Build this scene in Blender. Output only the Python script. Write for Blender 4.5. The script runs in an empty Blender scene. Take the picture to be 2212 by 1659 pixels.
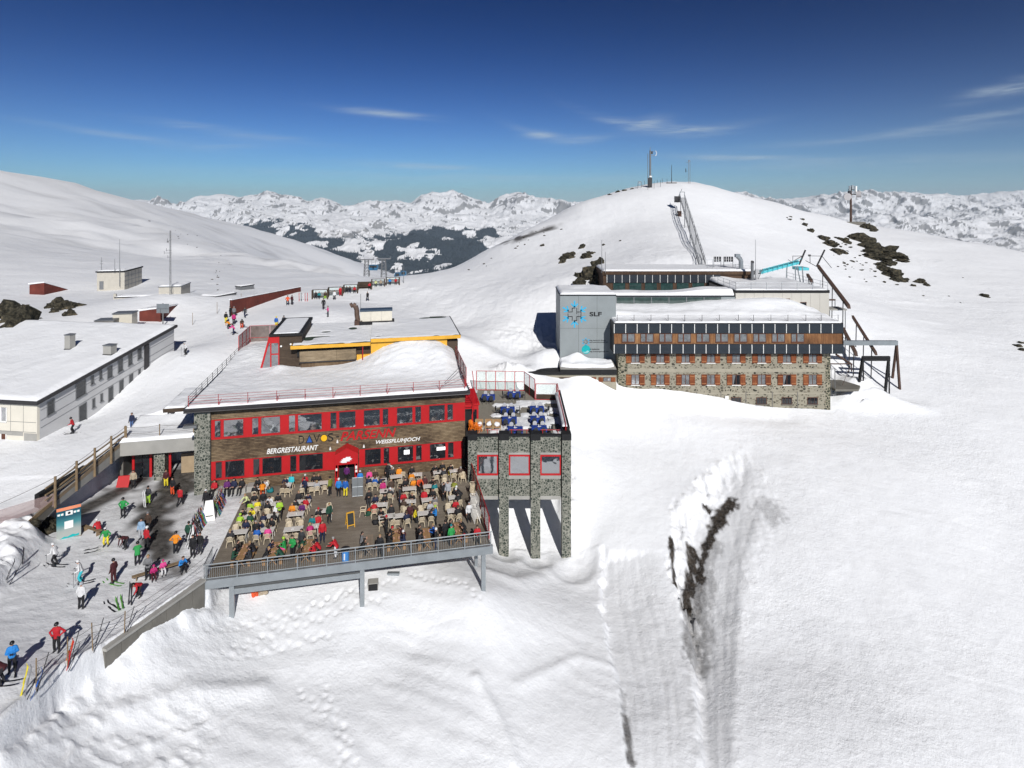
import bpy,bmesh,math,random
import numpy as np
from mathutils import Vector,Matrix
random.seed(7)
rng=np.random.default_rng(7)
sc=bpy.context.scene
col=sc.collection
R=math.radians
#  camera
F,CX,HZ,CAMZ=1280.0,1106.0,440.0,28.0
cam=bpy.data.cameras.new("camera")
cam.sensor_width=36.0
cam.lens=36.0*F/2212.0
cam.shift_y=-(829.5-HZ)/2212.0
cam.clip_start=0.5
cam.clip_end=120000.0
cam_o=bpy.data.objects.new("camera",cam)
col.objects.link(cam_o)
cam_o.location=(0,0,CAMZ)
cam_o.rotation_euler=(R(90),0,0)
sc.camera=cam_o
#  light
HAZE=0.000034
SUN_EL,SUN_AZ=33.0,163.0
SUNV=Vector((math.sin(R(SUN_AZ))*math.cos(R(SUN_EL)),math.cos(R(SUN_AZ))*math.cos(R(SUN_EL)),math.sin(R(SUN_EL))))
ld=bpy.data.lights.new("sun",'SUN')
ld.energy=4.7
ld.angle=R(0.5)
ld.color=(1.0,0.978,0.945)
lo=bpy.data.objects.new("sun",ld)
col.objects.link(lo)
lo.rotation_euler=(-SUNV).to_track_quat('-Z','Y').to_euler()
lo.location=(20,-40,90)
W=bpy.data.worlds.new("World")
sc.world=W
W.use_nodes=True
wn,wl=W.node_tree.nodes,W.node_tree.links
bg=wn["Background"]
sky=wn.new("ShaderNodeTexSky")
sky.sky_type='NISHITA'
sky.sun_disc=False
sky.sun_elevation=R(SUN_EL)
sky.sun_rotation=R(SUN_AZ)
sky.altitude=2600
sky.air_density=1.0
sky.dust_density=0.15
sky.ozone_density=4.0
bg.inputs[1].default_value=0.1
def wnode(t,**kw):
    n=wn.new(t)
    for k,v in kw.items():
        setattr(n,k,v)
    return n
def wmath(op,a,b=None,c=None):
    n=wnode("ShaderNodeMath",operation=op)
    for i,v in enumerate((a,b,c)):
        if v is None:
            continue
        if isinstance(v,(int,float)):
            n.inputs[i].default_value=v
        else:
            wl.new(v,n.inputs[i])
    return n.outputs[0]
tc=wnode("ShaderNodeTexCoord")
sep=wnode("ShaderNodeSeparateXYZ")
wl.new(tc.outputs['Generated'],sep.inputs[0])
nrm=wmath('SQRT',wmath('ADD',wmath('MULTIPLY',sep.outputs[0],sep.outputs[0]),wmath('MULTIPLY',sep.outputs[1],sep.outputs[1])))
az=wmath('ARCTAN2',sep.outputs[0],sep.outputs[1])
el=wmath('ARCTANGENT',wmath('DIVIDE',sep.outputs[2],nrm))
comb=wnode("ShaderNodeCombineXYZ")
wl.new(wmath('MULTIPLY',az,5.0),comb.inputs[0])
wl.new(wmath('MULTIPLY',el,52.0),comb.inputs[1])
cn=wnode("ShaderNodeTexNoise")
cn.inputs['Scale'].default_value=1.6
cn.inputs['Detail'].default_value=7
cn.inputs['Roughness'].default_value=0.62
cn.inputs['Distortion'].default_value=0.5
wl.new(comb.outputs[0],cn.inputs['Vector'])
fib=wnode("ShaderNodeMapRange")
fib.inputs[1].default_value,fib.inputs[2].default_value=0.40,0.64
wl.new(cn.outputs['Fac'],fib.inputs[0])
def streak(px,py,hw,hh,slope,bend,amt):
    a0=math.atan2(px-CX,F)
    e0=math.atan2(HZ-py,math.hypot(px-CX,F))
    da=hw/F*0.85
    dx=wmath('DIVIDE',wmath('SUBTRACT',az,a0),da)
    curve=wmath('MULTIPLY',wmath('MULTIPLY',dx,dx),bend/F)
    line=wmath('ADD',curve,wmath('MULTIPLY',dx,slope/F))
    dy=wmath('DIVIDE',wmath('SUBTRACT',wmath('SUBTRACT',el,e0),line),hh*.8/F)
    r2=wmath('ADD',wmath('MULTIPLY',dx,dx),wmath('MULTIPLY',dy,dy))
    return wmath('MULTIPLY',wmath('EXPONENT',wmath('MULTIPLY',r2,-1.0)),amt)
tot=None
for s in((820,244,105,9,-6,0,.5),(500,285,150,9,-12,0,.42),(250,292,120,7,-12,0,.3),(470,312,110,15,0,0,.2),(900,360,150,9,-4,0,.42),(1215,300,95,10,-8,9,.5),(1165,292,36,12,0,0,.3),(1440,280,135,13,-12,10,.7),(1400,268,42,16,8,0,.4),(1600,342,150,9,-6,0,.4),(2090,258,120,8,14,0,.36),(2185,190,70,14,10,0,.5),(1950,290,240,10,10,0,.22),(1100,385,300,10,0,0,.25),(1900,352,300,14,0,0,.2),(640,372,260,9,0,0,.15)):
    v=streak(*s)
    tot=v if tot is None else wmath('ADD',tot,v)
cfac=wmath('MINIMUM',wmath('MULTIPLY',tot,wmath('ADD',wmath('MULTIPLY',fib.outputs[0],1.0),0.28)),0.62)
s1=wnode("ShaderNodeVectorMath",operation='SCALE');s1.inputs['Scale'].default_value=0.1
wl.new(sky.outputs[0],s1.inputs[0])
gm=wnode("ShaderNodeGamma");gm.inputs[1].default_value=2.1
wl.new(s1.outputs[0],gm.inputs[0])
gam=wnode("ShaderNodeVectorMath",operation='MULTIPLY');gam.inputs[1].default_value=(0.95,6.7,8.0)
wl.new(gm.outputs[0],gam.inputs[0])
hzm=wnode("ShaderNodeMix",data_type='RGBA')
hzm.inputs['B'].default_value=(4.5,5.5,6.3,1)
wl.new(wmath('MULTIPLY',wmath('EXPONENT',wmath('MULTIPLY',wmath('ABSOLUTE',el),-13.0)),0.9),hzm.inputs['Factor'])
wl.new(gam.outputs[0],hzm.inputs['A'])
mixc=wnode("ShaderNodeMix",data_type='RGBA')
mixc.inputs['B'].default_value=(5.0,6.0,6.8,1)
wl.new(cfac,mixc.inputs['Factor'])
wl.new(hzm.outputs['Result'],mixc.inputs['A'])
wl.new(mixc.outputs['Result'],bg.inputs[0])
sc.view_settings.view_transform='Standard'
sc.view_settings.look='None'
sc.view_settings.exposure=-0.07
sc.view_settings.gamma=1.0
sc.render.engine='CYCLES'
sc.cycles.max_bounces=6
sc.cycles.diffuse_bounces=3
sc.cycles.glossy_bounces=3
sc.cycles.transmission_bounces=4
sc.cycles.use_denoising=True
#  helpers
def XY(px,depth):
    return(px-CX)/F*depth
def P(px,py,depth):
    return Vector((XY(px,depth),depth,CAMZ-(py-HZ)/F*depth))
def G(px,py,z=0.0):
    d=F*(CAMZ-z)/(py-HZ)
    return Vector((XY(px,d),d,z))
def link(o,parent=None):
    col.objects.link(o)
    if parent is not None:
        o.parent=parent
    return o
def tag(o,label=None,cat=None,group=None,kind=None):
    if label:o['label']=label
    if cat:o['category']=cat
    if group:o['group']=group
    if kind:o['kind']=kind
    return o
def thing(name,label,cat,loc=(0,0,0),rz=0.0,group=None):
    o=bpy.data.objects.new(name,None)
    o.empty_display_size=0.2
    link(o)
    o.location=loc
    o.rotation_euler=(0,0,rz)
    return tag(o,label,cat,group)
class MB:
    """collects boxes, bars, prisms into one mesh"""
    def __init__(s):
        s.v,s.f,s.m=[],[],[]
        s.mi=0
    def add(s,vs,fs):
        b=len(s.v)
        s.v+=[tuple(v)for v in vs]
        s.f+=[[i+b for i in f]for f in fs]
        s.m+=[s.mi]*len(fs)
        return s
    def box(s,x0,x1,y0,y1,z0,z1):
        return s.add([(x0,y0,z0),(x1,y0,z0),(x1,y1,z0),(x0,y1,z0),(x0,y0,z1),(x1,y0,z1),(x1,y1,z1),(x0,y1,z1)],[(0,3,2,1),(4,5,6,7),(0,1,5,4),(1,2,6,5),(2,3,7,6),(3,0,4,7)])
    def hexa(s,p):
        return s.add(p,[(0,3,2,1),(4,5,6,7),(0,1,5,4),(1,2,6,5),(2,3,7,6),(3,0,4,7)])
    def bar(s,a,b,r,n=6,r2=None):
        a,b=Vector(a),Vector(b)
        r2=r if r2 is None else r2
        d=(b-a).normalized()
        u=d.orthogonal().normalized()
        if n==4:
            up=Vector((0,0,1))if abs(d.z)<0.9 else Vector((1,0,0))
            u=(d.cross(up).normalized()+d.cross(d.cross(up)).normalized()).normalized()
        w=d.cross(u)
        vs=[]
        for c,rr in((a,r),(b,r2)):
            for k in range(n):
                t=2*math.pi*k/n
                vs.append(c+u*(rr*math.cos(t))+w*(rr*math.sin(t)))
        fs=[(k,(k+1)%n,n+(k+1)%n,n+k)for k in range(n)]
        fs+=[tuple(range(n))[::-1],tuple(range(n,2*n))]
        return s.add(vs,fs)
    def path(s,pts,r,n=5):
        for a,b in zip(pts,pts[1:]):
            s.bar(a,b,r,n)
        return s
    def prism(s,poly,z0,z1):
        n=len(poly)
        vs=[(x,y,z0)for x,y in poly]+[(x,y,z1)for x,y in poly]
        fs=[tuple(range(n))[::-1],tuple(range(n,2*n))]+[(k,(k+1)%n,n+(k+1)%n,n+k)for k in range(n)]
        return s.add(vs,fs)
    def xprism(s,poly,y0,y1):
        n=len(poly)
        vs=[(x,y0,z)for x,z in poly]+[(x,y1,z)for x,z in poly]
        fs=[tuple(range(n)),tuple(range(n,2*n))[::-1]]+[((k+1)%n,k,n+k,n+(k+1)%n)for k in range(n)]
        return s.add(vs,fs)
    def build(s,name,mat,parent=None,smooth=False,bevel=0):
        me=bpy.data.meshes.new(name)
        me.from_pydata(s.v,[],s.f)
        mats=mat if isinstance(mat,(list,tuple))else[mat]
        for m in mats:
            me.materials.append(m)
        if len(mats)>1:
            me.polygons.foreach_set('material_index',s.m)
        if smooth:
            me.polygons.foreach_set('use_smooth',[True]*len(s.f))
        bm=bmesh.new()
        bm.from_mesh(me)
        bmesh.ops.recalc_face_normals(bm,faces=bm.faces)
        if bevel:
            bmesh.ops.bevel(bm,geom=list(bm.edges),offset=bevel,segments=1,affect='EDGES',profile=0.5)
        bm.to_mesh(me)
        bm.free()
        o=bpy.data.objects.new(name,me)
        return link(o,parent)
def copy_tree(o,parent=None):
    c=o.copy()
    col.objects.link(c)
    c.parent=parent
    for ch in list(o.children):
        copy_tree(ch,c)
    return c
#  materials
def newmat(name):
    m=bpy.data.materials.new(name)
    m.use_nodes=True
    return m,m.node_tree.nodes,m.node_tree.links,m.node_tree.nodes["Principled BSDF"]
def mat(name,c,rough=0.6,metal=0.0,var=0.10,scale=2.5,bump=0.0,bscale=20,spec=0.4,coord='Object'):
    """plain colour with soft mottling so that no surface is perfectly even"""
    m,n,l,b=newmat(name)
    b.inputs['Roughness'].default_value=rough
    b.inputs['Metallic'].default_value=metal
    b.inputs['Specular IOR Level'].default_value=spec
    t=n.new("ShaderNodeTexCoord")
    no=n.new("ShaderNodeTexNoise")
    no.inputs['Scale'].default_value=scale
    no.inputs['Detail'].default_value=5
    l.new(t.outputs[coord],no.inputs['Vector'])
    mx=n.new("ShaderNodeMix");mx.data_type='RGBA'
    mx.inputs['A'].default_value=tuple(max(0,v*(1-2*var))for v in c)+(1,)
    mx.inputs['B'].default_value=tuple(min(1,v*(1+2*var))for v in c)+(1,)
    l.new(no.outputs['Fac'],mx.inputs['Factor'])
    l.new(mx.outputs['Result'],b.inputs['Base Color'])
    if bump:
        n2=n.new("ShaderNodeTexNoise");n2.inputs['Scale'].default_value=bscale;n2.inputs['Detail'].default_value=6
        l.new(t.outputs[coord],n2.inputs['Vector'])
        bp=n.new("ShaderNodeBump");bp.inputs['Strength'].default_value=bump;bp.inputs['Distance'].default_value=0.05
        l.new(n2.outputs['Fac'],bp.inputs['Height'])
        l.new(bp.outputs[0],b.inputs['Normal'])
    return m
def ramp(n,stops):
    r=n.new("ShaderNodeValToRGB")
    e=r.color_ramp.elements
    while len(e)>1:e.remove(e[-1])
    e[0].position,e[0].color=stops[0][0],tuple(stops[0][1])+(1,)
    for p,c in stops[1:]:
        x=e.new(p);x.color=tuple(c)+(1,)
    return r
def planks(name,stops,axis='Z',pitch=0.16,gap=0.12,rough=0.75,along=0.6):
    """weathered boards: course index along `axis`, each course with its own tone, dark joints"""
    m,n,l,b=newmat(name)
    b.inputs['Roughness'].default_value=rough
    b.inputs['Specular IOR Level'].default_value=0.25
    t=n.new("ShaderNodeTexCoord")
    s=n.new("ShaderNodeSeparateXYZ");l.new(t.outputs['Object'],s.inputs[0])
    dv=n.new("ShaderNodeMath");dv.operation='DIVIDE';dv.inputs[1].default_value=pitch
    l.new(s.outputs[axis],dv.inputs[0])
    fl=n.new("ShaderNodeMath");fl.operation='FLOOR';l.new(dv.outputs[0],fl.inputs[0])
    fr=n.new("ShaderNodeMath");fr.operation='FRACT';l.new(dv.outputs[0],fr.inputs[0])
    cb=n.new("ShaderNodeCombineXYZ")
    k=n.new("ShaderNodeMath");k.operation='MULTIPLY';k.inputs[1].default_value=along
    l.new(s.outputs['X' if axis!='X' else 'Y'],k.inputs[0])
    l.new(k.outputs[0],cb.inputs[0])
    k2=n.new("ShaderNodeMath");k2.operation='MULTIPLY';k2.inputs[1].default_value=7.31
    l.new(fl.outputs[0],k2.inputs[0]);l.new(k2.outputs[0],cb.inputs[1])
    k3=n.new("ShaderNodeMath");k3.operation='MULTIPLY';k3.inputs[1].default_value=along
    l.new(s.outputs['Y' if axis=='Z' else 'Z'],k3.inputs[0]);l.new(k3.outputs[0],cb.inputs[2])
    no=n.new("ShaderNodeTexNoise");no.inputs['Scale'].default_value=1.0;no.inputs['Detail'].default_value=6;no.inputs['Roughness'].default_value=0.7
    l.new(cb.outputs[0],no.inputs['Vector'])
    n2=n.new("ShaderNodeTexNoise");n2.inputs['Scale'].default_value=0.35;n2.inputs['Detail'].default_value=3
    l.new(t.outputs['Object'],n2.inputs['Vector'])
    ad=n.new("ShaderNodeMath");ad.operation='ADD'
    l.new(no.outputs['Fac'],ad.inputs[0]);l.new(n2.outputs['Fac'],ad.inputs[1])
    hf=n.new("ShaderNodeMath");hf.operation='MULTIPLY';hf.inputs[1].default_value=0.5;l.new(ad.outputs[0],hf.inputs[0])
    r=ramp(n,stops);l.new(hf.outputs[0],r.inputs[0])
    lt=n.new("ShaderNodeMath");lt.operation='LESS_THAN';lt.inputs[1].default_value=gap;l.new(fr.outputs[0],lt.inputs[0])
    mx=n.new("ShaderNodeMix");mx.data_type='RGBA';mx.inputs['B'].default_value=(0.012,0.009,0.007,1)
    fm=n.new("ShaderNodeMath");fm.operation='MULTIPLY';fm.inputs[1].default_value=0.85;l.new(lt.outputs[0],fm.inputs[0])
    l.new(fm.outputs[0],mx.inputs['Factor']);l.new(r.outputs[0],mx.inputs['A'])
    l.new(mx.outputs['Result'],b.inputs['Base Color'])
    bp=n.new("ShaderNodeBump");bp.inputs['Strength'].default_value=0.5;bp.inputs['Distance'].default_value=0.03
    inv=n.new("ShaderNodeMath");inv.operation='SUBTRACT';inv.inputs[0].default_value=1.0;l.new(lt.outputs[0],inv.inputs[1])
    l.new(inv.outputs[0],bp.inputs['Height']);l.new(bp.outputs[0],b.inputs['Normal'])
    return m
def rubble(name,mortar,stones,scale=2.2,grout=0.10,amount=1.0,stretch=1.0):
    """field stones set in pale mortar"""
    m,n,l,b=newmat(name)
    b.inputs['Roughness'].default_value=0.9
    b.inputs['Specular IOR Level'].default_value=0.2
    t=n.new("ShaderNodeTexCoord")
    mp=n.new("ShaderNodeMapping");mp.inputs['Scale'].default_value=(1,1,stretch)
    l.new(t.outputs['Object'],mp.inputs[0])
    wz=n.new("ShaderNodeTexNoise");wz.inputs['Scale'].default_value=1.4
    l.new(mp.outputs[0],wz.inputs['Vector'])
    mv=n.new("ShaderNodeMix");mv.data_type='RGBA';mv.inputs['Factor'].default_value=0.12
    l.new(mp.outputs[0],mv.inputs['A']);l.new(wz.outputs['Color'],mv.inputs['B'])
    v=n.new("ShaderNodeTexVoronoi");v.feature='DISTANCE_TO_EDGE';v.inputs['Scale'].default_value=scale
    v2=n.new("ShaderNodeTexVoronoi");v2.feature='F1';v2.inputs['Scale'].default_value=scale
    l.new(mv.outputs['Result'],v.inputs['Vector']);l.new(mv.outputs['Result'],v2.inputs['Vector'])
    sp=n.new("ShaderNodeSeparateColor");l.new(v2.outputs['Color'],sp.inputs[0])
    r=ramp(n,stones);l.new(sp.outputs[0],r.inputs[0])
    th=n.new("ShaderNodeMapRange");th.inputs[1].default_value=grout*0.8;th.inputs[2].default_value=grout*1.25
    l.new(v.outputs['Distance'],th.inputs[0])
    lt=n.new("ShaderNodeMath");lt.operation='LESS_THAN';lt.inputs[1].default_value=amount;l.new(sp.outputs[1],lt.inputs[0])
    mu=n.new("ShaderNodeMath");mu.operation='MULTIPLY';l.new(th.outputs[0],mu.inputs[0]);l.new(lt.outputs[0],mu.inputs[1])
    nz=n.new("ShaderNodeTexNoise");nz.inputs['Scale'].default_value=0.8;nz.inputs['Detail'].default_value=7
    l.new(t.outputs['Object'],nz.inputs['Vector'])
    mm=n.new("ShaderNodeMix");mm.data_type='RGBA'
    mm.inputs['A'].default_value=tuple(c*0.72 for c in mortar)+(1,);mm.inputs['B'].default_value=tuple(min(1,c*1.25)for c in mortar)+(1,)
    l.new(nz.outputs['Fac'],mm.inputs['Factor'])
    mx=n.new("ShaderNodeMix");mx.data_type='RGBA'
    l.new(mu.outputs[0],mx.inputs['Factor']);l.new(mm.outputs['Result'],mx.inputs['A']);l.new(r.outputs[0],mx.inputs['B'])
    l.new(mx.outputs['Result'],b.inputs['Base Color'])
    bp=n.new("ShaderNodeBump");bp.inputs['Strength'].default_value=0.7;bp.inputs['Distance'].default_value=0.05
    l.new(v.outputs['Distance'],bp.inputs['Height']);l.new(bp.outputs[0],b.inputs['Normal'])
    return m
def glass(name,c=(0.02,0.025,0.03),rough=0.03,wob=0.0):
    """window pane: dark room behind, mirror-like surface with the slight waviness of real panes"""
    m,n,l,b=newmat(name)
    b.inputs['Base Color'].default_value=tuple(c)+(1,)
    b.inputs['Roughness'].default_value=rough
    b.inputs['Specular IOR Level'].default_value=0.9
    t=n.new("ShaderNodeTexCoord")
    no=n.new("ShaderNodeTexNoise");no.inputs['Scale'].default_value=0.9;no.inputs['Detail'].default_value=2
    l.new(t.outputs['Object'],no.inputs['Vector'])
    bp=n.new("ShaderNodeBump");bp.inputs['Strength'].default_value=0.25+wob;bp.inputs['Distance'].default_value=0.03
    l.new(no.outputs['Fac'],bp.inputs['Height']);l.new(bp.outputs[0],b.inputs['Normal'])
    mx=n.new("ShaderNodeMix");mx.data_type='RGBA'
    mx.inputs['A'].default_value=tuple(v*0.4 for v in c)+(1,);mx.inputs['B'].default_value=tuple(v*2.2 for v in c)+(1,)
    n3=n.new("ShaderNodeTexNoise");n3.inputs['Scale'].default_value=1.7;n3.inputs['Detail'].default_value=3
    l.new(t.outputs['Object'],n3.inputs['Vector'])
    l.new(n3.outputs['Fac'],mx.inputs['Factor']);l.new(mx.outputs['Result'],b.inputs['Base Color'])
    return m
_perm=np.random.default_rng(3).integers(0,2**31,4096)
def _h(ix,iy,s):
    return(_perm[(_perm[(ix+s*57)&4095]+iy*131)&4095]&0xffff)/65535.0
def vnoise(x,y,s=0):
    x=np.asarray(x,float);y=np.asarray(y,float)
    ix,iy=np.floor(x).astype(np.int64),np.floor(y).astype(np.int64)
    fx,fy=x-ix,y-iy
    fx=fx*fx*fx*(fx*(fx*6-15)+10);fy=fy*fy*fy*(fy*(fy*6-15)+10)
    a,b_,c,d=_h(ix,iy,s),_h(ix+1,iy,s),_h(ix,iy+1,s),_h(ix+1,iy+1,s)
    return(a*(1-fx)+b_*fx)*(1-fy)+(c*(1-fx)+d*fx)*fy*1.0 if False else(a+(b_-a)*fx)*(1-fy)+(c+(d-c)*fx)*fy
def fbm(x,y,oct=5,s=0,gain=0.5):
    t,a,n=0,1.0,0
    for k in range(oct):
        t=t+a*(vnoise(x*2**k+13.7*k,y*2**k-7.1*k,s+k)*2-1);n+=a;a*=gain
    return t/n
def ridged(x,y,oct=6,s=0,gain=0.55):
    t,a,n=0,1.0,0
    for k in range(oct):
        v=1-np.abs(vnoise(x*2**k+3.3*k,y*2**k+9.2*k,s+k)*2-1)
        t=t+a*v*v;n+=a;a*=gain
    return t/n
def sstep(a,b,x):
    t=np.clip((np.asarray(x,float)-a)/(b-a),0,1)
    return t*t*(3-2*t)
def poly_sd(x,y,poly):
    """signed distance to a polygon (negative inside)"""
    x=np.asarray(x,float);y=np.asarray(y,float)
    d=np.full(x.shape,1e18);ins=np.zeros(x.shape,bool)
    n=len(poly)
    for i in range(n):
        ax,ay=poly[i];bx,by=poly[(i+1)%n]
        ex,ey=bx-ax,by-ay
        t=np.clip(((x-ax)*ex+(y-ay)*ey)/(ex*ex+ey*ey+1e-12),0,1)
        d=np.minimum(d,(x-ax-t*ex)**2+(y-ay-t*ey)**2)
        c=((ay>y)!=(by>y))&(x<(bx-ax)*(y-ay)/((by-ay)if by!=ay else 1e-12)+ax)
        ins^=c
    d=np.sqrt(d)
    return np.where(ins,-d,d)
def grid_mesh(name,X,Y,Z,mat_,attrs=None,smooth=True,parent=None):
    ny,nx=X.shape
    me=bpy.data.meshes.new(name)
    idx=np.arange(nx*ny).reshape(ny,nx)
    quads=np.stack([idx[:-1,:-1],idx[:-1,1:],idx[1:,1:],idx[1:,:-1]],-1).reshape(-1,4)
    me.vertices.add(nx*ny)
    me.vertices.foreach_set('co',np.stack([X,Y,Z],-1).astype(np.float32).ravel())
    me.loops.add(quads.size)
    me.loops.foreach_set('vertex_index',quads.astype(np.int32).ravel())
    me.polygons.add(len(quads))
    me.polygons.foreach_set('loop_start',np.arange(0,quads.size,4,dtype=np.int32))
    me.polygons.foreach_set('use_smooth',[smooth]*len(quads))
    me.update(calc_edges=True)
    for k,v in(attrs or{}).items():
        a=me.attributes.new(k,'FLOAT','POINT')
        a.data.foreach_set('value',np.asarray(v,np.float32).ravel())
    me.materials.append(mat_)
    o=bpy.data.objects.new(name,me)
    return link(o,parent)
#  terrain shape
RO=Vector((-30.5,57.3,0));RYAW=R(12.0)
UX,UY=math.cos(RYAW),math.sin(RYAW)
def RL(u,v,z=0.0):
    return Vector((RO.x+UX*u-UY*v,RO.y+UY*u+UX*v,z))
class TPS:
    def __init__(s,pts,lam=0.0,sc_=60.0):
        p=np.array([(q[0],q[1])for q in pts],float)/sc_
        z=np.array([q[2]for q in pts],float)
        n=len(p);s.p,s.sc=p,sc_
        K=s.k(((p[:,None,:]-p[None,:,:])**2).sum(-1))+np.eye(n)*lam
        A=np.zeros((n+3,n+3));A[:n,:n]=K
        A[:n,n]=1;A[:n,n+1:]=p;A[n:,:n]=A[:n,n:].T
        s.w=np.linalg.solve(A,np.concatenate([z,np.zeros(3)]))
    @staticmethod
    def k(r2):
        return 0.5*r2*np.log(r2+1e-12)
    def __call__(s,x,y):
        sh=np.shape(x)
        x=np.ravel(np.asarray(x,float))/s.sc;y=np.ravel(np.asarray(y,float))/s.sc
        out=np.empty(len(x));n=len(s.p)
        for i in range(0,len(x),20000):
            a,b=x[i:i+20000],y[i:i+20000]
            r2=(a[:,None]-s.p[:,0])**2+(b[:,None]-s.p[:,1])**2
            out[i:i+20000]=s.k(r2)@s.w[:n]+s.w[n]+s.w[n+1]*a+s.w[n+2]*b
        return out.reshape(sh)
_m=[(0,1659,29.3),(150,1580,33),(300,1500,36.5),(235,1420,37.5),(300,1380,39),(400,1335,42),(500,1340,44.5),(300,1659,33),(600,1600,36.5),(600,1450,41.5),(780,1320,46.3),(900,1400,44.5),(1000,1290,48),(1045,1292,48),(900,1500,40.5),(900,1659,36),(1106,1659,37),(1150,1400,46),(1150,1250,55),(1088,1190,60),(1155,1193,60),(1226,1205,60.2),(1167,1083,66),(1300,1160,61),(1300,1000,70),(1300,900,78),(1215,824,80.3),(1280,826,80.3),(1328,832,81.4),(1143,828,79.5),(1150,797,82),(1200,794,83),(1175,765,86.5),(1110,800,81),(1215,850,77.5),(1335,830,82),(1420,838,82),(1500,850,82),(1600,868,82),(1700,880,82),(1793,886,82),(1900,882,82.5),(1700,1200,57),(1500,1200,58),(1500,1400,48.5),(1700,1400,48.5),(1500,1659,38.5),(1900,1659,39),(2212,1659,40),(2450,1659,41),(2212,1400,49),(2212,1200,59),(2212,1000,72),(1950,1000,71),(1700,1000,70),(2212,900,81),(2212,800,93),(2212,700,112),(2212,620,135),(2212,545,170),(1960,880,82.5),(1950,800,92),(1950,700,108),(1900,640,125),(1850,560,150),(1950,540,165),(1850,490,190),(2000,512,182),(2100,525,176),(1470,397,190),(1400,403,188),(1330,418,183),(1250,440,178),(1200,470,172),(1150,490,168),(1050,540,158),(1000,570,150),(940,588,145),(870,597,140),(1540,408,190),(1600,425,190),(1700,455,190),(1780,472,190),(1470,450,165),(1470,500,140),(1500,560,114),(1300,500,150),(1300,560,125),(1250,600,112),(1200,640,105),(1150,600,118),(1100,650,105),(1050,600,125),(1650,520,150),(1650,580,125),(1750,550,145),(1200,740,93),(1150,760,90),(1100,700,97),(1050,740,90),(1000,700,100),(1120,800,84),(400,767,77),(155,935,63),(187.5,908,66.9),(264,845,71.9),(319,794,76),(369,758,80.5),(140,925,64),(285,925,62),(374,898,63),(95,962,60),(488,698,93),(700,672,96),(793,648,112),(622,660,104),(760,632,116),(860,605,128),(560,640,112),(373,760,81),(262,625,130),(368,640,105),(330,690,95),(230,690,92),(60,720,84),(0,740,80),(0,690,95),(115,635,125),(0,620,130),(480,640,115),(430,590,160),(560,600,170),(600,580,260),(680,590,200),(760,598,170),(0,372,520),(100,398,540),(200,425,560),(270,440,580),(0,450,380),(0,530,230),(150,480,380),(150,550,230),(330,475,560),(420,505,520),(450,525,480),(520,545,430),(300,540,330),(400,560,300),(620,565,400),(720,584,330),(0,1000,57),(0,1080,52),(0,1150,47),(40,1060,53),(-200,1000,57),(-200,1200,44)]
_w=[(-22.3,43,-2.3),(-23.1,41,-1.7),(-24.0,38.5,-.9),(-15,52,-3),(-15,57,-2.2),(-22,52,-2.4),(-6,55,-4.5),(0,68,-4.0),(0,79,3.0),(-20,70,0),(-12,72,2),(-22,82,7.6),(-10,86,7.6),(-27,84,7.8),(0,300,-30),(0,600,-150),(100,420,-60),(200,300,-15),(-100,900,-170),(-360,760,-10),(-300,1000,-60),(-620,520,80),(-800,800,60),(260,190,12),(260,300,-30),(260,100,2),(260,40,-12),(150,20,-18),(0,12,-22),(-50,12,-6),(-100,40,8),(-110,70,9.5),(-150,120,13),(-250,200,24),(-500,300,70),(60,290,-2),(110,240,6),(20,240,4),(-60,12,0),(-900,300,120),(400,600,-140),(900,300,-60),(900,900,-250),(-900,1100,20)]
_back=[tuple(P(x,y+16,d*1.16))for x,y,d in _m if(x,y,d)in((1470,397,190),(1400,403,188),(1330,418,183),(1250,440,178),(1200,470,172),(1150,490,168),(1050,540,158),(1000,570,150),(940,588,145),(870,597,140),(1540,408,190),(1600,425,190),(1700,455,190),(1780,472,190),(1850,490,190),(2000,512,182),(2100,525,176),(2212,545,170))]
M_FIELD=TPS([tuple(P(*q))for q in _m]+_back+_w,lam=1e-4)
_pl=[tuple(G(450,1245,0)),(-26.4,60.3,0),(-37.5,60,0.05),(-33,57,0),tuple(P(122,1410,35.5)),tuple(P(25,1462,32.5)),(-25.4,29.0,1.5),(-35.5,43.7,0.9),(-35,48,0.4),(-34,40,1.2),(-25,37,0.35),(-24,41,0.15),(-30,50,0.05),(-29,45,0.25),(-28,25,2.4),(-40,30,3)]
P_FIELD=TPS(_pl,lam=1e-3)
PLAZA=[tuple(RL(5.2,0.5))[:2],tuple(RL(5.0,-14.3))[:2],(-22.95,43.9),(-25.2,37.0),(-25.9,34.0),(-25.7,31.0),(-25.6,28.0),(-26.5,18),(-50,18),(-38.5,34),(-35.6,40.5),(-36.4,43.7),(-37.4,47),(-40.2,49.8),(-40.2,58.3),(-40.2,64.0),(-29,66.0)]
def H0(x,y):
    x=np.asarray(x,float);y=np.asarray(y,float)
    m=M_FIELD(x,y)
    p=P_FIELD(x,y)
    near=(x>-60)&(x<-18)&(y>15)&(y<70)
    sd=np.full(x.shape,99.0)
    if near.any():
        sd[near]=poly_sd(x[near],y[near],PLAZA)
    soft=np.where((x<-34.0)&(y<48.5),1.3,0.16)
    k=sstep(soft,-soft,sd)
    return m*(1-k)+p*k
def h0(x,y):
    return float(H0(np.array([x]),np.array([y]))[0])
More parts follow.
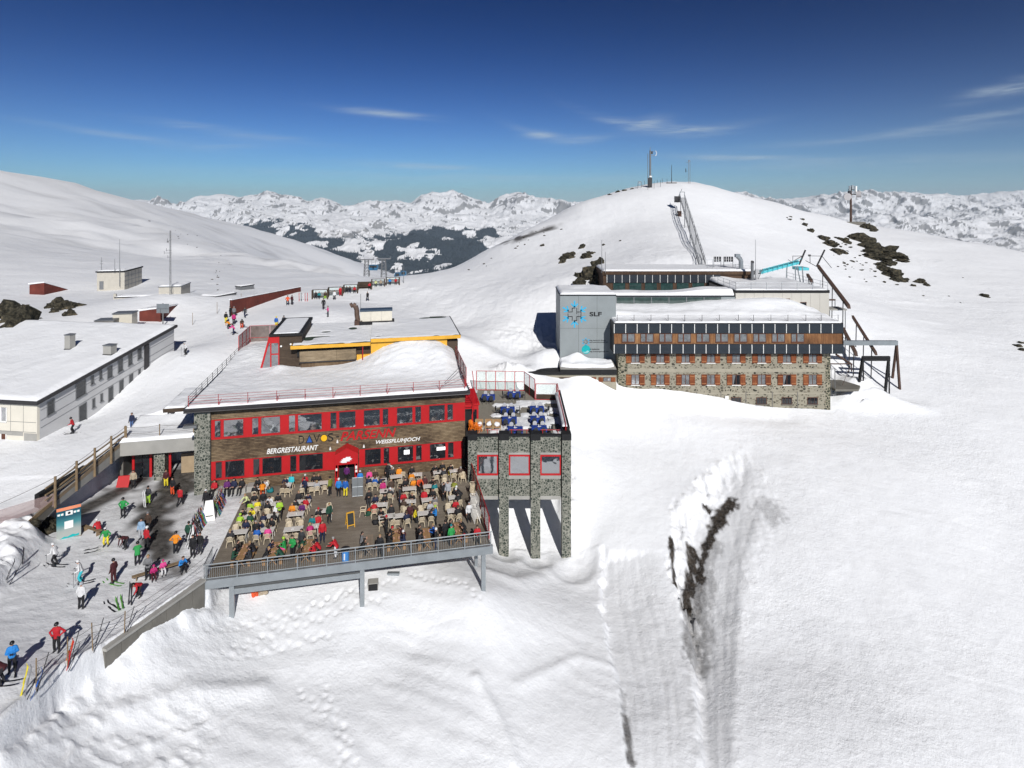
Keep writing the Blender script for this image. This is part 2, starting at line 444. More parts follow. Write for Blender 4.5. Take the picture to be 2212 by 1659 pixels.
def hit(px,py,lo=27.0,hi=700.0):
    """where the line of sight through (px, py) meets the ground"""
    d=np.geomspace(lo,hi,900)
    x=XY(px,d);z=CAMZ-(py-HZ)/F*d
    g=H0(x,d)
    b=np.nonzero(z<=g)[0]
    if len(b)==0:return Vector((x[-1],d[-1],g[-1]))
    i=max(1,b[0])
    d=np.linspace(d[i-1],d[i],40)
    x=XY(px,d);z=CAMZ-(py-HZ)/F*d
    g=H0(x,d)
    b=np.nonzero(z<=g)[0]
    j=b[0]if len(b)else 39
    return Vector((x[j],d[j],g[j]))
def hits(pts,**k):
    return[tuple(hit(a,b,**k))[:2]for a,b in pts]
def polyline_d(x,y,pts):
    d=np.full(np.shape(x),1e9)
    for(ax,ay),(bx,by)in zip(pts,pts[1:]):
        ex,ey=bx-ax,by-ay
        t=np.clip(((x-ax)*ex+(y-ay)*ey)/(ex*ex+ey*ey+1e-9),0,1)
        d=np.minimum(d,np.hypot(x-ax-t*ex,y-ay-t*ey))
    return d
LANE_A=hits([(1296,1178),(1318,1188),(1425,1187),(1447,1262),(1480,1330),(1500,1480),(1505,1700),(1350,1700),(1335,1500),(1318,1430),(1290,1300)])
LANE_B=hits([(1602,962),(1650,1005),(1692,1100),(1645,1210),(1612,1350),(1596,1500),(1590,1700),(1512,1700),(1500,1480),(1478,1330),(1452,1240),(1450,1110),(1490,1060),(1540,1005),(1580,985)])
def edges(pts):
    p=sorted([tuple(hit(a,b))[:2]for a,b in pts],key=lambda q:q[1])
    return np.array([q[1]for q in p]),np.array([q[0]for q in p])
LA_L,LA_R=edges([(1296,1178),(1290,1300),(1318,1430),(1335,1500),(1350,1690)]),edges([(1425,1187),(1447,1262),(1480,1330),(1500,1480),(1505,1690)])
LB_L,LB_R=edges([(1600,962),(1540,1005),(1490,1060),(1450,1110),(1452,1240),(1478,1330),(1500,1480),(1512,1690)]),edges([(1602,962),(1650,1005),(1692,1100),(1645,1210),(1612,1350),(1596,1500),(1590,1690)])
TOPB=tuple(hit(1560,1035))[:2]
DIRT_LINES=[(hits([(1449,1165),(1452,1215),(1458,1258)]),0.22,1.0),(hits([(1582,1072),(1562,1090),(1545,1122)]),0.75,1.0),(hits([(1522,1078),(1532,1088)]),0.3,1.0),(hits([(1540,1130),(1524,1165),(1510,1230)]),0.48,1.0),(hits([(1510,1230),(1502,1320)]),.5,.75),(hits([(1496,1170),(1490,1230),(1484,1300)]),0.5,1.0),(hits([(1484,1300),(1490,1350)]),.4,.7),(hits([(1505,1240),(1497,1345),(1503,1420)]),1.0,0.62),(hits([(1532,1160),(1512,1260),(1506,1400)]),1.15,0.46),(hits([(1500,1420),(1512,1520),(1530,1640)]),0.8,0.13),(hits([(1655,1090),(1672,1110)]),1.4,0.32),(hits([(1350,1545),(1358,1590),(1364,1640)]),0.28,0.8),(hits([(1345,1490),(1350,1545)]),0.2,0.4),(hits([(1640,1080),(1590,1200),(1560,1330)]),0.8,0.14)]
WET=[tuple(G(*q))[:2]for q in[(355,1010),(420,1010),(440,1040),(400,1075),(375,1100),(385,1140),(372,1200),(392,1245),(385,1265),(362,1230),(330,1215),(300,1150),(285,1100),(330,1060)]]
def surf(X,Y):
    """finished snow surface, with its dirty, damp and shade-painted parts"""
    Z=H0(X,Y)
    dist=np.hypot(X,Y)
    inpl=np.full(X.shape,99.0)
    nr=(X>-60)&(X<-18)&(Y>15)&(Y<70)
    inpl[nr]=poly_sd(X[nr],Y[nr],PLAZA)
    plaza=sstep(0.4,-0.4,inpl)
    amp=np.clip(dist/70.0,0.6,3.0)*np.where(np.hypot((X-10)/95,(Y-165)/45)<1,0.55,1.0)
    calm=np.where((X<-22)&(X>-48)&(Y>55)&(Y<110),0.35,1.0)
    und=fbm(X/9.0,Y/14.0,4,1)*0.22*amp+fbm(X/2.2+5,Y/3.4,4,5,.6)*0.075*np.clip(amp,1,2.5)
    Z=Z+und*(1-plaza)*calm
    rp=np.sin((X*0.55+Y*1.9)*2.1+4.5*fbm(X/6,Y/6,3,9))
    bowl=sstep(58,44,Y)*sstep(-24,-18,X)*sstep(14,4,X)
    Z=Z+rp*0.022*bowl*sstep(.35,.65,vnoise(X/6,Y/4,10))
    Z=Z+sstep(-60,-110,X)*sstep(120,220,Y)*(ridged(X/7+Y/30,Y/16-X/30,4,96,.6)-.45)*1.1
    for pts in TRACKS:
        d=polyline_d(X,Y,pts)
        Z=Z-0.03*np.exp(-(d/0.15)**2)
    for pts,hgt,wd in SCARPS:
        d=polyline_d(X,Y,pts)
        Z=Z+hgt*np.exp(-(d/wd)**2)
    def chunks(mask,s,a,seed):
        c=ridged(X/s,Y/s,3,seed)-0.45
        return mask*a*np.clip(c*3,-0.3,1.2)
    lb=sstep(-8,-17,X)*sstep(41,34,Y)*(1-plaza)
    Z=Z+chunks(lb*sstep(.4,.6,vnoise(X/4,Y/2.5,8)+.1),0.8,0.12,21)
    bank=sstep(-33.5,-36,X)*sstep(50,47,Y)*sstep(30,34,Y)*(1-plaza)
    Z=Z+bank*(0.8*ridged(X/1.6,Y/1.6,4,33)+0.2)
    rim=sstep(1.1,0.15,np.abs(inpl-0.25))*sstep(46,43,Y)
    Z=Z+rim*(0.38*vnoise(X/0.7,Y/0.7,12)+0.1)
    dirt=np.zeros(X.shape);wet_shade=np.zeros(X.shape);cut=np.zeros(X.shape)
    nr=(X>2)&(X<40)&(Y>26)&(Y<76)
    x,y=X[nr],Y[nr]
    jagA=fbm(x/0.9,y/1.3,6,41,0.7)*0.75
    jagB=fbm(x/0.8,y/2.6,6,42,0.68)*1.5
    za=np.zeros(x.shape);cu=np.zeros(x.shape)
    for poly,dep,ql,qr,jg,ww in((LANE_A,0.62,LA_L,LA_R,jagA,[.5,.5,.7]),(LANE_B,1.5,LB_L,LB_R,jagB,[.5,.9,3.2])):
        sd=poly_sd(x,y,poly)
        xl=np.interp(y,*ql);xr=np.interp(y,*qr)
        t=np.clip((x-xl)/np.maximum(xr-xl,.8),0,1)
        sj=sd+jg*(1-.8*t)*np.interp(y,[44,52],[.3,1.0])
        fade=np.clip((y-33)/20.0,0.12,1.0)
        wv=np.interp(y,[42,50,60],ww)
        inside=sstep(0.08,-1.0,sj/wv)*sstep(.1,-.15,sj)
        prof=np.clip(1.12-1.2*t,0,1)*(0.55+.45*sstep(-.1,.5,1-t))
        za=np.minimum(za,-dep*fade*inside*prof)
        rim=sstep(.25,-.1,sj)*sstep(-wv*1.15,-.1,sj)
        za=za+rim*fade*(1-.8*t)*.75*np.clip(ridged(x/.85+y/5,y/2.4,5,49,.6)-.42,-.15,1)*np.clip(wv,.4,1.3)
        lines=sum(np.exp(-((t-c)*np.maximum(xr-xl,.8)/.10)**2)for c in(.28,.42,.62,.74,.95))
        za=za-sstep(0,-.6,sj)*(lines*.05+.05*fbm((t*np.maximum(xr-xl,.8))*2.2,y/6.0,3,44)+.02*fbm(x/1.2,y/.22,3,52))
        za=za+sstep(.9,0,np.abs(sj))*.10*np.clip(ridged(x/.4,y/.4,3,45)-.4,-.2,1)
        cu=np.maximum(cu,inside*sstep(1.0,.8,t))
    Z[nr]+=za;cut[nr]=cu
    dd=np.zeros(x.shape)
    sp=vnoise(x/0.28,y/0.5,46)*0.6+vnoise(x/0.9,y/1.2,47)*0.4
    for pts,wd,a in DIRT_LINES:
        d=polyline_d(x,y,pts)
        dd=np.maximum(dd,a*sstep(1.35,0.55,d/wd+(sp-0.5)*1.5))
    dd=np.maximum(dd,cu*0.13*vnoise(x/1.2,y/3.0,48)*sstep(30,50,y))
    dirt[nr]=dd
    Z[nr]-=0.0
    for px_,py_,r_ in((-0.8,59.6,1.5),(2.3,59.5,1.5),(5.7,59.3,2.2)):
        d=np.hypot(X-px_,(Y-py_)*0.8)
        Z=Z-0.45*np.exp(-(d/r_)**2)+0.14*np.exp(-((d-r_*1.35)/0.5)**2)*(Y<py_+1.0)
    for hx,hy,rx,ry,hh in HEAPS:
        e=((X-hx)/rx)**2+((Y-hy)/ry)**2
        Z=Z+hh*np.exp(-e)*(1+1.1*(ridged(X/1.3,Y/1.3,4,61)-.45))
    for fx,fy in FEET:
        m=(np.abs(X-fx)<0.6)&(np.abs(Y-fy)<0.6)
        if m.any():
            d=np.hypot((X[m]-fx)/0.15,(Y[m]-fy)/0.2)
            Z[m]+=-0.10*np.exp(-d**2)+0.015*np.exp(-((d-1.7)/.5)**2)
    nr=(X>-60)&(X<-18)&(Y>15)&(Y<70)
    x,y=X[nr],Y[nr]
    t=sstep(0.4,-0.8,inpl[nr])
    g=0.05*sstep(30,46,y)+0.10*sstep(46,56,y)+0.03
    dirt[nr]=np.maximum(dirt[nr],t*(g*(0.35+1.3*vnoise(x/1.3,y/1.3,71)*(0.5+vnoise(x/0.35,y/0.35,72)))))
    w=poly_sd(x,y,WET)+(vnoise(x/1.0,y/1.0,73)-.5)*1.6
    wet_shade[nr]=t*np.maximum(sstep(0.9,-0.9,w),0.55*sstep(53.5,58,y)*vnoise(x/.8,y/.8,74)*1.5)
    wet_shade[nr]=np.maximum(wet_shade[nr],sstep(1.6,0.4,polyline_d(x,y,[(-39.2,51.5),(-37.6,60)])))  # dark ground band paints the shade under the ramp
    Z[nr]+=t*0.05*(vnoise(x/0.5,y/0.5,75)-.5)
    e1=polyline_d(X,Y,RIDGE)
    dirt=np.maximum(dirt,sstep(1.5,0.3,e1/2.6+1.6*(vnoise(X/1.7,Y/1.7,81)-.35))*0.9)
    lm=sstep(-60,-110,X)*sstep(190,300,Y)
    sc1=sstep(0.60,0.72,vnoise(X/22+Y/60,Y/30-X/40,91))*sstep(.45,.7,vnoise(X/3.5,Y/6,92))
    dirt=np.maximum(dirt,lm*sc1*0.2)
    gul=ridged(X/34+Y/90,Y/70-X/120,6,95,.6)-.45
    Z=Z+lm*gul*9.0*sstep(190,330,Y)
    return Z,dirt,wet_shade,cut
TRACKS=[hits(q)for q in([(1900,1380),(2050,1460),(2212,1500)],[(380,1400),(700,1370),(1000,1330)],[(1750,1000),(1900,1100),(2212,1160)],[(1300,960),(1600,930),(2000,920)])]
SCARPS=[(hits([(0,1640),(200,1560),(420,1500),(560,1490)]),0.32,0.8),(hits([(620,1440),(860,1420),(1040,1450)]),0.12,1.0),(hits([(1030,1470),(1080,1560),(1110,1650)]),0.22,0.45),(hits([(1060,1240),(1120,1260),(1230,1215)]),0.3,1.0),(hits([(1250,1010),(1240,1120),(1215,1215)]),0.5,1.6),(hits([(1120,1480),(1250,1420),(1320,1440)]),0.15,0.5),(hits([(1400,868),(1520,890),(1700,900)]),-0.35,1.5),(hits([(1000,740),(1100,790),(1195,770)]),0.8,2.0),(hits([(560,560),(640,575),(700,590)]),0.0,3.0)]
HEAPS=[(50.2,86.5,2.0,2.0,1.7),(52.0,84.5,1.9,1.7,1.2),(47.5,83.8,1.6,1.2,1.0),(54.0,83.0,1.5,1.2,.8),(56.0,82.2,1.6,1.0,.5),(49.5,82.6,1.5,.9,.8),(6.4,66,1.2,5,1.2),(-0.5,81.0,2.5,1.6,1.2),(2.5,93,5,4,.6)]
RIDGE=hits([(1090,523),(1130,512),(1185,492)])
FEET=[]
def trail(pts,step,side):
    p=hits(pts)
    k=0;carry=0
    for(ax,ay),(bx,by)in zip(p,p[1:]):
        L=math.hypot(bx-ax,by-ay);n=max(1,int(L/step))
        for i in range(n):
            t=(i+0.5)/n
            s=side if k%2 else-side
            FEET.append((ax+(bx-ax)*t+s*(by-ay)/L+random.uniform(-.06,.06),ay+(by-ay)*t-s*(bx-ax)/L+random.uniform(-.06,.06)));k+=1
trail([(700,1480),(712,1520),(735,1560),(740,1610),(735,1660)],0.42,0.16)
trail([(640,1490),(690,1530),(745,1580),(765,1660)],0.48,0.16)
trail([(880,1240),(1000,1260),(1040,1300)],0.45,0.16)
trail([(420,1350),(560,1340),(700,1300),(860,1250)],0.5,0.18)
trail([(500,1400),(640,1330),(760,1270)],0.5,0.18)
trail([(560,1380),(700,1330),(840,1290)],0.55,0.18)
trail([(470,1410),(600,1400),(720,1365)],0.5,0.18)
def stretch(a,b,step):
    return list(np.arange(a,b-1e-6,step))
def grow(a,b,s0,g):
    out,s=[a],s0
    while out[-1]<b:
        s*=g;out.append(out[-1]+s)
    return out
gx=[-v for v in grow(46.5,1000,0.3,1.055)][::-1][:-1]+stretch(-46.5,-26,.2)+stretch(-26,4,.14)+stretch(4,36,.17)+grow(36,1000,.25,1.055)
gy=stretch(10,26,1.0)+stretch(26,50,.15)+stretch(50,68,.2)+stretch(68,125,.36)+grow(125,1300,.45,1.035)
GX,GY=np.meshgrid(np.array(gx),np.array(gy))
def snow_material(name,ground=True):
    m,n,l,b=newmat(name)
    b.inputs['Roughness'].default_value=0.62
    b.inputs['Specular IOR Level'].default_value=0.18
    t=n.new("ShaderNodeTexCoord")
    def noise(scale,det=6,ro=0.6):
        x=n.new("ShaderNodeTexNoise");x.inputs['Scale'].default_value=scale;x.inputs['Detail'].default_value=det;x.inputs['Roughness'].default_value=ro
        l.new(t.outputs['Object'],x.inputs['Vector']);return x
    base=n.new("ShaderNodeMix");base.data_type='RGBA'
    base.inputs['A'].default_value=(0.79,0.80,0.82,1);base.inputs['B'].default_value=(0.885,0.89,0.90,1)
    l.new(noise(0.35).outputs['Fac'],base.inputs['Factor'])
    out=base.outputs['Result']
    def mixto(colour,fac,prev,tex=None):
        x=n.new("ShaderNodeMix");x.data_type='RGBA'
        l.new(prev,x.inputs['A'])
        if tex is not None:l.new(tex,x.inputs['B'])
        else:x.inputs['B'].default_value=tuple(colour)+(1,)
        l.new(fac,x.inputs['Factor']);return x.outputs['Result']
    if ground:
        a=n.new("ShaderNodeAttribute");a.attribute_name='dirt'
        r=ramp(n,[(0.3,(0.012,0.010,0.009)),(0.5,(0.035,0.028,0.022)),(0.75,(0.11,0.09,0.07))])
        l.new(noise(2.3,8,.7).outputs['Fac'],r.inputs[0])
        g=noise(5.0,8,.75)
        ad=n.new("ShaderNodeMath");ad.operation='MULTIPLY_ADD';ad.inputs[1].default_value=0.7;ad.inputs[2].default_value=-0.35;l.new(g.outputs['Fac'],ad.inputs[0])
        gate=n.new("ShaderNodeMapRange");gate.inputs[1].default_value=0.0;gate.inputs[2].default_value=0.25;l.new(a.outputs['Fac'],gate.inputs[0])
        ga=n.new("ShaderNodeMath");ga.operation='MULTIPLY';l.new(ad.outputs[0],ga.inputs[0]);l.new(gate.outputs[0],ga.inputs[1])
        sm=n.new("ShaderNodeMath");sm.operation='ADD';sm.use_clamp=True;l.new(a.outputs['Fac'],sm.inputs[0]);l.new(ga.outputs[0],sm.inputs[1])
        out=mixto(None,sm.outputs[0],out,r.outputs[0])
        a2=n.new("ShaderNodeAttribute");a2.attribute_name='wet_shade'
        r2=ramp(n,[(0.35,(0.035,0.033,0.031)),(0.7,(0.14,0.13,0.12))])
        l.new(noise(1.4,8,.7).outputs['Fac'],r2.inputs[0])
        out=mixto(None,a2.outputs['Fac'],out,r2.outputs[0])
    l.new(out,b.inputs['Base Color'])
    b1=n.new("ShaderNodeBump");sv=n.new('ShaderNodeMapRange');sv.inputs[1].default_value=.38;sv.inputs[2].default_value=.62;sv.inputs[3].default_value=.12;sv.inputs[4].default_value=.62;l.new(noise(0.06,4,.6).outputs['Fac'],sv.inputs[0]);l.new(sv.outputs[0],b1.inputs['Strength']);b1.inputs['Distance'].default_value=0.26
    l.new(noise(0.8,9,.62).outputs['Fac'],b1.inputs['Height'])
    b2=n.new("ShaderNodeBump");l.new(sv.outputs[0],b2.inputs['Strength']);b2.inputs['Distance'].default_value=0.08
    l.new(noise(5.5,6,.65).outputs['Fac'],b2.inputs['Height']);l.new(b1.outputs[0],b2.inputs['Normal'])
    b0=n.new("ShaderNodeBump");b0.inputs['Strength'].default_value=0.3;b0.inputs['Distance'].default_value=0.9
    l.new(noise(0.16,8,.68).outputs['Fac'],b0.inputs['Height']);l.new(b0.outputs[0],b1.inputs['Normal'])
    l.new(b2.outputs[0],b.inputs['Normal'])
    return m
SNOW=snow_material("snow_on_ground")
ROOFSNOW=snow_material("snow_on_roofs",False)
GZ,g_dirt,g_wet_shade,g_cut=surf(GX,GY)
ground=grid_mesh("snow_ground",GX,GY,GZ,SNOW,{'dirt':g_dirt,'wet_shade':g_wet_shade})
tag(ground,kind='structure')
_gxa,_gya=np.array(gx),np.array(gy)
def hz(x,y):
    i=int(np.clip(np.searchsorted(_gxa,x)-1,0,len(_gxa)-2));j=int(np.clip(np.searchsorted(_gya,y)-1,0,len(_gya)-2))
    tx=(x-_gxa[i])/(_gxa[i+1]-_gxa[i]);ty=(y-_gya[j])/(_gya[j+1]-_gya[j])
    a=GZ[j,i]*(1-tx)+GZ[j,i+1]*tx;b=GZ[j+1,i]*(1-tx)+GZ[j+1,i+1]*tx
    return float(a*(1-ty)+b*ty)
def on_snow(px,py):
    p=hit(px,py)
    p.z=hz(p.x,p.y)
    return p
#  valley and far ranges
_sky=[(-3300,770),(-1500,790),(-400,780),(200,812),(380,812),(490,807),(560,800),(616,804),(650,812),(689,825),(734,808),(779,788),(830,784),(879,777),(960,786),(1030,780),(1068,763),(1110,775),(1159,783),(1213,804),(1250,800),(1285,789),(1330,803),(1376,828),(1412,817),(1466,801),(1520,806),(1584,804),(1638,813),(1683,786),(1747,777),(1790,783),(1819,772),(1850,782),(1891,795),(1955,817),(2000,786),(2040,780),(2072,772),(2110,788),(2163,798),(2226,813),(2300,808),(2450,800),(2700,805),(2900,770),(2960,785),(3060,800),(3150,795),(3260,785),(3400,780),(3520,778),(3600,768),(3650,772),(3760,774),(3860,780),(3960,770),(4096,765),(4700,770),(6000,790),(8000,780)]
_sa=np.array([(q[0]/1.8517-CX)/F for q in _sky]);_sp=np.array([q[1]/1.8517 for q in _sky])
na,nd=1700,520
A=np.linspace(-1.25,1.25,na)
D=np.geomspace(2600,16500,nd)
AA,DD=np.meshgrid(A,D)
skyp=np.interp(AA,_sa,_sp)
_dk=np.array([1500,2500,3300,4000,5000,6000,7500,9000,11000,13200,14600,16500])
_bl=np.array([760,690,640,598,566,540,512,494,474,456,0,30])
base=np.interp(DD,_dk,_bl)
kk=sstep(11500,14600,DD)
py_=np.where(DD>14600,skyp+(DD-14600)/1900*40,np.interp(DD,_dk[:10],_bl[:10])*(1-kk)+skyp*kk)
wx,wy=AA*DD,DD
zz=CAMZ-(py_-HZ)/F*DD
n_big=ridged(wx/3000+2.1+.25*fbm(wx/1500,wy/1500,3,103),wy/3400+.7,8,101,.58)-0.5
n_mid=fbm(wx/900,wy/900,6,111)
n_fine=ridged(wx/420,wy/420,4,131)-.5
cl=1-np.exp(-((DD-14600)/700)**2)
zz=zz+cl*(n_big*np.interp(DD,[1500,5000,9000,13000],[60,260,560,640])+n_mid*np.interp(DD,[1500,5000,13000],[60,130,170]))+n_fine*np.interp(DD,[1500,6000,14000],[10,26,95])
FOR=[(455,500,60,16),(505,515,35,14),(560,505,60,10),(640,515,45,12),(720,560,60,12),(760,585,90,14),(840,552,30,22),(880,525,80,22),(930,505,120,8),(965,545,60,22),(1010,530,40,16),(905,585,60,14),(700,530,40,8),(1000,575,50,18),(610,560,60,6),(540,548,30,6),(820,600,60,10),(900,560,50,14),(1040,505,40,8)]
py_base=np.interp(DD,_dk[:10],_bl[:10])
qx=AA*F+CX
fm=np.zeros(AA.shape)
for fx,fy,rx,ry in FOR:
    fm=np.maximum(fm,np.exp(-(((qx-fx)/rx)**2+((py_base-fy)/ry)**2)))
fm=fm*(.62+.75*vnoise(wx/420,wy/520,153))+0.62*fbm(wx/170,wy/260,6,151,.68)
forest=sstep(0.54,0.64,fm)
sparse=sstep(0.15,0.45,fm)*sstep(0.44,0.54,vnoise(wx/90,wy/120,155))*(py_base>488)
forest=np.maximum(forest,sparse)*(DD<10500)*(AA<0.35)
gyg,gxg=np.gradient(zz)
slope=np.abs(gyg)/np.gradient(D)[:,None]+1.0*np.abs(gxg)/(DD*(A[1]-A[0]))
steep=sstep(0.85,1.45,slope+0.6*fbm(wx/220,wy/90,4,161))
cliff=sstep(12400,13800,DD)*sstep(0.46,0.62,0.35*vnoise(wx/300,wy/220,171)+0.35*vnoise(wx/80+wy/300,wy/90,173)+0.30*ridged(wx/140-wy/260,wy/420,3,175)+0.25*fbm(wx/1500,wy/4000,2,174))
bare=np.maximum(steep*0.8,cliff*np.where(AA<0.3,0.9,0.55)*sstep(.35,.8,slope+.35*fbm(wx/120,wy/120,3,177)))
def mountain_material():
    m,n,l,b=newmat("far_mountain")
    b.inputs['Roughness'].default_value=0.9
    b.inputs['Specular IOR Level'].default_value=0.05
    t=n.new("ShaderNodeTexCoord")
    no=n.new("ShaderNodeTexNoise");no.inputs['Scale'].default_value=0.012;no.inputs['Detail'].default_value=8;no.inputs['Roughness'].default_value=0.7
    l.new(t.outputs['Object'],no.inputs['Vector'])
    def att(k):
        a=n.new("ShaderNodeAttribute");a.attribute_name=k
        s=n.new("ShaderNodeMath");s.operation='MULTIPLY_ADD';s.inputs[1].default_value=0.9;s.inputs[2].default_value=-0.45;l.new(no.outputs['Fac'],s.inputs[0])
        ad=n.new("ShaderNodeMath");ad.operation='ADD';l.new(a.outputs['Fac'],ad.inputs[0]);l.new(s.outputs[0],ad.inputs[1])
        mr=n.new("ShaderNodeMapRange");mr.inputs[1].default_value=0.38;mr.inputs[2].default_value=0.62;l.new(ad.outputs[0],mr.inputs[0])
        return mr.outputs[0]
    c=(0.82,0.82,0.83,1)
    m1=n.new("ShaderNodeMix");m1.data_type='RGBA';m1.inputs['A'].default_value=c
    r=ramp(n,[(0.3,(0.20,0.20,0.205)),(0.7,(0.36,0.35,0.34))]);l.new(no.outputs['Fac'],r.inputs[0])  # rock greys lightened to carry distance haze in the colour
    l.new(r.outputs[0],m1.inputs['B']);l.new(att('bare'),m1.inputs['Factor'])
    m2=n.new("ShaderNodeMix");m2.data_type='RGBA';m2.inputs['B'].default_value=(0.034,0.047,0.060,1)
    l.new(m1.outputs['Result'],m2.inputs['A']);l.new(att('forest'),m2.inputs['Factor'])
    l.new(m2.outputs['Result'],b.inputs['Base Color'])
    bp=n.new("ShaderNodeBump");bp.inputs['Strength'].default_value=0.5;bp.inputs['Distance'].default_value=30.0
    l.new(no.outputs['Fac'],bp.inputs['Height']);l.new(bp.outputs[0],b.inputs['Normal'])
    return m
tag(grid_mesh("far_mountains",wx,wy,zz,mountain_material(),{'bare':bare,'forest':forest}),kind='structure')
w_=forest.ravel()*(DD.ravel()<9000)*(DD.ravel()>3300)*DD.ravel()**2
pick=rng.choice(len(w_),16000,p=w_/w_.sum())
tx_,ty_,tz_=wx.ravel()[pick]+rng.normal(0,12,16000),wy.ravel()[pick]+rng.normal(0,18,16000),zz.ravel()[pick]
hh_=rng.uniform(13,27,16000)
vv,ff=[],[]
for x,y,z,h in zip(tx_,ty_,tz_,hh_):
    b0=len(vv);r_=h*0.26
    for k in range(4):
        vv.append((x+r_*math.cos(k*1.571+h),y+r_*math.sin(k*1.571+h),z-4))
    vv.append((x,y,z+h))
    ff+=[(b0+k,b0+(k+1)%4,b0+4)for k in range(4)]
me=bpy.data.meshes.new("conifer_forest");me.from_pydata(vv,[],ff)
me.materials.append(mat("dark_conifer",(0.034,0.047,0.058),0.95,var=0.3,scale=0.01,spec=0.0))
tag(link(bpy.data.objects.new("conifer_forest",me)),'dark conifer woods covering the lower flanks of the far valley','forest',kind='stuff')
#  materials of the buildings
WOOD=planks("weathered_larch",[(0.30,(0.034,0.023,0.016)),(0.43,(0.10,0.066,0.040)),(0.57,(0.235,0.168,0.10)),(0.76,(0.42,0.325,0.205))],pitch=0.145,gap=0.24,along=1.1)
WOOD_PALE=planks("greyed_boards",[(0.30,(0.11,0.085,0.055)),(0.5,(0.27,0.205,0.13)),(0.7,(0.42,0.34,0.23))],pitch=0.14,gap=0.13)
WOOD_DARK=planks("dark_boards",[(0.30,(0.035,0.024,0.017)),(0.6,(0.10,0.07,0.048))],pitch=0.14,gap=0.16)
WOOD_UPRIGHT=planks("upright_boards",[(0.30,(0.05,0.03,0.018)),(0.5,(0.13,0.085,0.048)),(0.7,(0.24,0.17,0.10))],axis='X',pitch=0.16,gap=0.10)
DECKWOOD=planks("terrace_planks",[(0.30,(0.115,0.097,0.075)),(0.5,(0.20,0.17,0.135)),(0.70,(0.31,0.27,0.22))],axis='Y',pitch=0.145,gap=0.10)
RED=mat("red_paint",(0.45,0.011,0.014),0.5,var=0.10,scale=0.9)
RED_DK=mat("red_rails",(0.34,0.016,0.02),0.5,var=0.12)
DARKMETAL=mat("dark_metal",(0.032,0.030,0.032),0.5,var=0.2)
BLACK=mat("black_tar_and_shade",(0.012,0.012,0.013),0.8,var=0.2)  # tar edges; also paints shade in recesses
GALV=mat("galvanised_steel",(0.32,0.345,0.36),0.45,0.55,var=0.12,scale=1.2)
STEEL=mat("grey_steel",(0.20,0.205,0.21),0.5,0.4,var=0.12)
STONE=rubble("pier_stone",(0.27,0.265,0.225),[(0.0,(0.03,0.04,0.032)),(0.4,(0.07,0.08,0.065)),(0.7,(0.11,0.115,0.095)),(1.0,(0.19,0.19,0.16))],scale=4.6,grout=0.08,amount=0.95)
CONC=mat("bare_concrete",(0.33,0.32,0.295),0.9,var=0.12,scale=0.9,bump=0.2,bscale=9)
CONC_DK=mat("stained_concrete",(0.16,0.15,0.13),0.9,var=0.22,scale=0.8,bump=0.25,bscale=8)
YELLOW=mat("yellow_boards",(0.68,0.36,0.035),0.6,var=0.12,scale=1.5,bump=0.2,bscale=6)
GREEN_ROOF=mat("green_roof_felt",(0.035,0.055,0.036),0.85,var=0.25,scale=1.0)
WHITE=mat("white_paint",(0.78,0.77,0.74),0.5,var=0.04)
CREAM=mat("cream_panels",(0.60,0.56,0.47),0.6,var=0.05)
GLASS_DARK=glass("dark_window",(0.012,0.014,0.017))
GLASS_SKY=glass("mirroring_window",(0.03,0.036,0.045),0.04,0.1)
_b=GLASS_SKY.node_tree.nodes["Principled BSDF"];_b.inputs['IOR'].default_value=2.6
GLASS_CLEAR,_n,_l,_b=newmat("clear_screen_glass")
_b.inputs['Base Color'].default_value=(0.72,0.86,0.82,1);_b.inputs['Alpha'].default_value=0.28;_b.inputs['Roughness'].default_value=0.05
MESHSCREEN,_n,_l,_b=newmat("perforated_red_screen")
_b.inputs['Base Color'].default_value=(0.24,0.045,0.045,1);_b.inputs['Alpha'].default_value=0.55;_b.inputs['Roughness'].default_value=0.6
BRONZE_GLASS=glass("tinted_screen",(0.13,0.105,0.095),0.12)
ROPE=mat("rope",(0.10,0.09,0.08),0.9)
LOGWOOD=mat("fence_timber",(0.22,0.155,0.09),0.8,var=0.25,scale=3)
PLY=mat("plywood",(0.36,0.27,0.17),0.7,var=0.12)
RUST=mat("rusty_steel",(0.075,0.042,0.03),0.8,var=0.3,scale=2)
INK=mat("black_lettering",(0.012,0.012,0.013),0.5)
BLUE_INK=mat("blue_lettering",(0.02,0.09,0.36),0.5)
YEL_INK=mat("yellow_lettering",(0.80,0.44,0.01),0.5)
_RS,_RC=math.sin(RYAW),math.cos(RYAW)
def RP(px,py,v=0.0):
    """(u, z) on the plane v of the restaurant for a line of sight"""
    a=(px-CX)/F
    d=(v-_RS*RO.x+_RC*RO.y)/(_RC-_RS*a)
    return(_RC*(a*d-RO.x)+_RS*(d-RO.y),CAMZ-(py-HZ)/F*d)
def z1(x,y):return(324+x*.34178,648+y*.34178)
def za(x,y):return(594+x*.19531,669.6+y*.19531)
def zb(x,y):return(453.6+x*.10419,691.3+y*.10419)
def R1(x,y,v=0.0):return RP(*z1(x,y),v)
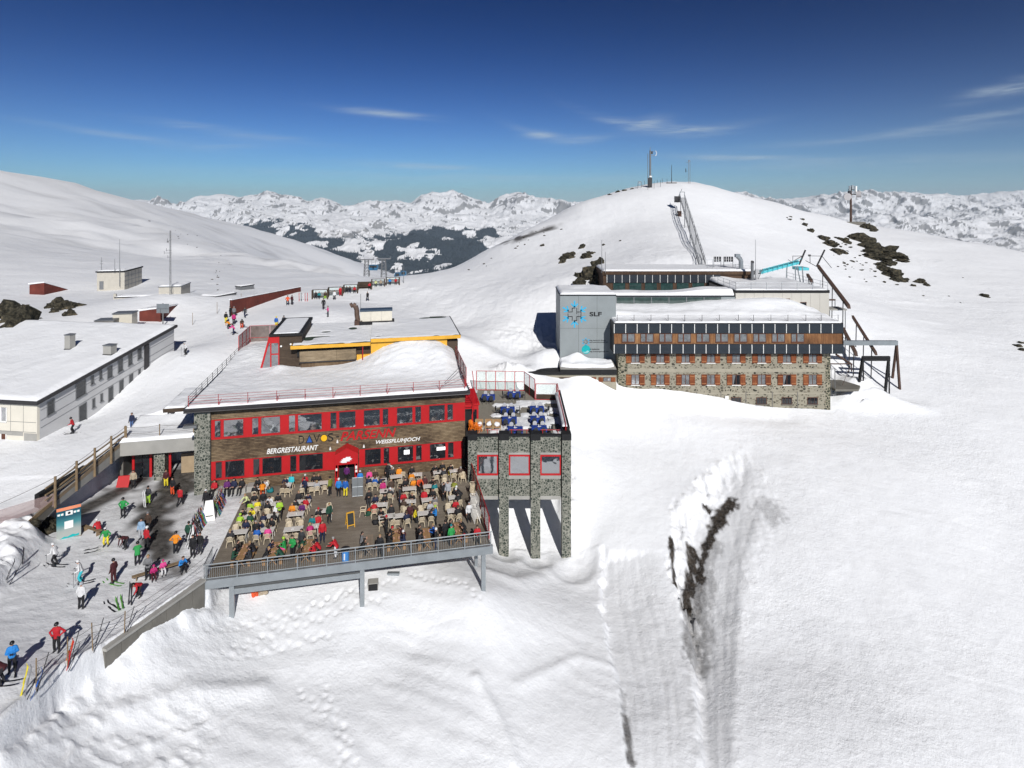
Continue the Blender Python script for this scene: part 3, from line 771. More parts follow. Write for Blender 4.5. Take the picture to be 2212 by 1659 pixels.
def text_part(s,mat_,x,z,width,height,parent,y=-0.03,name="lettering",bold=0.0,shear=0.0,depth=0.03):
    cu=bpy.data.curves.new(name,'FONT')
    cu.body=s;cu.size=1.0;cu.extrude=0.02;cu.offset=bold;cu.shear=shear;cu.resolution_u=4
    t=bpy.data.objects.new("tmp_text",cu);col.objects.link(t)
    bpy.context.view_layer.update()
    me=bpy.data.meshes.new_from_object(t.evaluated_get(bpy.context.evaluated_depsgraph_get()))
    bpy.data.objects.remove(t);bpy.data.curves.remove(cu)
    co=np.empty(len(me.vertices)*3);me.vertices.foreach_get('co',co);co=co.reshape(-1,3)
    lo,hi=co.min(0),co.max(0)
    sx,sz=width/(hi[0]-lo[0]),height/(hi[1]-lo[1])
    new=np.stack([x+(co[:,0]-lo[0])*sx,y-co[:,2]*depth/0.02*0.5,z+(co[:,1]-lo[1])*sz],-1)
    me.vertices.foreach_set('co',new.ravel());me.name=name
    me.materials.clear();me.materials.append(mat_)
    me.polygons.foreach_set('material_index',[0]*len(me.polygons))
    return link(bpy.data.objects.new(name,me),parent)
def snow_cap(name,nx,ny,fn,x0,x1,y0,y1,parent,zbase,mask=None,mat_=None):
    """snow lying on a roof: closed sheet whose upper face follows fn(x, y)"""
    xs,ys=np.meshgrid(np.linspace(x0,x1,nx),np.linspace(y0,y1,ny))
    h=np.maximum(fn(xs,ys),0.0)
    edge=np.minimum(np.minimum(xs-x0,x1-xs),np.minimum(ys-y0,y1-ys))
    h=h*np.sqrt(np.clip(edge/0.25,0,1))
    v,f=[],[]
    zt=zbase+h
    idx=lambda i,j:j*nx+i
    v=[(xs[j,i],ys[j,i],zt[j,i])for j in range(ny)for i in range(nx)]
    n0=len(v)
    v+=[(xs[j,i],ys[j,i],zbase-0.02)for j in range(ny)for i in range(nx)]
    ok=lambda i,j:mask is None or mask(0.5*(xs[j,i]+xs[j+1,i+1]),0.5*(ys[j,i]+ys[j+1,i+1]))
    for j in range(ny-1):
        for i in range(nx-1):
            if ok(i,j):
                f.append((idx(i,j),idx(i+1,j),idx(i+1,j+1),idx(i,j+1)))
    for i in range(nx-1):
        f.append((idx(i,0)+n0,idx(i+1,0)+n0,idx(i+1,0),idx(i,0)))
        f.append((idx(i+1,ny-1)+n0,idx(i,ny-1)+n0,idx(i,ny-1),idx(i+1,ny-1)))
    for j in range(ny-1):
        f.append((idx(0,j+1)+n0,idx(0,j)+n0,idx(0,j),idx(0,j+1)))
        f.append((idx(nx-1,j)+n0,idx(nx-1,j+1)+n0,idx(nx-1,j+1),idx(nx-1,j)))
    me=bpy.data.meshes.new(name);me.from_pydata(v,[],f);me.materials.append(mat_ or ROOFSNOW)
    me.polygons.foreach_set('use_smooth',[True]*len(f))
    return link(bpy.data.objects.new(name,me),parent)
#  mountain restaurant
rest=thing("mountain_restaurant","timber clad two-storey mountain restaurant with red window bands and white lettering","restaurant",RO,RYAW)
UL=26.1
_l=R1(385,690);_r=R1(1985,590)
Z_EAVE=8.05
up_t=0.5*(R1(385,757)[1]+R1(1985,648)[1]);up_b=0.5*(R1(385,880)[1]+R1(1985,765)[1])
lo_t=0.5*(R1(390,1018)[1]+R1(1965,895)[1]);lo_b=0.5*(R1(390,1125)[1]+R1(1960,1015)[1])
U0=R1(382,820)[0]
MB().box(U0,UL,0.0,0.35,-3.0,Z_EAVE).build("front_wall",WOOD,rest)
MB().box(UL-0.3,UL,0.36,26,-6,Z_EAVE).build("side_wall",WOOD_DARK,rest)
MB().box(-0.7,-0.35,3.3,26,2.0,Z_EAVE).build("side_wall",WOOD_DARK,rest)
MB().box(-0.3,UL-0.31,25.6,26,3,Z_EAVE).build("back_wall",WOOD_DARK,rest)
MB().box(-0.1,1.32,-0.42,3.6,-1.0,Z_EAVE-0.05).build("corner_pier",STONE,rest)
def band(zb_,zt_,skip=None):
    m=MB()
    if skip:
        m.box(U0+0.03,skip[0],-0.05,-0.002,zb_,zt_);m.box(skip[1],UL-0.25,-0.05,-0.002,zb_,zt_)
    else:
        m.box(U0+0.03,UL-0.02,-0.05,-0.002,zb_,zt_)
    return m.build("window_band",RED,rest)
porch_u0,porch_u1=R1(1172,1040)[0],R1(1322,1030)[0]
b_up=band(up_b,up_t);b_lo=band(lo_b,lo_t,(porch_u0,porch_u1))
UPW=[(412,447,757,860),(468,590,752,855),(648,685,742,845),(705,822,735,838),(880,917,728,828),(937,1085,722,822),(1142,1178,712,810),(1197,1298,708,803),(1353,1452,695,793),(1472,1505,690,787),(1562,1658,682,778),(1677,1712,675,770),(1765,1862,667,762),(1880,1913,660,755)]
LOW=[(417,455,1018,1115),(478,597,1010,1108),(655,692,1000,1098),(712,832,992,1090),(888,925,980,1078),(945,1092,972,1070),(1360,1458,945,1040),(1478,1511,938,1032),(1567,1662,925,1022),(1682,1716,922,1012),(1770,1866,910,1005),(1884,1917,900,995)]
def rest_window(x0,x1,ya,yb,gl,parent):
    ua,ub=R1(x0,(ya+yb)/2)[0],R1(x1,(ya+yb)/2)[0]
    return ua,ub
for rows,gl,(bz0,bz1)in((UPW,GLASS_SKY,(up_b,up_t)),(LOW,GLASS_DARK,(lo_b,lo_t))):
    zts=[R1((a+b)/2,c)[1]for a,b,c,d in rows];zbs=[R1((a+b)/2,d)[1]for a,b,c,d in rows]
    zt_,zb_=sum(zts)/len(zts),sum(zbs)/len(zbs)
    for a,b,c,d in rows:
        ua,ub=R1(a,(c+d)/2)[0],R1(b,(c+d)/2)[0]
        w=MB()
        for q in((ua-.05,ub+.05,zb_-.05,zb_),(ua-.05,ub+.05,zt_,zt_+.05),(ua-.05,ua,zb_,zt_),(ub,ub+.05,zb_,zt_)):
            w.box(q[0],q[1],-0.085,-0.051,q[2],q[3])
        win=w.build("window",RED_DK,rest)
        MB().box(ua,ub,-0.066,-0.0505,zb_,zt_).build("pane",gl,win)
LIT,_n,_l2,_b=newmat("bright_room_window")
_b.inputs['Emission Color'].default_value=(1,0.98,0.95,1);_b.inputs['Emission Strength'].default_value=0.9
for x0,x1,y0,y1 in((1812,1866,925,950),(1605,1640,945,975)):
    p0,p1=R1(x0,y1),R1(x1,y0)
    MB().box(p0[0],p1[0],-0.070,-0.0665,p0[1],p1[1]).build("room_light",LIT,rest)
pc=(porch_u0+porch_u1)/2
pz=R1(1245,935,-1.3)[1];dz=R1(1245,1035,-1.3)[1]
m=MB()
hood=[(porch_u0+0.05,dz-0.05),(porch_u1-0.05,dz-0.05),(porch_u1-0.05,dz+0.95),(pc,pz),(porch_u0+0.05,dz+0.95)]
m.xprism(hood,-1.35,-0.06)
m.build("porch_hood",RED,rest)
m=MB()
sm=[(-0.42,.18),(0.05,.18),(0.0,.27),(0.38,.27),(0.30,.36),(0.55,.36),(0.42,.45),(0.62,.45),(0.35,.56),(0.45,.62),(-0.05,.62),(-0.1,.54),(-0.38,.54),(-0.30,.45),(-0.52,.45),(-0.4,.36),(-0.62,.36),(-0.5,.27),(-0.72,.27)]
m.xprism([(pc+x*0.92,dz+z*1.25-.08)for x,z in sm],-1.385,-1.352)
m.build("snow_streaks",ROOFSNOW,rest)
m=MB()
for a,b in((porch_u0+.05,porch_u0+.38),(porch_u1-.38,porch_u1-.05)):
    m=MB();m.box(a,a+.09,-1.3,-0.06,0.0,dz-0.06);m.box(b-.09,b,-1.3,-0.06,0,dz-0.06);m.box(a+.09,b-.09,-1.28,-1.2,0,0.8)
    m.build("door_frame",RED,rest)
m=MB();m.box(porch_u0+.40,porch_u1-.40,-0.055,-0.01,0.0,dz-0.06);m.build("doorway",BLACK,rest)
for q in((porch_u1-.33,porch_u1-.13,1.55,1.85),(porch_u1-.32,porch_u1-.12,1.2,1.45),(porch_u0+.12,porch_u0+.30,1.5,1.75)):MB().box(q[0],q[1],-1.315,-1.301,q[2],q[3]).build("door_notice",WHITE,rest)
tz=lambda x,y:R1(x,y)
def letters(s,x0,y0,x1,y1,cap,mt,**k):
    ua,za_=R1(x0,y0);ub,zb2=R1(x1,y1)
    return text_part(s,mt,ua,(za_+zb2)/2,ub-ua,cap,rest,**k)
zL=(R1(738,970)[1]+R1(1065,950)[1])/2
letters("BERGRESTAURANT",738,970,1065,950,0.52,WHITE,bold=0.02,shear=0.28,name="white_lettering")
letters("WEISSFLUHJOCH",1428,916,1708,895,0.50,WHITE,bold=0.02,shear=0.28,name="white_lettering")
letters("PARSENN",1203,888,1556,866,0.92,RED,bold=0.022,shear=0.30,name="red_lettering",depth=0.06)
zD=(R1(938,905)[1]+R1(1160,893)[1])/2
for s,x0,x1 in(("D",940,975),("V",1034,1074),("S",1124,1160)):
    ua,ub=R1(x0,880)[0],R1(x1,880)[0]
    text_part(s,INK,ua,zD,ub-ua,0.78,rest,name="black_letter",bold=-0.005)
ua,ub=R1(983,880)[0],R1(1032,880)[0]
m=MB();m.xprism([(ua,zD),(ub,zD),((ua+ub)/2,zD+0.82)],-0.04,-0.002);tri=m.build("black_triangle",INK,rest)
m=MB();m.xprism([(ua+.11,zD+.06),(ub-.11,zD+.06),((ua+ub)/2,zD+0.68)],-0.055,-0.041);m.build("blue_triangle",BLUE_INK,tri)
ua,ub=R1(1077,875)[0],R1(1123,875)[0]
rr=(ub-ua)/2;cz=zD+rr*1.05
circ=lambda r:[((ua+ub)/2+r*math.cos(t*math.pi/16),cz+r*1.08*math.sin(t*math.pi/16))for t in range(32)]
m=MB();m.xprism(circ(rr),-0.04,-0.002);ring=m.build("black_ring",INK,rest)
m=MB();m.xprism(circ(rr*.86),-0.055,-0.041);m.build("yellow_disc",YEL_INK,ring)
ua,ub=R1(1177,872)[0],R1(1195,872)[0]
MB().box(ua,ub,-0.04,-0.002,zD+.32,zD+.44).build("black_dash",INK,rest)
for x,y in((1140,935),(1352,920),(1185,890)):
    u,z=R1(x,y)
    m=MB();m.bar((u,-0.12,z-0.15),(u,-0.12,z+0.1),0.11,10,0.05);m.bar((u,-0.12,z+.1),(u,-0.01,z+.12),0.02)
    m.build("wall_lamp",WHITE,rest)
RT=8.42
MB().box(-0.95,UL+0.45,-0.75,26.6,Z_EAVE+0.002,RT).build("roof_plate",DARKMETAL,rest)
m=MB();m.bar((-0.9,-0.84,Z_EAVE+.05),(UL+.4,-0.84,Z_EAVE+.05),0.07,8);m.build("gutter",DARKMETAL,rest)
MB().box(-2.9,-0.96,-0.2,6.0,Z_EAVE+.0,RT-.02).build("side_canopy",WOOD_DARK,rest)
def roof_h(x,y):
    h=0.13+0.10*vnoise(x/2.2,y/2.2,201)+0.06*vnoise(x/.6,y/.6,202)
    h=h+2.75*np.exp(-np.abs((x-20.9)/5.2)**2.4)*np.exp(-np.abs((y-12.8)/5.8)**2.4)
    h=h+0.9*np.exp(-((x-24.5)/1.6)**2)*np.exp(-((y-8)/4)**2)
    h=h+0.9*np.exp(-((x-1.5)/3)**2)*np.exp(-((y-19)/5)**2)+0.45*np.exp(-((x-5.7)/1.2)**2-((y-11)/1.2)**2)
    rough=np.clip(h-.25,0,1)+0.15
    h=h+0.16*rough*(ridged(x/1.0,y/0.8,4,203)-.45)
    return h
snow_cap("roof_snow",140,132,roof_h,-0.85,UL+0.3,-0.6,26.4,rest,RT)
snow_cap("canopy_snow",16,40,lambda x,y:0.14+0.12*vnoise(x,y,204),-2.85,-0.97,-0.1,5.9,rest,RT-.02)
rl=MB()
for k in range(5):
    z=RT+0.12+0.25*k
    rl.bar((-0.6,-0.45,z),(UL+.1,-0.45,z),0.018,5)
rl.build("front_rail",RED_DK,rest)
for i in range(11):
    u=-0.6+i*2.66
    m=MB();m.bar((u,-0.45,Z_EAVE-.1),(u,-0.45,RT+1.16),0.032,6)
    if i%2:m.path([(u+.05,-0.45,RT-.1),(u+.12,-0.5,RT+.4),(u+.3,-.55,RT+.75)],0.025,5)
    m.build("rail_post",RED_DK,rest)
rl=MB()
for k in range(5):
    z=RT+0.12+0.25*k
    rl.bar((-0.6,-0.44,z),(-0.6,19.2,z),0.02,5)
rl.build("side_rail",DARKMETAL,rest)
for i in range(1,11):
    v=i*1.92
    MB().bar((-0.6,v,RT-.1),(-0.6,v,RT+1.16),0.03,6).build("rail_post",DARKMETAL,rest)
def screen(pts,zb_,zt_,name,pane_m,rail_m,posts=None,mid=None):
    """framed wind screen along a line of points (restaurant coordinates)"""
    for(a,b)in zip(pts,pts[1:]):
        a3,b3=Vector((a[0],a[1],0)),Vector((b[0],b[1],0))
        d=(b3-a3).normalized();n_=Vector((-d.y,d.x,0))*0.012
        fr=MB()
        fr.bar(a3+Vector((0,0,zb_)),a3+Vector((0,0,zt_)),0.05,4);fr.bar(b3+Vector((0,0,zb_)),b3+Vector((0,0,zt_)),0.05,4)
        fr.bar(a3+d*.06+Vector((0,0,zt_-.03)),b3-d*.06+Vector((0,0,zt_-.03)),0.035,4);fr.bar(a3+d*.06+Vector((0,0,zb_+.05)),b3-d*.06+Vector((0,0,zb_+.05)),0.035,4)
        if mid:fr.bar(a3+d*.06+Vector((0,0,mid)),b3-d*.06+Vector((0,0,mid)),0.035,4)
        f=fr.build(name,rail_m,rest)
        p0,p1=a3+d*.08,b3-d*.08
        MB().hexa([tuple(p0-n_+Vector((0,0,zb_+.09))),tuple(p1-n_+Vector((0,0,zb_+.09))),tuple(p1+n_+Vector((0,0,zb_+.09))),tuple(p0+n_+Vector((0,0,zb_+.09))),tuple(p0-n_+Vector((0,0,zt_-.08))),tuple(p1-n_+Vector((0,0,zt_-.08))),tuple(p1+n_+Vector((0,0,zt_-.08))),tuple(p0+n_+Vector((0,0,zt_-.08)))]).build("screen_panel",pane_m,f)
screen([(-0.6,19.4),(-0.6,21.5),(-0.6,23.6),(-0.6,25.8)],RT,RT+2.6,"wind_screen",MESHSCREEN,RED,mid=RT+1.0)
screen([(-0.6,25.9),(2.0,25.9),(4.6,25.9),(7.2,25.9)],RT,RT+2.6,"wind_screen",BRONZE_GLASS,RED,mid=RT+.9)
screen([(UL+.15,0.2),(UL+.15,2.6),(UL+.15,5.0),(UL+.15,7.4),(UL+.15,9.8)],RT,RT+2.2,"wind_screen",MESHSCREEN,RED_DK)
m=MB();m.path([(UL-2.2,-0.4,RT+.9),(UL+.1,2.0,RT+2.2)],0.03);m.path([(UL-2.6,-.4,RT+.5),(UL+.1,.6,RT+1.5)],.025);m.build("stay_rod",STEEL,rest)
m=MB();m.box(-0.95,0.25,-0.9,-0.5,6.6,6.85);m.bar((0.1,-.55,6.7),(0.3,-.42,6.6),.03);m.build("flood_light",STEEL,rest)
#  entrance canopy left of the restaurant
can=thing("entrance_canopy","snow covered concrete entrance canopy on stone pillars left of the restaurant","entrance",RO,RYAW)
CB,CTZ=3.0,4.35
MB().box(-8.3,-0.12,3.0,9.0,CB,CTZ).build("canopy_slab",CONC,can)
snow_cap("canopy_snow",40,30,lambda x,y:0.25+0.12*vnoise(x/1.2,y,205)+0.75*sstep(-1.6,-0.2,x)*sstep(4.5,3.2,y)+0.5*sstep(6,9,y),-8.3,-0.12,3.0,9.0,can,CTZ)
MB().box(-5.0,-4.0,3.6,4.6,-0.3,CB-.002).build("stone_pillar",STONE,can)
MB().box(-0.95,-0.12,3.6,4.3,-0.3,CB-.002).build("stone_pillar",STONE,can)
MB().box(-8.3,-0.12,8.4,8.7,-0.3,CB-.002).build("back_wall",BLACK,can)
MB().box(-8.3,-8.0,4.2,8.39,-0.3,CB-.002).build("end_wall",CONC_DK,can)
MB().box(-2.9,-0.97,5.0,5.15,0.0,2.0).build("plywood_panel",PLY,can)
for a in(-7.35,-5.75):
    m=MB();m.box(a,a+0.22,4.6,4.75,-0.05,CB-.01);m.build("red_door_post",RED,can)
MB().box(-3.75,-3.55,4.0,4.2,-0.05,CB-.01).build("red_door_post",RED,can)
m=MB();m.box(-0.7,-0.42,3.45,3.58,1.2,2.4);m.build("red_wall_box",RED,can)
for a in(-7.1,-6.4):
    m=MB();m.box(a,a+.62,4.66,4.70,0.0,2.3);m.build("door_pane",GLASS_DARK,can)
sg=thing("slatted_red_sign_stand","slanted red stand with notices in the shade of the entrance","sign stand",RL(-8.0,2.4,0.0),RYAW)
m=MB();m.hexa([(0,0,0),(1.1,0,0),(1.1,.12,0),(0,.12,0),(0,.7,1.0),(1.1,.7,1.0),(1.1,.82,1.0),(0,.82,1.0)]);m.build("panel",RED,sg)
m=MB();m.bar((0.1,.75,.9),(0.1,1.0,0),.03);m.bar((1.0,.75,.9),(1.0,1.0,0),.03);m.build("leg",RED_DK,sg)
#  ramp with timber fence
ramp_o=thing("concrete_ramp","low concrete ramp wall running down from the entrance canopy beside the plaza","ramp")
def rampP(t,dx=0.0,dz=0.0):
    return Vector((-38.75-0.15*t+dx,59.4-8.8*t,3.05-0.95*t+dz))
m=MB()
a,b=rampP(0),rampP(1.0)
e=Vector((-0.55,0,0));up=Vector((0,0,1.15));dn=Vector((0,0,-1.2))
m.hexa([tuple(b),tuple(a),tuple(a+e),tuple(b+e),tuple(b+up*.8),tuple(a+up),tuple(a+e+up),tuple(b+e+up*.8)])
m.build("edge_beam",CONC,ramp_o)
m=MB()
c=rampP(1.55,0,-1.1)
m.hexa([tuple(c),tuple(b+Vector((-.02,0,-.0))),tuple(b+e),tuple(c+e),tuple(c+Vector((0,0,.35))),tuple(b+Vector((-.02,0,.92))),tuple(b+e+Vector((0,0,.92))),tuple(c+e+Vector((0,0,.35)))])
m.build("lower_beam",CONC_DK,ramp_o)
MB().box(-40.7,-40.3,50.5,60.2,-1.0,3.2).build("painted_shade_wall",BLACK,ramp_o)  # coloured black to paint the shade of the void below the ramp
m=MB();m.hexa([(-40.3,50.6,2.2),(-39.32,50.6,2.2),(-39.32,59.4,3.1),(-40.3,59.4,3.1),(-40.3,50.6,2.5),(-39.32,50.6,2.5),(-39.32,59.4,3.4),(-40.3,59.4,3.4)]);m.build("ramp_slab",CONC_DK,ramp_o)
fence=thing("timber_fence","weathered timber rail fence with rope along the snowy ramp edge","fence")
FX=0.10
ts=[0.02,0.25,0.5,0.755,1.03]
for t in ts:
    p=rampP(t,FX)
    MB().bar(p+Vector((0,0,0.1)),p+Vector((0.0,0,2.75)),0.11,7,0.10).build("post",LOGWOOD,fence)
for h_,r_ in((2.2,.075),(1.65,.075),(1.25,.055)):
    m=MB()
    for t0,t1 in zip(ts,ts[1:]+[1.12]):
        m.bar(rampP(t0,FX-.13,h_+random.uniform(-.06,.06)),rampP(t1+.01,FX-.13,h_+random.uniform(-.06,.06)),r_,6)
    m.build("rail",LOGWOOD,fence)
def sag(a,b,s,n=10):
    a,b=Vector(a),Vector(b)
    return[a.lerp(b,i/n)-Vector((0,0,s*4*(i/n)*(1-i/n)))for i in range(n+1)]
m=MB()
xt=[Vector((-41.2,46.2,0)),Vector((-43.2,43.0,0)),Vector((-46.0,40.0,0))]
for q in xt:
    q.z=hz(q.x,q.y);MB().bar(q-Vector((0,0,.3)),q+Vector((0,0,1.75)),.06,6).build('post',LOGWOOD,fence)
tops=[rampP(t,FX,2.68)for t in ts]+[q+Vector((0,0,1.7))for q in xt]
for a,b in zip(tops,tops[1:]):
    m.path(sag(a,b,.08),0.018,4)
m.build("rope",ROPE,fence)
NET,_n,_l,_b=newmat('pale_safety_net');_b.inputs['Base Color'].default_value=(.5,.36,.34,1);_b.inputs['Alpha'].default_value=.35
lq=[rampP(1.03,FX,0)]+xt
for a,b in zip(lq,lq[1:]):
    k=Vector((.01,.01,0));u1,u2=Vector((0,0,.25)),Vector((0,0,1.35));MB().hexa([tuple(a+u1),tuple(b+u1),tuple(b+u1+k),tuple(a+u1+k),tuple(a+u2),tuple(b+u2),tuple(b+u2+k),tuple(a+u2+k)]).build('safety_net',NET,fence)
m=MB()
for k in range(3):
    m.bar(rampP(0.1,-.02,1.0+.12*k),rampP(1.5,-.02,.3+.12*k),0.05,5)
m.build("lower_plank",LOGWOOD,fence)
rf=thing("rope_fence","thin rope fence on short posts above the entrance canopy","fence")
tp=[]
for u,v in((-7.4,3.4),(-4.4,3.4),(-1.2,3.2)):
    p=RL(u,v,CTZ);tp.append(p+Vector((0,0,1.35)))
    MB().bar(p,p+Vector((0,0,1.45)),0.05,6).build("post",LOGWOOD,rf)
m=MB();m.path(sag(tp[0],tp[1],.12),.016,4);m.path(sag(tp[1],tp[2],.12),.016,4)
m.path(sag(tp[0]-Vector((0,0,.6)),tp[1]-Vector((0,0,.6)),.1),.016,4);m.path(sag(tp[1]-Vector((0,0,.6)),tp[2]-Vector((0,0,.6)),.1),.016,4)
m.build("rope",ROPE,rf)
#  pavilion on the roof
hut=thing("rooftop_pavilion","flat roofed pavilion with yellow fascia and grey shutters on the restaurant roof","pavilion",RL(0,0,RT),RYAW)
def RA(x,y,v):
    u,z=RP(*za(x,y),v);return u,z-RT
VF=11.4
ulA,zf0=RA(183,420,10.6);urA,_=RA(1055,370,10.6)
ulB,_=RA(1060,330,11.0);urB,zf1=RA(2048,290,11.0)
ZR=0.5*(RA(183,400,10.6)[1]+RA(1050,358,10.6)[1])
ZRB=0.5*(RA(1060,322,11.0)[1]+RA(2048,275,11.0)[1])
VB=23.6
MB().box(ulA+.3,urB-.2,VF+.3,VB-.3,0,ZR-.45).build("wall",WOOD_DARK,hut)
m=MB();m.box(ulA,urA,10.6,VB,ZR-.32,ZR-.05);m.build("roof",GREEN_ROOF,hut)
m=MB();m.box(urA+.003,urB,11.0,VB,ZRB-.34,ZRB-.05);m.build("roof",GREEN_ROOF,hut)
m=MB();m.box(ulA-.04,urA+.02,10.52,10.597,ZR-.38,ZR+.02);m.box(ulA-.12,ulA-.042,10.52,14,ZR-.36,ZR);m.build("yellow_fascia",YELLOW,hut)
m=MB();m.box(urA+.03,urB+.05,10.92,10.997,ZRB-.40,ZRB+.02);m.build("yellow_fascia",YELLOW,hut)
m=MB();m.box(urB+.002,urB+.08,11.0,VB,ZRB-.2,ZRB+.03);m.box(urA+8,urB,VB+.002,VB+.06,ZRB-.2,ZRB+.02);m.build("roof_edging",BLACK,hut)
sh0,sh1=RA(272,500,VF-.1)[0],RA(895,470,VF-.1)[0]
shz0=RA(600,560,VF-.1)[1];shz1=RA(600,440,VF-.1)[1]
mid_=sh0+(sh1-sh0)*.655
for a,b in((sh0,mid_-.01),(mid_+.01,sh1)):
    MB().box(a,b,VF-.1,VF+.28,shz0,shz1).build("shutter",WOOD_PALE,hut)
MB().box(sh0+.1,sh1,VF-.02,VF+.27,0,shz0-.12).build("counter_front",WOOD_UPRIGHT,hut)
m=MB();m.box(sh0-.05,sh1,VF-.22,VF+.26,shz0-.11,shz0-.02);m.build("counter_top",DARKMETAL,hut)
MB().box(ulA+.5,sh0-.05,VF-.0,VF+.28,1.5,shz1).build("dark_opening",BLACK,hut)
MB().box(urA+.05,urB-1.6,VF-.05,VF+.285,0.0,ZRB-.42).build("yellow_wall",YELLOW,hut)
MB().box(sh1+.1,urA-.05,VF-.02,VF+.285,0,1.35).build("yellow_wall",YELLOW,hut)
MB().bar((urA-.9,10.75,0),(urA-.9,10.75,ZR-.33),0.06,8).build("post",RED_DK,hut)
def hut_h(x,y):
    n_=vnoise(x/1.5,y/1.5,211)*.6+vnoise(x/.5,y/.5,212)*.25
    edge=np.minimum(np.minimum(x-ulA,urB-x),np.minimum(y-10.6,VB-y))
    front=sstep(0.15,0.9,y-10.6-0.5*vnoise(x/.8,3,213))
    bare=np.exp(-((x-8.6)/1.0)**2-((y-14)/1.2)**2)+np.exp(-((x-13.6)/.9)**2-((y-19.5)/1.2)**2)+np.exp(-((x-10.3)/1.0)**2-((y-18)/.6)**2)+0.9*np.exp(-((x-10)/2.2)**2-((y-15.2)/.5)**2)+np.exp(-((x-17)/.5)**2-((y-12.6)/.4)**2)+1.2*np.exp(-((x-24.5)/2.6)**2-((y-23.2)/.7)**2)
    return np.where((x<urA),0,ZRB-ZR)*0+(0.11*front+0.10*(n_-.35))*(1-1.6*np.clip(bare-.25,0,1))-0.035
def hut_cap(x0,x1,y0,zb_):
    nx,ny=int((x1-x0)/.17)+2,int((VB-y0)/.17)+2
    xs,ys=np.meshgrid(np.linspace(x0,x1,nx),np.linspace(y0,VB,ny))
    h=hut_h(xs,ys)
    f=[];k=np.arange(nx*ny).reshape(ny,nx)
    for j in range(ny-1):
        for i in range(nx-1):
            if max(h[j,i],h[j+1,i],h[j,i+1],h[j+1,i+1])>0:f.append((k[j,i],k[j,i+1],k[j+1,i+1],k[j+1,i]))
    me=bpy.data.meshes.new("roof_snow");me.from_pydata(list(zip(xs.ravel(),ys.ravel(),(zb_+h).ravel())),[],f);me.materials.append(ROOFSNOW)
    me.polygons.foreach_set('use_smooth',[True]*len(f))
    link(bpy.data.objects.new("roof_snow",me),hut)
hut_cap(ulA+.05,urA,10.65,ZR-.048);hut_cap(urA+.02,urB-.05,11.05,ZRB-.048)
sth=thing("stair_head","timber stair head with black edged snowy roof and slanted red glazing","stair house",RL(0,0,RT),RYAW)
def RBq(x,y,v):
    u,z=RP(*zb(x,y),v);return u,z-RT
su0,_=RBq(1440,600,11.9);su1,_=RBq(1885,600,11.9)
sz=RBq(1500,290,11.7)[1]
gu0,gz0=RBq(1050,975,11.9);gu1,gz1=RBq(1225,330,11.9)
MB().box(su0,su1+.1,11.9,21.4,0,sz-.28).build("wall",WOOD_DARK,sth)
ru0=RBq(1228,300,11.7)[0];ru1=RBq(1890,280,11.7)[0]
MB().box(ru0,ru1+.15,11.65,21.8,sz-.27,sz+.05).build("roof",BLACK,sth)
snow_cap("roof_snow",24,50,lambda x,y:0.05+0.05*vnoise(x,y,221)+0*x,ru0+.45,ru1-.25,11.75,21.2,sth,sz+.05)
gf=MB()
gtop,gmid,gbot=sz-.28,1.55,0.02
pl=lambda z:gu0+(gu1-gu0)*(z-gz0)/(gz1-gz0)
def strip(za_,zb_,ua0,ua1,ub0,ub1):gf.hexa([(ua0,11.8,za_),(ua1,11.8,za_),(ua1,11.9,za_),(ua0,11.9,za_),(ub0,11.8,zb_),(ub1,11.8,zb_),(ub1,11.9,zb_),(ub0,11.9,zb_)])
strip(sz-1.05,gtop,pl(sz-1.05),su0-.002,pl(gtop),su0-.002)
strip(gbot,sz-1.052,pl(gbot),pl(gbot)+.22,pl(sz-1.052),pl(sz-1.052)+.22)
mu=su0-1.02
strip(gbot,sz-1.052,mu,mu+.14,mu,mu+.14)
strip(gbot,sz-1.052,su0-.12,su0-.003,su0-.12,su0-.003)
strip(gbot,.22,pl(.1)+.2,su0-.13,pl(.1)+.2,su0-.13)
strip(gmid+.2,gmid+.34,mu+.15,su0-.13,mu+.15,su0-.13)
gf.build("red_frame",RED,sth)
m=MB();m.hexa([(pl(.2)+.15,11.84,.2),(su0-.05,11.84,.2),(su0-.05,11.86,.2),(pl(.2)+.15,11.86,.2),(pl(sz-1.1)+.15,11.84,sz-1.06),(su0-.05,11.84,sz-1.06),(su0-.05,11.86,sz-1.06),(pl(sz-1.1)+.15,11.86,sz-1.06)])
m.build("pane",GLASS_SKY,sth)
m=MB();m.hexa([(pl(0),11.9,0),(su0,11.9,0),(su0,19,0),(pl(0),19,0),(pl(gtop),11.9,gtop),(su0,11.9,gtop),(su0,19,gtop),(pl(gtop),19,gtop)])
m.build("glazed_flank",DARKMETAL,sth)
for x,y in((1675,500),(1475,543)):
    u,z=RBq(x,y,11.86)
    m=MB();m.bar((u,11.9,z),(u,11.8,z),0.11,10);m.build("round_lamp",WHITE,sth)
vb=thing("ventilation_unit","white panelled ventilation unit with dark lid on the pavilion roof","ventilation unit",RL(0,0,0),RYAW)
vu0,vz0=RP(778,695,21.0);vu1,_=RP(847,692,21.0);vz1=RP(800,673,21.0)[1]
n3=3
for i in range(n3):
    a=vu0+(vu1-vu0)*i/n3;b=vu0+(vu1-vu0)*(i+1)/n3
    MB().box(a+.01,b-.01,21.0,22.6,vz0,vz1).build("panel",CREAM,vb)
MB().box(vu0-.05,vu1+.05,20.95,22.7,vz1+.002,vz1+.22).build("lid",mat("slate_blue_lid",(0.05,0.075,0.11),.5),vb)
MB().box(vu0-.1,vu1+.3,20.9,22.6,RT+ZR-.05,vz0-.002).build("plinth",BLACK,vb)
dk=thing("exhaust_duct","curved rusty brown exhaust duct beside the white ventilation unit","exhaust duct",RL(0,0,0),RYAW)
m=MB();du=vu0-.45
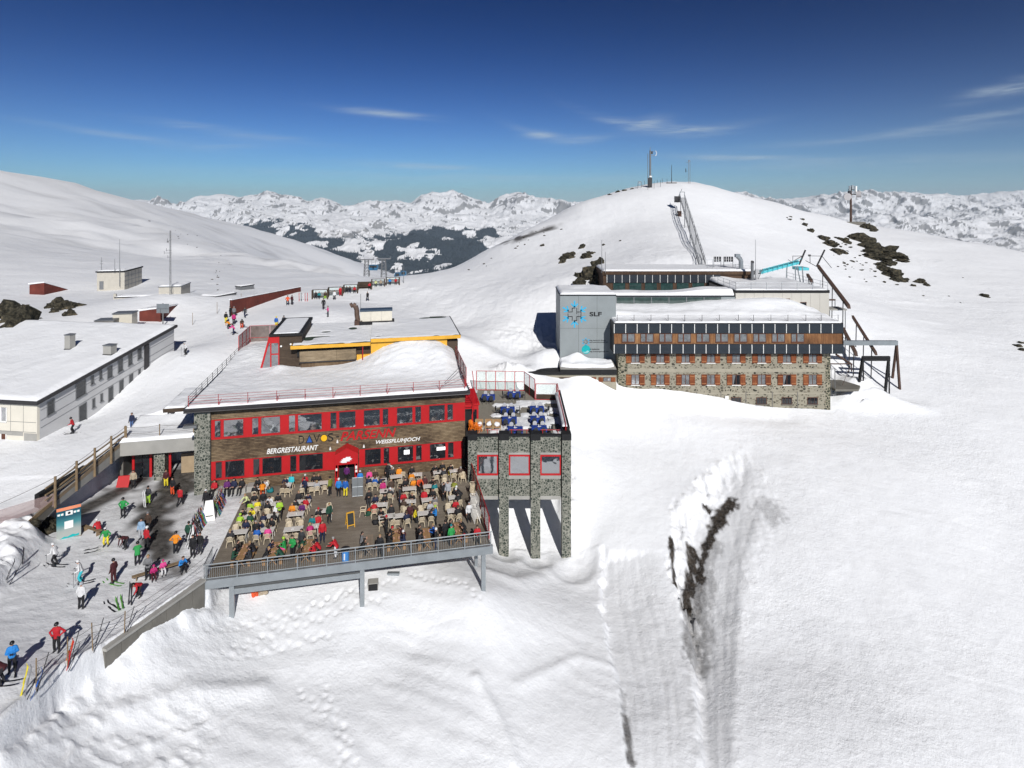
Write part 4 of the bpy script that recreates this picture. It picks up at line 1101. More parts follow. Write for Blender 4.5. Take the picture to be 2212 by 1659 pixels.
pts=[(du+.35,21.4,vz0-.1),(du+.1,21.4,vz0+.25),(du,21.4,vz0+.9),(du-.02,21.4,vz0+1.6),(du-.2,21.4,vz0+2.1),(du-.55,21.4,vz0+2.3),(du-.85,21.4,vz0+2.15)]
m.path(pts,.33,12);m.build("pipe",mat("rusty_duct",(0.13,0.085,0.065),.6,.4,var=.3),dk)
m=MB();m.box(du-.3,du+.75,21.0,21.9,RT+ZR-.05,vz0+.15);m.build("base",RUST,dk)
fp=tag(MB().bar(RL(vu0,22.8,RT+ZR-.1),RL(vu0,22.8,vz1+2.2),.035,6).build("flag_pole",STEEL),"thin bare pole standing behind the white ventilation unit","pole")
#  plank terrace
dck=thing("plank_terrace","raised plank terrace on grey steel posts in front of the restaurant","terrace",RO,RYAW)
DU0,DU1,DV0,DV1=4.7,26.35,-14.4,-0.002
MB().box(DU0,DU1,DV0,DV1,-0.10,0.0).build("plank_floor",DECKWOOD,dck)
MB().box(DU0,6.35,-0.9,DV1,0.004,0.55).build("concrete_step",CONC,dck)
m=MB();m.box(DU0-.1,DU1+.12,DV0-.28,DV0-.003,-0.62,0.02);m.build("edge_beam",GALV,dck)
m=MB()
for v in np.arange(-13.8,-0.5,1.5):m.box(DU0,DU1,v-.06,v+.06,-.42,-.102)
m.build("joists",STEEL,dck)
def post_on(u,v,zt_,r=.17):
    p=RL(u,v);g=hz(p.x,p.y)-.3
    MB().box(u-r,u+r,v-r,v+r,g,zt_).build("steel_post",GALV,dck)
for px in(498,782,1046):
    u=RP(px,1230,DV0-.1)[0]
    post_on(u,DV0+.35,-.63)
post_on(DU1-.5,-9.5,-.43,.14);post_on(14.5,-9.8,-.43,.12);post_on(6.0,-9.5,-.43,.12)
m=MB();m.box(6.4,15.9,DV0+.22,DV0+.46,-1.55,-1.15);m.build("tie_beam",GALV,dck)
m=MB();m.hexa([(DU0+2,DV0+.5,-1.2),(DU0+9.5,DV0+.5,-1.2),(DU0+9.5,DV0+2.6,-.7),(DU0+2,DV0+2.6,-.7),(DU0+2,DV0+.5,-1.14),(DU0+9.5,DV0+.5,-1.14),(DU0+9.5,DV0+2.6,-.64),(DU0+2,DV0+2.6,-.64)]);m.build("under_deck_panel",STEEL,dck)
NP=11
vr=DV0-.2
for i in range(NP):
    u=DU0+.15+(DU1-DU0-.2)*i/(NP-1)
    MB().box(u-.035,u+.035,vr-.035,vr+.035,.021,1.12).build("guard_post",GALV,dck)
m=MB();m.bar((DU0-.05,vr-.0,1.16),(DU1+.1,vr,1.16),.045,6);m.bar((DU0,vr,.14),(DU1,vr,.14),.03,6);m.bar((DU0,vr,.92),(DU1,vr,.92),.022,6)
m.build("guard_rail",GALV,dck)
m=MB()
u=DU0+.1
while u<DU1:
    m.bar((u,vr,.14),(u,vr,.92),.011,4);u+=.14
m.build("baluster_grille",GALV,dck)
m=MB();m.bar((DU0-.02,vr,1.16),(DU0-.02,vr+2.4,1.16),.04,6);m.bar((DU0-.02,vr,.14),(DU0-.02,vr+2.4,.14),.03,6)
for k in range(17):m.bar((DU0-.02,vr+.14*k,.14),(DU0-.02,vr+.14*k,1.16),.012,4)
m.build("side_guard",GALV,dck)
for i in range(6):
    v0,v1=-13.6+i*2.25,-13.6+(i+1)*2.25
    m=MB();m.box(DU1-.05,DU1+.03,v0,v0+.08,0.002,1.9);m.box(DU1-.05,DU1+.03,v0+.082,v1-.002,1.82,1.9);m.box(DU1-.05,DU1+.03,v0+.082,v1-.002,.1,.16)
    f=m.build("red_screen_frame",RED_DK,dck)
    MB().box(DU1-.02,DU1,v0+.083,v1-.003,.162,1.818).build("screen_panel",MESHSCREEN,f)
rw=thing("retaining_wall","stained concrete retaining wall holding up the plaza below the terrace corner","retaining wall")
a,b=Vector((-22.75,43.9)),Vector((-25.15,36.6))
m=MB()
n_=Vector((0.95,-0.31))
for i in range(7):
    t0,t1=i/7+.002,(i+1)/7-.002
    p,q=a.lerp(b,t0),a.lerp(b,t1)
    zt0,zt1=.02+.3*t0,.02+.3*t1
    o=Vector((-.35,.1))
    m.hexa([(p.x,p.y,-4),(p.x+o.x,p.y+o.y,-4),(q.x+o.x,q.y+o.y,-4),(q.x,q.y,-4),(p.x,p.y,zt0),(p.x+o.x,p.y+o.y,zt0),(q.x+o.x,q.y+o.y,zt1),(q.x,q.y,zt1)])
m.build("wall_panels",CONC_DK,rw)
m=MB()
p,q,o=a,b,Vector((-.35,.1));w=Vector((.12,-.04))
m.hexa([(p.x+w.x,p.y+w.y,.03),(p.x+o.x,p.y+o.y,.03),(q.x+o.x,q.y+o.y,.33),(q.x+w.x,q.y+w.y,.33),(p.x+w.x,p.y+w.y,.2),(p.x+o.x,p.y+o.y,.2),(q.x+o.x,q.y+o.y,.5),(q.x+w.x,q.y+w.y,.5)])
m.build("coping",CONC,rw)
#  stone terrace building
def z7(x,y):return(918.1+x*.32558,702+y*.32558)
def zt(x,y):return(982.9+x*.12207,777.7+y*.12207)
TD=59.6
def TX(x,d=TD):return XY(z7(x,0)[0],d)
def TZ(y,d=TD):return CAMZ-(z7(0,y)[1]-HZ)/F*d
ter=thing("stone_terrace","pebble stone terrace building on tall stone piers with red windows","terrace building",(0,0,0))
TF=4.0
cap=TZ(724)
x0s=[285,491,702,909];x1s=[345,556,765,969]
zb_low=TZ(1150)
for a,b in zip(x0s,x1s):
    xa,xb=TX(a),TX(b)
    g=hz(.5*(xa+xb),TD)-1.2
    MB().box(xa,xb,TD,TD+1.1,g,cap-.62).build("stone_pier",STONE,ter)
    MB().box(xa-.03,xb+.03,TD-.04,TD+1.0,cap-.618,cap).build("pier_cap",BLACK,ter)
for a,b in((345,491),(556,702),(765,909)):
    xa,xb=TX(a)+.002,TX(b)-.002
    xg=TX(b-7)
    zw0,zw1=TZ(1003),TZ(868)
    MB().box(xa,xg,TD+.25,TD+.6,TZ(1142),TZ(1030)).build("stone_panel",STONE,ter)
    MB().box(xa,xg,TD+.25,TD+.6,TZ(866)+.2,cap-.3).build("stone_panel",STONE,ter)
    MB().box(xa,xg,TD+.24,TD+.6,TZ(866)-.02,TZ(866)+.198).build("concrete_lintel",CONC,ter)
    MB().box(xa,xg,TD+.22,TD+.6,TZ(1028),zw0-.01).build("concrete_sill",CONC,ter)
    MB().box(xa,xg,TD+.24,TD+.62,TZ(1166),TZ(1142)-.002).build("concrete_base",CONC,ter)
    MB().box(xg+.002,xb,TD+.7,TD+.9,TZ(1166),cap-.3).build("painted_shade_reveal",BLACK,ter)  # black strip paints the shade in the gap beside the pier
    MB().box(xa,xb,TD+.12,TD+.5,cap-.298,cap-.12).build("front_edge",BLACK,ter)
    w=MB()
    for q in((xa,xg,zw0,zw0+.17),(xa,xg,zw1-.14,zw1),(xa,xa+.15,zw0+.172,zw1-.142),(xg-.12,xg,zw0+.172,zw1-.142)):
        w.box(q[0],q[1],TD+.16,TD+.3,q[2],q[3])
    w=w.build("window",RED,ter)
    MB().box(xa+.152,xg-.122,TD+.22,TD+.26,zw0+.172,zw1-.142).build("pane",GLASS_SKY,w)
TXL,TXR=TX(285),TX(969)
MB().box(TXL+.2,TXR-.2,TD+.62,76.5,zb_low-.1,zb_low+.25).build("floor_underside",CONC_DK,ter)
MB().box(TXR-.35,TXR-.05,TD+1.102,72.4,zb_low+.252,TF-.1).build("side_wall",STONE,ter)
MB().box(TXL+.05,TXL+.35,TD+1.102,76.4,zb_low+.252,TF-.1).build("side_wall",STONE,ter)
PAVE=mat("terrace_slabs",(0.235,0.215,0.175),0.85,var=0.13,scale=2.5,bump=.15,bscale=5)
def ZTp(x,y,z=TF):return G(*zt(x,y),z)
xr_in=2.8
MB().box(TXL,xr_in,TD+.7,76.6,TF-.098,TF).build("terrace_floor",PAVE,ter)
MB().box(xr_in+.002,TXR-.1,TD+.7,72.6,TF-.098,TF).build("terrace_floor",PAVE,ter)
MB().box(TXR-.30,TXR-.02,TD+1.0,72.7,TF+.002,TF+1.15).build("parapet",BLACK,ter)  # black edge colour also paints the shade on the inner face
snow_cap("parapet_snow",6,50,lambda x,y:.16+.1*vnoise(x,y,231),TXR-.8,TXR-.25,TD+1.2,71.5,ter,TF+1.155)
def tscreen(a,b,zb_,zt2,pane,rail,n=1,mid=None,low=None):
    a,b=Vector((a[0],a[1],0)),Vector((b[0],b[1],0))
    for i in range(n):
        p,q=a.lerp(b,i/n),a.lerp(b,(i+1)/n)
        d=(q-p).normalized();k=Vector((-d.y,d.x,0))*.012
        fr=MB()
        fr.bar(p+Vector((0,0,zb_)),p+Vector((0,0,zt2)),.06,4)
        if i==n-1:fr.bar(q+Vector((0,0,zb_)),q+Vector((0,0,zt2)),.06,4)
        for z in[zt2-.03,zb_+.06]+([mid]if mid else[]):
            fr.bar(p+d*.05+Vector((0,0,z)),q-d*.05+Vector((0,0,z)),.04,4)
        f=fr.build("glass_screen",rail,ter)
        lo_=zb_+.1
        if low:
            m=MB();m.hexa([tuple(p+d*.06-k*2+Vector((0,0,lo_))),tuple(q-d*.06-k*2+Vector((0,0,lo_))),tuple(q-d*.06+k*2+Vector((0,0,lo_))),tuple(p+d*.06+k*2+Vector((0,0,lo_))),tuple(p+d*.06-k*2+Vector((0,0,low))),tuple(q-d*.06-k*2+Vector((0,0,low))),tuple(q-d*.06+k*2+Vector((0,0,low))),tuple(p+d*.06+k*2+Vector((0,0,low)))])
            m.build("board_panel",WOOD_DARK,f);lo_=low+.06
        m=MB();m.hexa([tuple(p+d*.06-k+Vector((0,0,lo_))),tuple(q-d*.06-k+Vector((0,0,lo_))),tuple(q-d*.06+k+Vector((0,0,lo_))),tuple(p+d*.06+k+Vector((0,0,lo_))),tuple(p+d*.06-k+Vector((0,0,zt2-.08))),tuple(q-d*.06-k+Vector((0,0,zt2-.08))),tuple(q-d*.06+k+Vector((0,0,zt2-.08))),tuple(p+d*.06+k+Vector((0,0,zt2-.08)))])
        m.build("screen_glass",pane,f)
yb=76.3
xbl=XY(zt(380,0)[0],yb);xbr=XY(zt(1225,0)[0],yb)
tscreen((xbl,yb),(xbr,yb-.3),TF,TF+2.5,GLASS_CLEAR,RED,5,mid=TF+1.15)
tscreen((xbr,yb-.4),(xr_in,72.7),TF,TF+2.5,GLASS_CLEAR,RED_DK,2,low=TF+1.0)
tscreen((xr_in+.1,72.5),(TXR-.5,72.4),TF,TF+2.0,GLASS_CLEAR,RED,1,low=TF+.7)
tscreen((TXR-.42,72.3),(TXR-.42,69.5),TF+.4,TF+2.1,GLASS_CLEAR,RED,1)
for k in range(6):
    y0,y1=TD+1.1+k*1.42,TD+1.1+(k+1)*1.42
    m=MB();m.bar((TXR-.42,y0,TF),(TXR-.42,y0,TF+1.5),.05,4);m.bar((TXR-.42,y0+.05,TF+1.45),(TXR-.42,y1-.05,TF+1.45),.045,4)
    m.bar((TXR-.42,y0+.05,TF+.2),(TXR-.42,y1-.05,TF+.9),.03,4);m.build("side_railing",RED,ter)
for a,b in((400,490),(560,690),(770,900)):
    m=MB();xa,xb=TX(a),TX(b);m.bar((xa,TD+.8,cap+.12),(xb,TD+.8,cap+.12),.035,5);m.bar((xa+.2,TD+.8,cap-.5),(xa+.2,TD+.8,cap+.12),.03,5);m.bar((xb-.2,TD+.8,cap-.5),(xb-.2,TD+.8,cap+.12),.03,5);m.build("front_railing",RED,ter)
def terr_snow(x,y):
    return 0.15*sstep(.50,.66,vnoise(x/1.6,y/1.6,233)+.3*sstep(1.5,3.4,x)*sstep(72,66,y)+.12*sstep(71,72.4,y)*(x>2.9))*(vnoise(x/.5,y/.5,234)+.3)
snow_cap("floor_snow",60,70,lambda x,y:terr_snow(x,y)-.012,TXL+.5,TXR-.5,TD+1.3,72.3,ter,TF+.004,mask=lambda x,y:terr_snow(x,y)>.015)
lk=thing("red_stair_porch","red framed glazed stair porch between restaurant and stone terrace","porch",RL(UL,0,0),RYAW)
m=MB();m.box(0.05,1.6,1.0,1.12,3.3,6.2);m.box(1.5,1.62,1.125,4.6,3.3,6.6);m.build("red_wall",RED,lk)
m=MB();m.hexa([(0.05,.9,6.25),(1.7,.9,6.25),(1.7,4.8,6.7),(.05,4.8,6.7),(.05,.9,6.45),(1.7,.9,6.45),(1.7,4.8,6.9),(.05,4.8,6.9)]);m.build("roof",RED,lk)
MB().box(0.12,.85,.985,.997,3.6,5.9).build("dark_doorway",BLACK,lk)
MB().box(1.0,1.4,.985,.997,4.1,5.8).build("pane",GLASS_DARK,lk)
MB().box(0.05,1.0,-.05,.95,0,3.9).build("shaft_wall",BLACK,lk)
m=MB()
for i in range(12):m.box(.1,.9,.2+.28*i,.23+.28*i,6.2+.16*i,6.24+.16*i)
m.path([(.08,.1,7.3),(.08,.1,8.9),(.08,1.2,9.9)],.04,5);m.path([(.95,.1,5.9),(.95,.1,8.9),(.95,1.2,9.9)],.04,5)
m.build("roof_ladder",RED,lk)
#  institute: stone block with solar bands
def z6(x,y):return(1161.1+x*.30518,513+y*.30518)
def SX(x,d):return XY(z6(x,0)[0],d)
def SZ(y,d):return CAMZ-(z6(0,y)[1]-HZ)/F*d
MASON=rubble("rubble_masonry",(0.29,0.265,0.205),[(0.0,(0.03,0.03,0.024)),(0.5,(0.10,0.09,0.065)),(1.0,(0.22,0.19,0.14))],scale=2.7,grout=0.13,amount=0.72,stretch=1.35)
MASON_DK=rubble("corner_masonry",(0.30,0.27,0.20),[(0.0,(0.02,0.022,0.018)),(0.6,(0.07,0.075,0.05)),(1.0,(0.16,0.15,0.11))],scale=2.6,grout=0.09,amount=0.95,stretch=1.6)
RENDERBAND=mat("plain_render",(0.32,0.29,0.225),0.9,var=.14,scale=1.1,bump=.2,bscale=7)
SHUT=planks("shutter_boards",[(0.3,(0.085,0.022,0.010)),(0.5,(0.21,0.06,0.022)),(0.75,(0.40,0.165,0.06))],axis='X',pitch=0.105,gap=0.12,along=.5)
CLAD=planks("larch_strips",[(0.3,(0.06,0.026,0.012)),(0.5,(0.22,0.10,0.042)),(0.72,(0.48,0.27,0.12))],axis='X',pitch=0.12,gap=0.12,along=.4)
def solar_material():
    m,n,l,b=newmat("solar_cells")
    b.inputs['Roughness'].default_value=0.22;b.inputs['Specular IOR Level'].default_value=.25
    t=n.new("ShaderNodeTexCoord");s=n.new("ShaderNodeSeparateXYZ");l.new(t.outputs['Object'],s.inputs[0])
    outs=[]
    for ax,p in(('X',0.148),('Z',0.1625)):
        d=n.new("ShaderNodeMath");d.operation='DIVIDE';d.inputs[1].default_value=p;l.new(s.outputs[ax],d.inputs[0])
        f=n.new("ShaderNodeMath");f.operation='FRACT';l.new(d.outputs[0],f.inputs[0])
        q=n.new("ShaderNodeMath");q.operation='SUBTRACT';q.inputs[1].default_value=.5;l.new(f.outputs[0],q.inputs[0])
        a_=n.new("ShaderNodeMath");a_.operation='ABSOLUTE';l.new(q.outputs[0],a_.inputs[0])
        g_=n.new("ShaderNodeMath");g_.operation='GREATER_THAN';g_.inputs[1].default_value=.41;l.new(a_.outputs[0],g_.inputs[0]);outs.append(g_.outputs[0])
    mx_=n.new("ShaderNodeMath");mx_.operation='MAXIMUM';l.new(outs[0],mx_.inputs[0]);l.new(outs[1],mx_.inputs[1])
    c=n.new("ShaderNodeMix");c.data_type='RGBA';c.inputs['A'].default_value=(0.014,0.017,0.024,1);c.inputs['B'].default_value=(0.075,0.088,0.10,1)
    l.new(mx_.outputs[0],c.inputs['Factor']);l.new(c.outputs['Result'],b.inputs['Base Color'])
    return m
SOLAR=solar_material()
GLASS_GREY=glass("grey_mirroring_window",(0.19,0.195,0.20),0.05,0.15)  # grey base colour stands in for snow reflected in the panes
GLASS_GREY.node_tree.nodes["Principled BSDF"].inputs['IOR'].default_value=2.7
BROWNFRAME=mat("brown_window_frame",(0.10,0.035,0.018),.6,var=.2)
D0,D1=82.0,81.0
slf=thing("institute_building","three-storey rubble stone institute with red shutters below two rows of solar panels","institute",(0,0,0))
xa,xb=SX(570,D0),SX(2072,D0)
zt_=SZ(822,D1)
MB().box(xa,xb,D0,D0+.5,-4,zt_+.2).build("front_wall",MASON,slf)
MB().box(xb-.5,xb-.001,D0+.501,95,-6,zt_+.2).build("side_wall",MASON,slf)
MB().box(xa+.001,xa+.5,D0+.501,95,-3,zt_+.2).build("side_wall",MASON,slf)
for a,b in((-.012,1.3),(SX(2040,D0)-xa,xb-xa+.012)):
    MB().box(xa+a,xa+b,D0-.02,D0-.001,-4,zt_+.1).build("corner_stones",MASON_DK,slf)
for y0,y1 in((928,952),(1098,1108)):
    MB().box(xa+1.35,SX(2035,D0),D0-.012,D0-.001,SZ(y1,D0),SZ(y0,D0)).build("render_band",RENDERBAND,slf)
WXC=[692,868,1047,1226,1405,1585,1764,1946]
def slf_window(cx,y0,y1,hw,shutters,mull=2,bars=False,open_=False):
    x0,x1=SX(cx-hw,D0),SX(cx+hw,D0);z0,z1=SZ(y1,D0),SZ(y0,D0)
    w=MB()
    for q in((x0,x0+.07,z0,z1),(x1-.07,x1,z0,z1),(x0+.072,x1-.072,z0,z0+.07),(x0+.072,x1-.072,z1-.07,z1)):w.box(q[0],q[1],D0-.06,D0-.021,q[2],q[3])
    for k in range(1,mull):
        c=x0+(x1-x0)*k/mull;w.box(c-.035,c+.035,D0-.06,D0-.021,z0+.072,z1-.072)
    w=w.build("window",BROWNFRAME,slf)
    MB().box(x0+.05,x1-.05,D0-.035,D0-.0205,z0+.05,z1-.05).build("pane",GLASS_DARK if(open_ or bars)else GLASS_GREY,w)
    if open_:
        m=MB();m.add([(x0+.08,D0-.04,z1-.1),(x0+.5,D0-.04,z1-.1),(x0+.22,D0-.04,z0+.1),(x0+.08,D0-.04,z0+.1),(x0+.08,D0-.037,z1-.1),(x0+.5,D0-.037,z1-.1),(x0+.22,D0-.037,z0+.1),(x0+.08,D0-.037,z0+.1)],[(0,1,2,3),(7,6,5,4)]);m.build("curtain",GLASS_GREY,w)
    MB().box(x0-.06,x1+.06,D0-.16,D0-.021,z0-.1,z0-.002).build("sill",WHITE if not bars else CONC_DK,w)
    if shutters:
        wd=SX(cx+hw+36,D0)-x1
        for s0 in(x0-wd-.02,x1+.02):
            sh=MB();sh.box(s0,s0+wd,D0-.09,D0-.022,z0-.05,z1+.02);sh=sh.build("shutter",SHUT,w)
            sh.location=(random.uniform(0,.0),0,0)
            m=MB();m.box(s0+.03,s0+wd-.03,D0-.11,D0-.091,z0+.15,z0+.23);m.box(s0+.03,s0+wd-.03,D0-.11,D0-.091,z1-.28,z1-.2)
            m.build("batten",mat("batten_wood",(0.36,0.15,0.06),.7)if 'batten_wood' not in bpy.data.materials else bpy.data.materials['batten_wood'],w)
    if bars:
        m=MB()
        for k in range(1,6):
            c=x0+(x1-x0)*k/6;m.bar((c,D0-.08,z0),(c,D0-.08,z1),.014,4)
        m.bar((x0,D0-.08,(z0+z1)/2),(x1,D0-.08,(z0+z1)/2),.014,4);m.build("window_grille",DARKMETAL,w)
for i,c in enumerate(WXC):
    slf_window(c,826,886,29,True)
    slf_window(c,970,1042,29,True,open_=i in(4,6))
for c in WXC[3:]:slf_window(c,1131,1180,37,False,3,bars=True)
for x in(1125,1298,1475,1662,1840):MB().box(SX(x-3,D0),SX(x+3,D0),D0-.03,D0-.001,-3,SZ(1092,D0)).build("buttress_joint",CONC_DK,slf)
MB().box(SX(1325,D0),SX(1350,D0),D0-.2,D0-.03,SZ(1142,D0),SZ(1120,D0)).build("white_wall_box",WHITE,slf)
wx0,wx1=SX(540,D1),SX(2166,D1)
MB().box(wx0+.05,wx1-.05,D1+.15,95,zt_,SZ(612,D1)-.1).build("timber_storey",CLAD,slf)
MB().box(wx1-.049,wx1,D1+.02,95.2,zt_-.05,SZ(606,D1)).build("dark_end_panel",DARKMETAL,slf)
MB().box(wx0,wx0+.049,D1+.02,95.2,zt_-.05,SZ(606,D1)).build("dark_end_panel",DARKMETAL,slf)
for y0,y1 in((612,678),(757,822)):
    z0,z1=SZ(y1,D1),SZ(y0,D1)
    MB().box(wx0,wx1,D1+.06,D1+.149,z0-.04,z1+.05).build("panel_backing",DARKMETAL,slf)
    n_=20;pw=(wx1-wx0)/n_
    for k in range(n_):
        p0=wx0+k*pw
        o=MB().box(0.10,pw-.012,0,.05,0,z1-z0).build("solar_panel",SOLAR,slf);o.location=(p0,D1,z0)
        o2=MB().box(0.012,.097,-.005,.055,.02,z1-z0-.02).build("white_edge_strip",WHITE,o)
for c in(645,777,910,1042,1174,1307,1440,1575,1708,1845):
    x0,x1=SX(c-47,D1),SX(c+47,D1);z0,z1=SZ(746,D1),SZ(682,D1)
    w=MB()
    for q in((x0,x0+.08,z0,z1),(x1-.1,x1,z0,z1),(x0+.082,x1-.102,z0,z0+.16),(x0+.082,x1-.102,z1-.06,z1)):w.box(q[0],q[1],D1+.08,D1+.149,q[2],q[3])
    mm=x0+(x1-x0)*.42;w.box(mm-.09,mm+.09,D1+.08,D1+.149,z0+.162,z1-.062)
    w=w.build("window",BROWNFRAME,slf)
    MB().box(x0+.05,x1-.05,D1+.11,D1+.1485,z0+.1,z1-.03).build("pane",GLASS_GREY,w)
zr=SZ(606,D1)
MB().box(wx0+.05,wx1-.05,D1+.1,96,zr-.35,zr).build("roof_plate",DARKMETAL,slf)
def slf_roof(x,y):
    h=.16+.1*vnoise(x/3,y/2,241)
    back=sstep(83.5,89,y)
    h=h+back*(1.0+.5*sstep(24,33,x)+.45*np.exp(-((x-38)/5.5)**2)-1.1*sstep(41,45.2,x)+.25*(vnoise(x/4,y/4,242)-.5))
    h=h+.28*np.exp(-((y-84.5-.8*vnoise(x/5,1,243))/1.0)**2)
    return h+.08*fbm(x/1.5,y/1.5,4,244)
snow_cap("roof_snow",160,70,slf_roof,wx0+.1,wx1-.08,D1+.12,95.8,slf,zr)
prev=None
for k,x in enumerate((563,682,802,923,1041,1163,1285,1420,1527,1650,1770,1897,2005,2125)):
    px_=SX(x,D1+.6)
    m=MB();m.bar((px_,D1+.5,zr),(px_,D1+.5,zr+1.05),.035,5);m.bar((px_-.4,D1+.7,zr+.55),(px_,D1+.5,zr+.15),.02,4);m.build("roof_post",DARKMETAL,slf)
    if prev is not None:
        m=MB();m.path(sag((prev,D1+.5,zr+1.0),(px_,D1+.5,zr+1.0),.12,8),.012,4);m.build("roof_wire",ROPE,slf)
    prev=px_
#  concrete tower with emblem
TDp=84.0
tow=thing("concrete_tower","grey concrete stair tower with blue snowflake emblem and black letters SLF","tower",(0,0,0))
TOWERC=mat("tower_panels",(0.255,0.28,0.285),0.55,var=0.10,scale=.6,bump=.05)
tx0,tx1=SX(160,TDp),SX(556,TDp)
tz0,tz1=SZ(875,TDp),SZ(412,TDp)
MB().box(tx0,tx1,TDp,92,tz0-2.5,tz1).build("shaft",TOWERC,tow)
m=MB()
for t in(0.33,0.66):m.box(tx0+(tx1-tx0)*t-.012,tx0+(tx1-tx0)*t+.012,TDp-.004,TDp-.001,tz0,tz1-.02)
m.box(tx0,tx1,TDp-.0045,TDp-.001,tz0+(tz1-tz0)*.5,tz0+(tz1-tz0)*.5+.02)
m.build("panel_joints",DARKMETAL,tow)
MB().box(tx0-.06,tx1+.02,TDp-.06,92.1,tz1+.002,tz1+.16).build("roof_edge",BLACK,tow)
snow_cap("roof_snow",30,26,lambda x,y:.2+.18*vnoise(x/2,y/2,251),tx0,tx1,TDp,92,tow,tz1+.162)
def TWX(x):return SX(x,TDp)
def TWZ(y):return SZ(y,TDp)
CYAN=mat("cyan_emblem",(0.03,0.40,0.66),0.5,var=.04)
TEAL=mat("teal_emblem",(0.0,0.36,0.37),0.5,var=.04)
def emblem(cx,cz,r,blue_m,par):
    em=MB();th=r*.105
    for k in range(6):
        t=math.radians(90+60*k);d=Vector((math.cos(t),0,math.sin(t)));n2=Vector((-d.z,0,d.x))
        tip,root=d*r,d*(r*.50)
        def seg(p,q,w):
            p,q=Vector((cx,TDp-.02,cz))+p,Vector((cx,TDp-.02,cz))+q
            dd=(q-p).normalized();nn=Vector((-dd.z,0,dd.x))*w;o=Vector((0,.016,0))
            em.hexa([tuple(p-nn),tuple(q-nn),tuple(q-nn+o),tuple(p-nn+o),tuple(p+nn),tuple(q+nn),tuple(q+nn+o),tuple(p+nn+o)])
        seg(root,tip,th*.5)
        for s in(-1,1):
            seg(root+d*r*.02,root+d*r*.28+n2*s*r*.25,th*.42)
    e=em.build("snowflake_emblem",blue_m,par)
    m=MB();a,b,w=r*.14,r*.40,r*.022
    C_=lambda x,z:(cx+x,cz+z)
    def ln(x0,z0,x1,z1):
        (p,q),(s,u)=C_(x0,z0),C_(x1,z1);m.box(min(p,s)-w,max(p,s)+w,TDp-.034,TDp-.022,min(q,u)-w,max(q,u)+w)
    a2=r*.17
    ln(-a2,a2,-a2,b*1.12);ln(-a2,b*1.12,a2*.2,b*1.12);ln(-b*1.2,a2,-a2,a2)
    ln(a2,a2*.2,a2,b*1.1);ln(a2,a2*1.0,b*1.2,a2*1.0);ln(b*1.2,-.1*r,b*1.2,a2)
    ln(-b*1.2,-a2,-a2,-a2);ln(-b*1.2,-a2,-b*1.2,.03*r);ln(-a2,-a2,-a2,-b*1.15)
    ln(a2,-a2,b*1.2,-a2);ln(a2,-a2,a2,-b*1.15);ln(-a2*.2,-b*1.15,a2,-b*1.15)
    m.build("black_cross",INK,e)
emblem(TWX(262),TWZ(543),(TWX(262)-TWX(170))*1.04,CYAN,tow)
w0=TWX(368)
text_part("SLF",INK,w0,TWZ(558),TWX(455)-w0,TWZ(528)-TWZ(559),tow,y=TDp-.012,bold=.03,name="black_lettering")
emblem(TWX(342),TWZ(738),.62,CYAN,tow)
for s,y,x1 in(("Eidg. Institut für Schnee-",734,485),("und Lawinenforschung SLF",747,498),("ein Institut der",795,440),("Eidg. Forschungsanstalt WSL",813,505)):
    text_part(s,INK,w0,TWZ(y),TWX(x1)-w0,.20,tow,y=TDp-.012,bold=.012,name="small_lettering")
m=MB();cx,cz,rr=TWX(343),TWZ(793),.62
ring_=[(cx+rr*math.cos(t/28*2*math.pi),cz+rr*math.sin(t/28*2*math.pi))for t in range(28)]
m.xprism(ring_,TDp-.02,TDp-.003);disc=m.build("teal_disc",TEAL,tow)
m=MB();m.xprism([(cx-.45,cz-.30),(cx-.1,cz-.34),(cx+.2,cz-.12),(cx+.5,cz-.22),(cx+.3,cz-.42),(cx,cz-.5),(cx-.3,cz-.46)],TDp-.03,TDp-.021);m.build("pale_wave",mat("pale_teal",(.25,.5,.5),.5),disc)
wing=thing("entrance_wing","low stone wing with dark fascia and snowy roof at the foot of the tower","wing",(0,0,0))
WD=80.6
wl0,wl1=XY(1090,WD),SX(562,WD)
wz=SZ(935,WD);wzb=SZ(972,WD)
MB().box(wl0,wl1-.02,WD+.25,84,0,wzb).build("stone_wall",RENDERBAND,wing)
MB().box(wl0-.1,SX(160,WD)-.002,WD,86,SZ(972,WD),SZ(952,WD)).build("fascia",BLACK,wing)
MB().box(SX(160,WD),wl1,WD,83.99,wzb,wz).build("fascia",BLACK,wing)
m=MB();fx0,fx1=SX(162,WD),wl1-.05
m.hexa([(fx0,WD+.05,wz+.002),(fx1,WD+.05,wz+.002),(fx1,83.98,wz+.002),(fx0,83.98,wz+.002),(fx0,WD+.05,wz+.05),(fx1,WD+.05,wz+.05),(fx1,83.98,tz0+.1),(fx0,83.98,tz0+.1)])
m.build("sloping_roof",CONC,wing)
sl=lambda x,y:(wz+.05-(wz+.05))+(y-WD)/3.4*(tz0+.1-wz-.05)
def wing_h(x,y):
    e=WD+.35+.9*vnoise(x/1.6,2.2,261)
    return sl(x,y)+sstep(0,.25,y-e)*(.30+.25*vnoise(x/1.2,y,262)+.9*np.exp(-((x-fx0-2.4)/1.3)**2)*sstep(82,84,y))-.03
snow_cap("roof_snow",50,30,wing_h,fx0+.02,fx1-.1,WD+.06,83.97,wing,wz+.05)
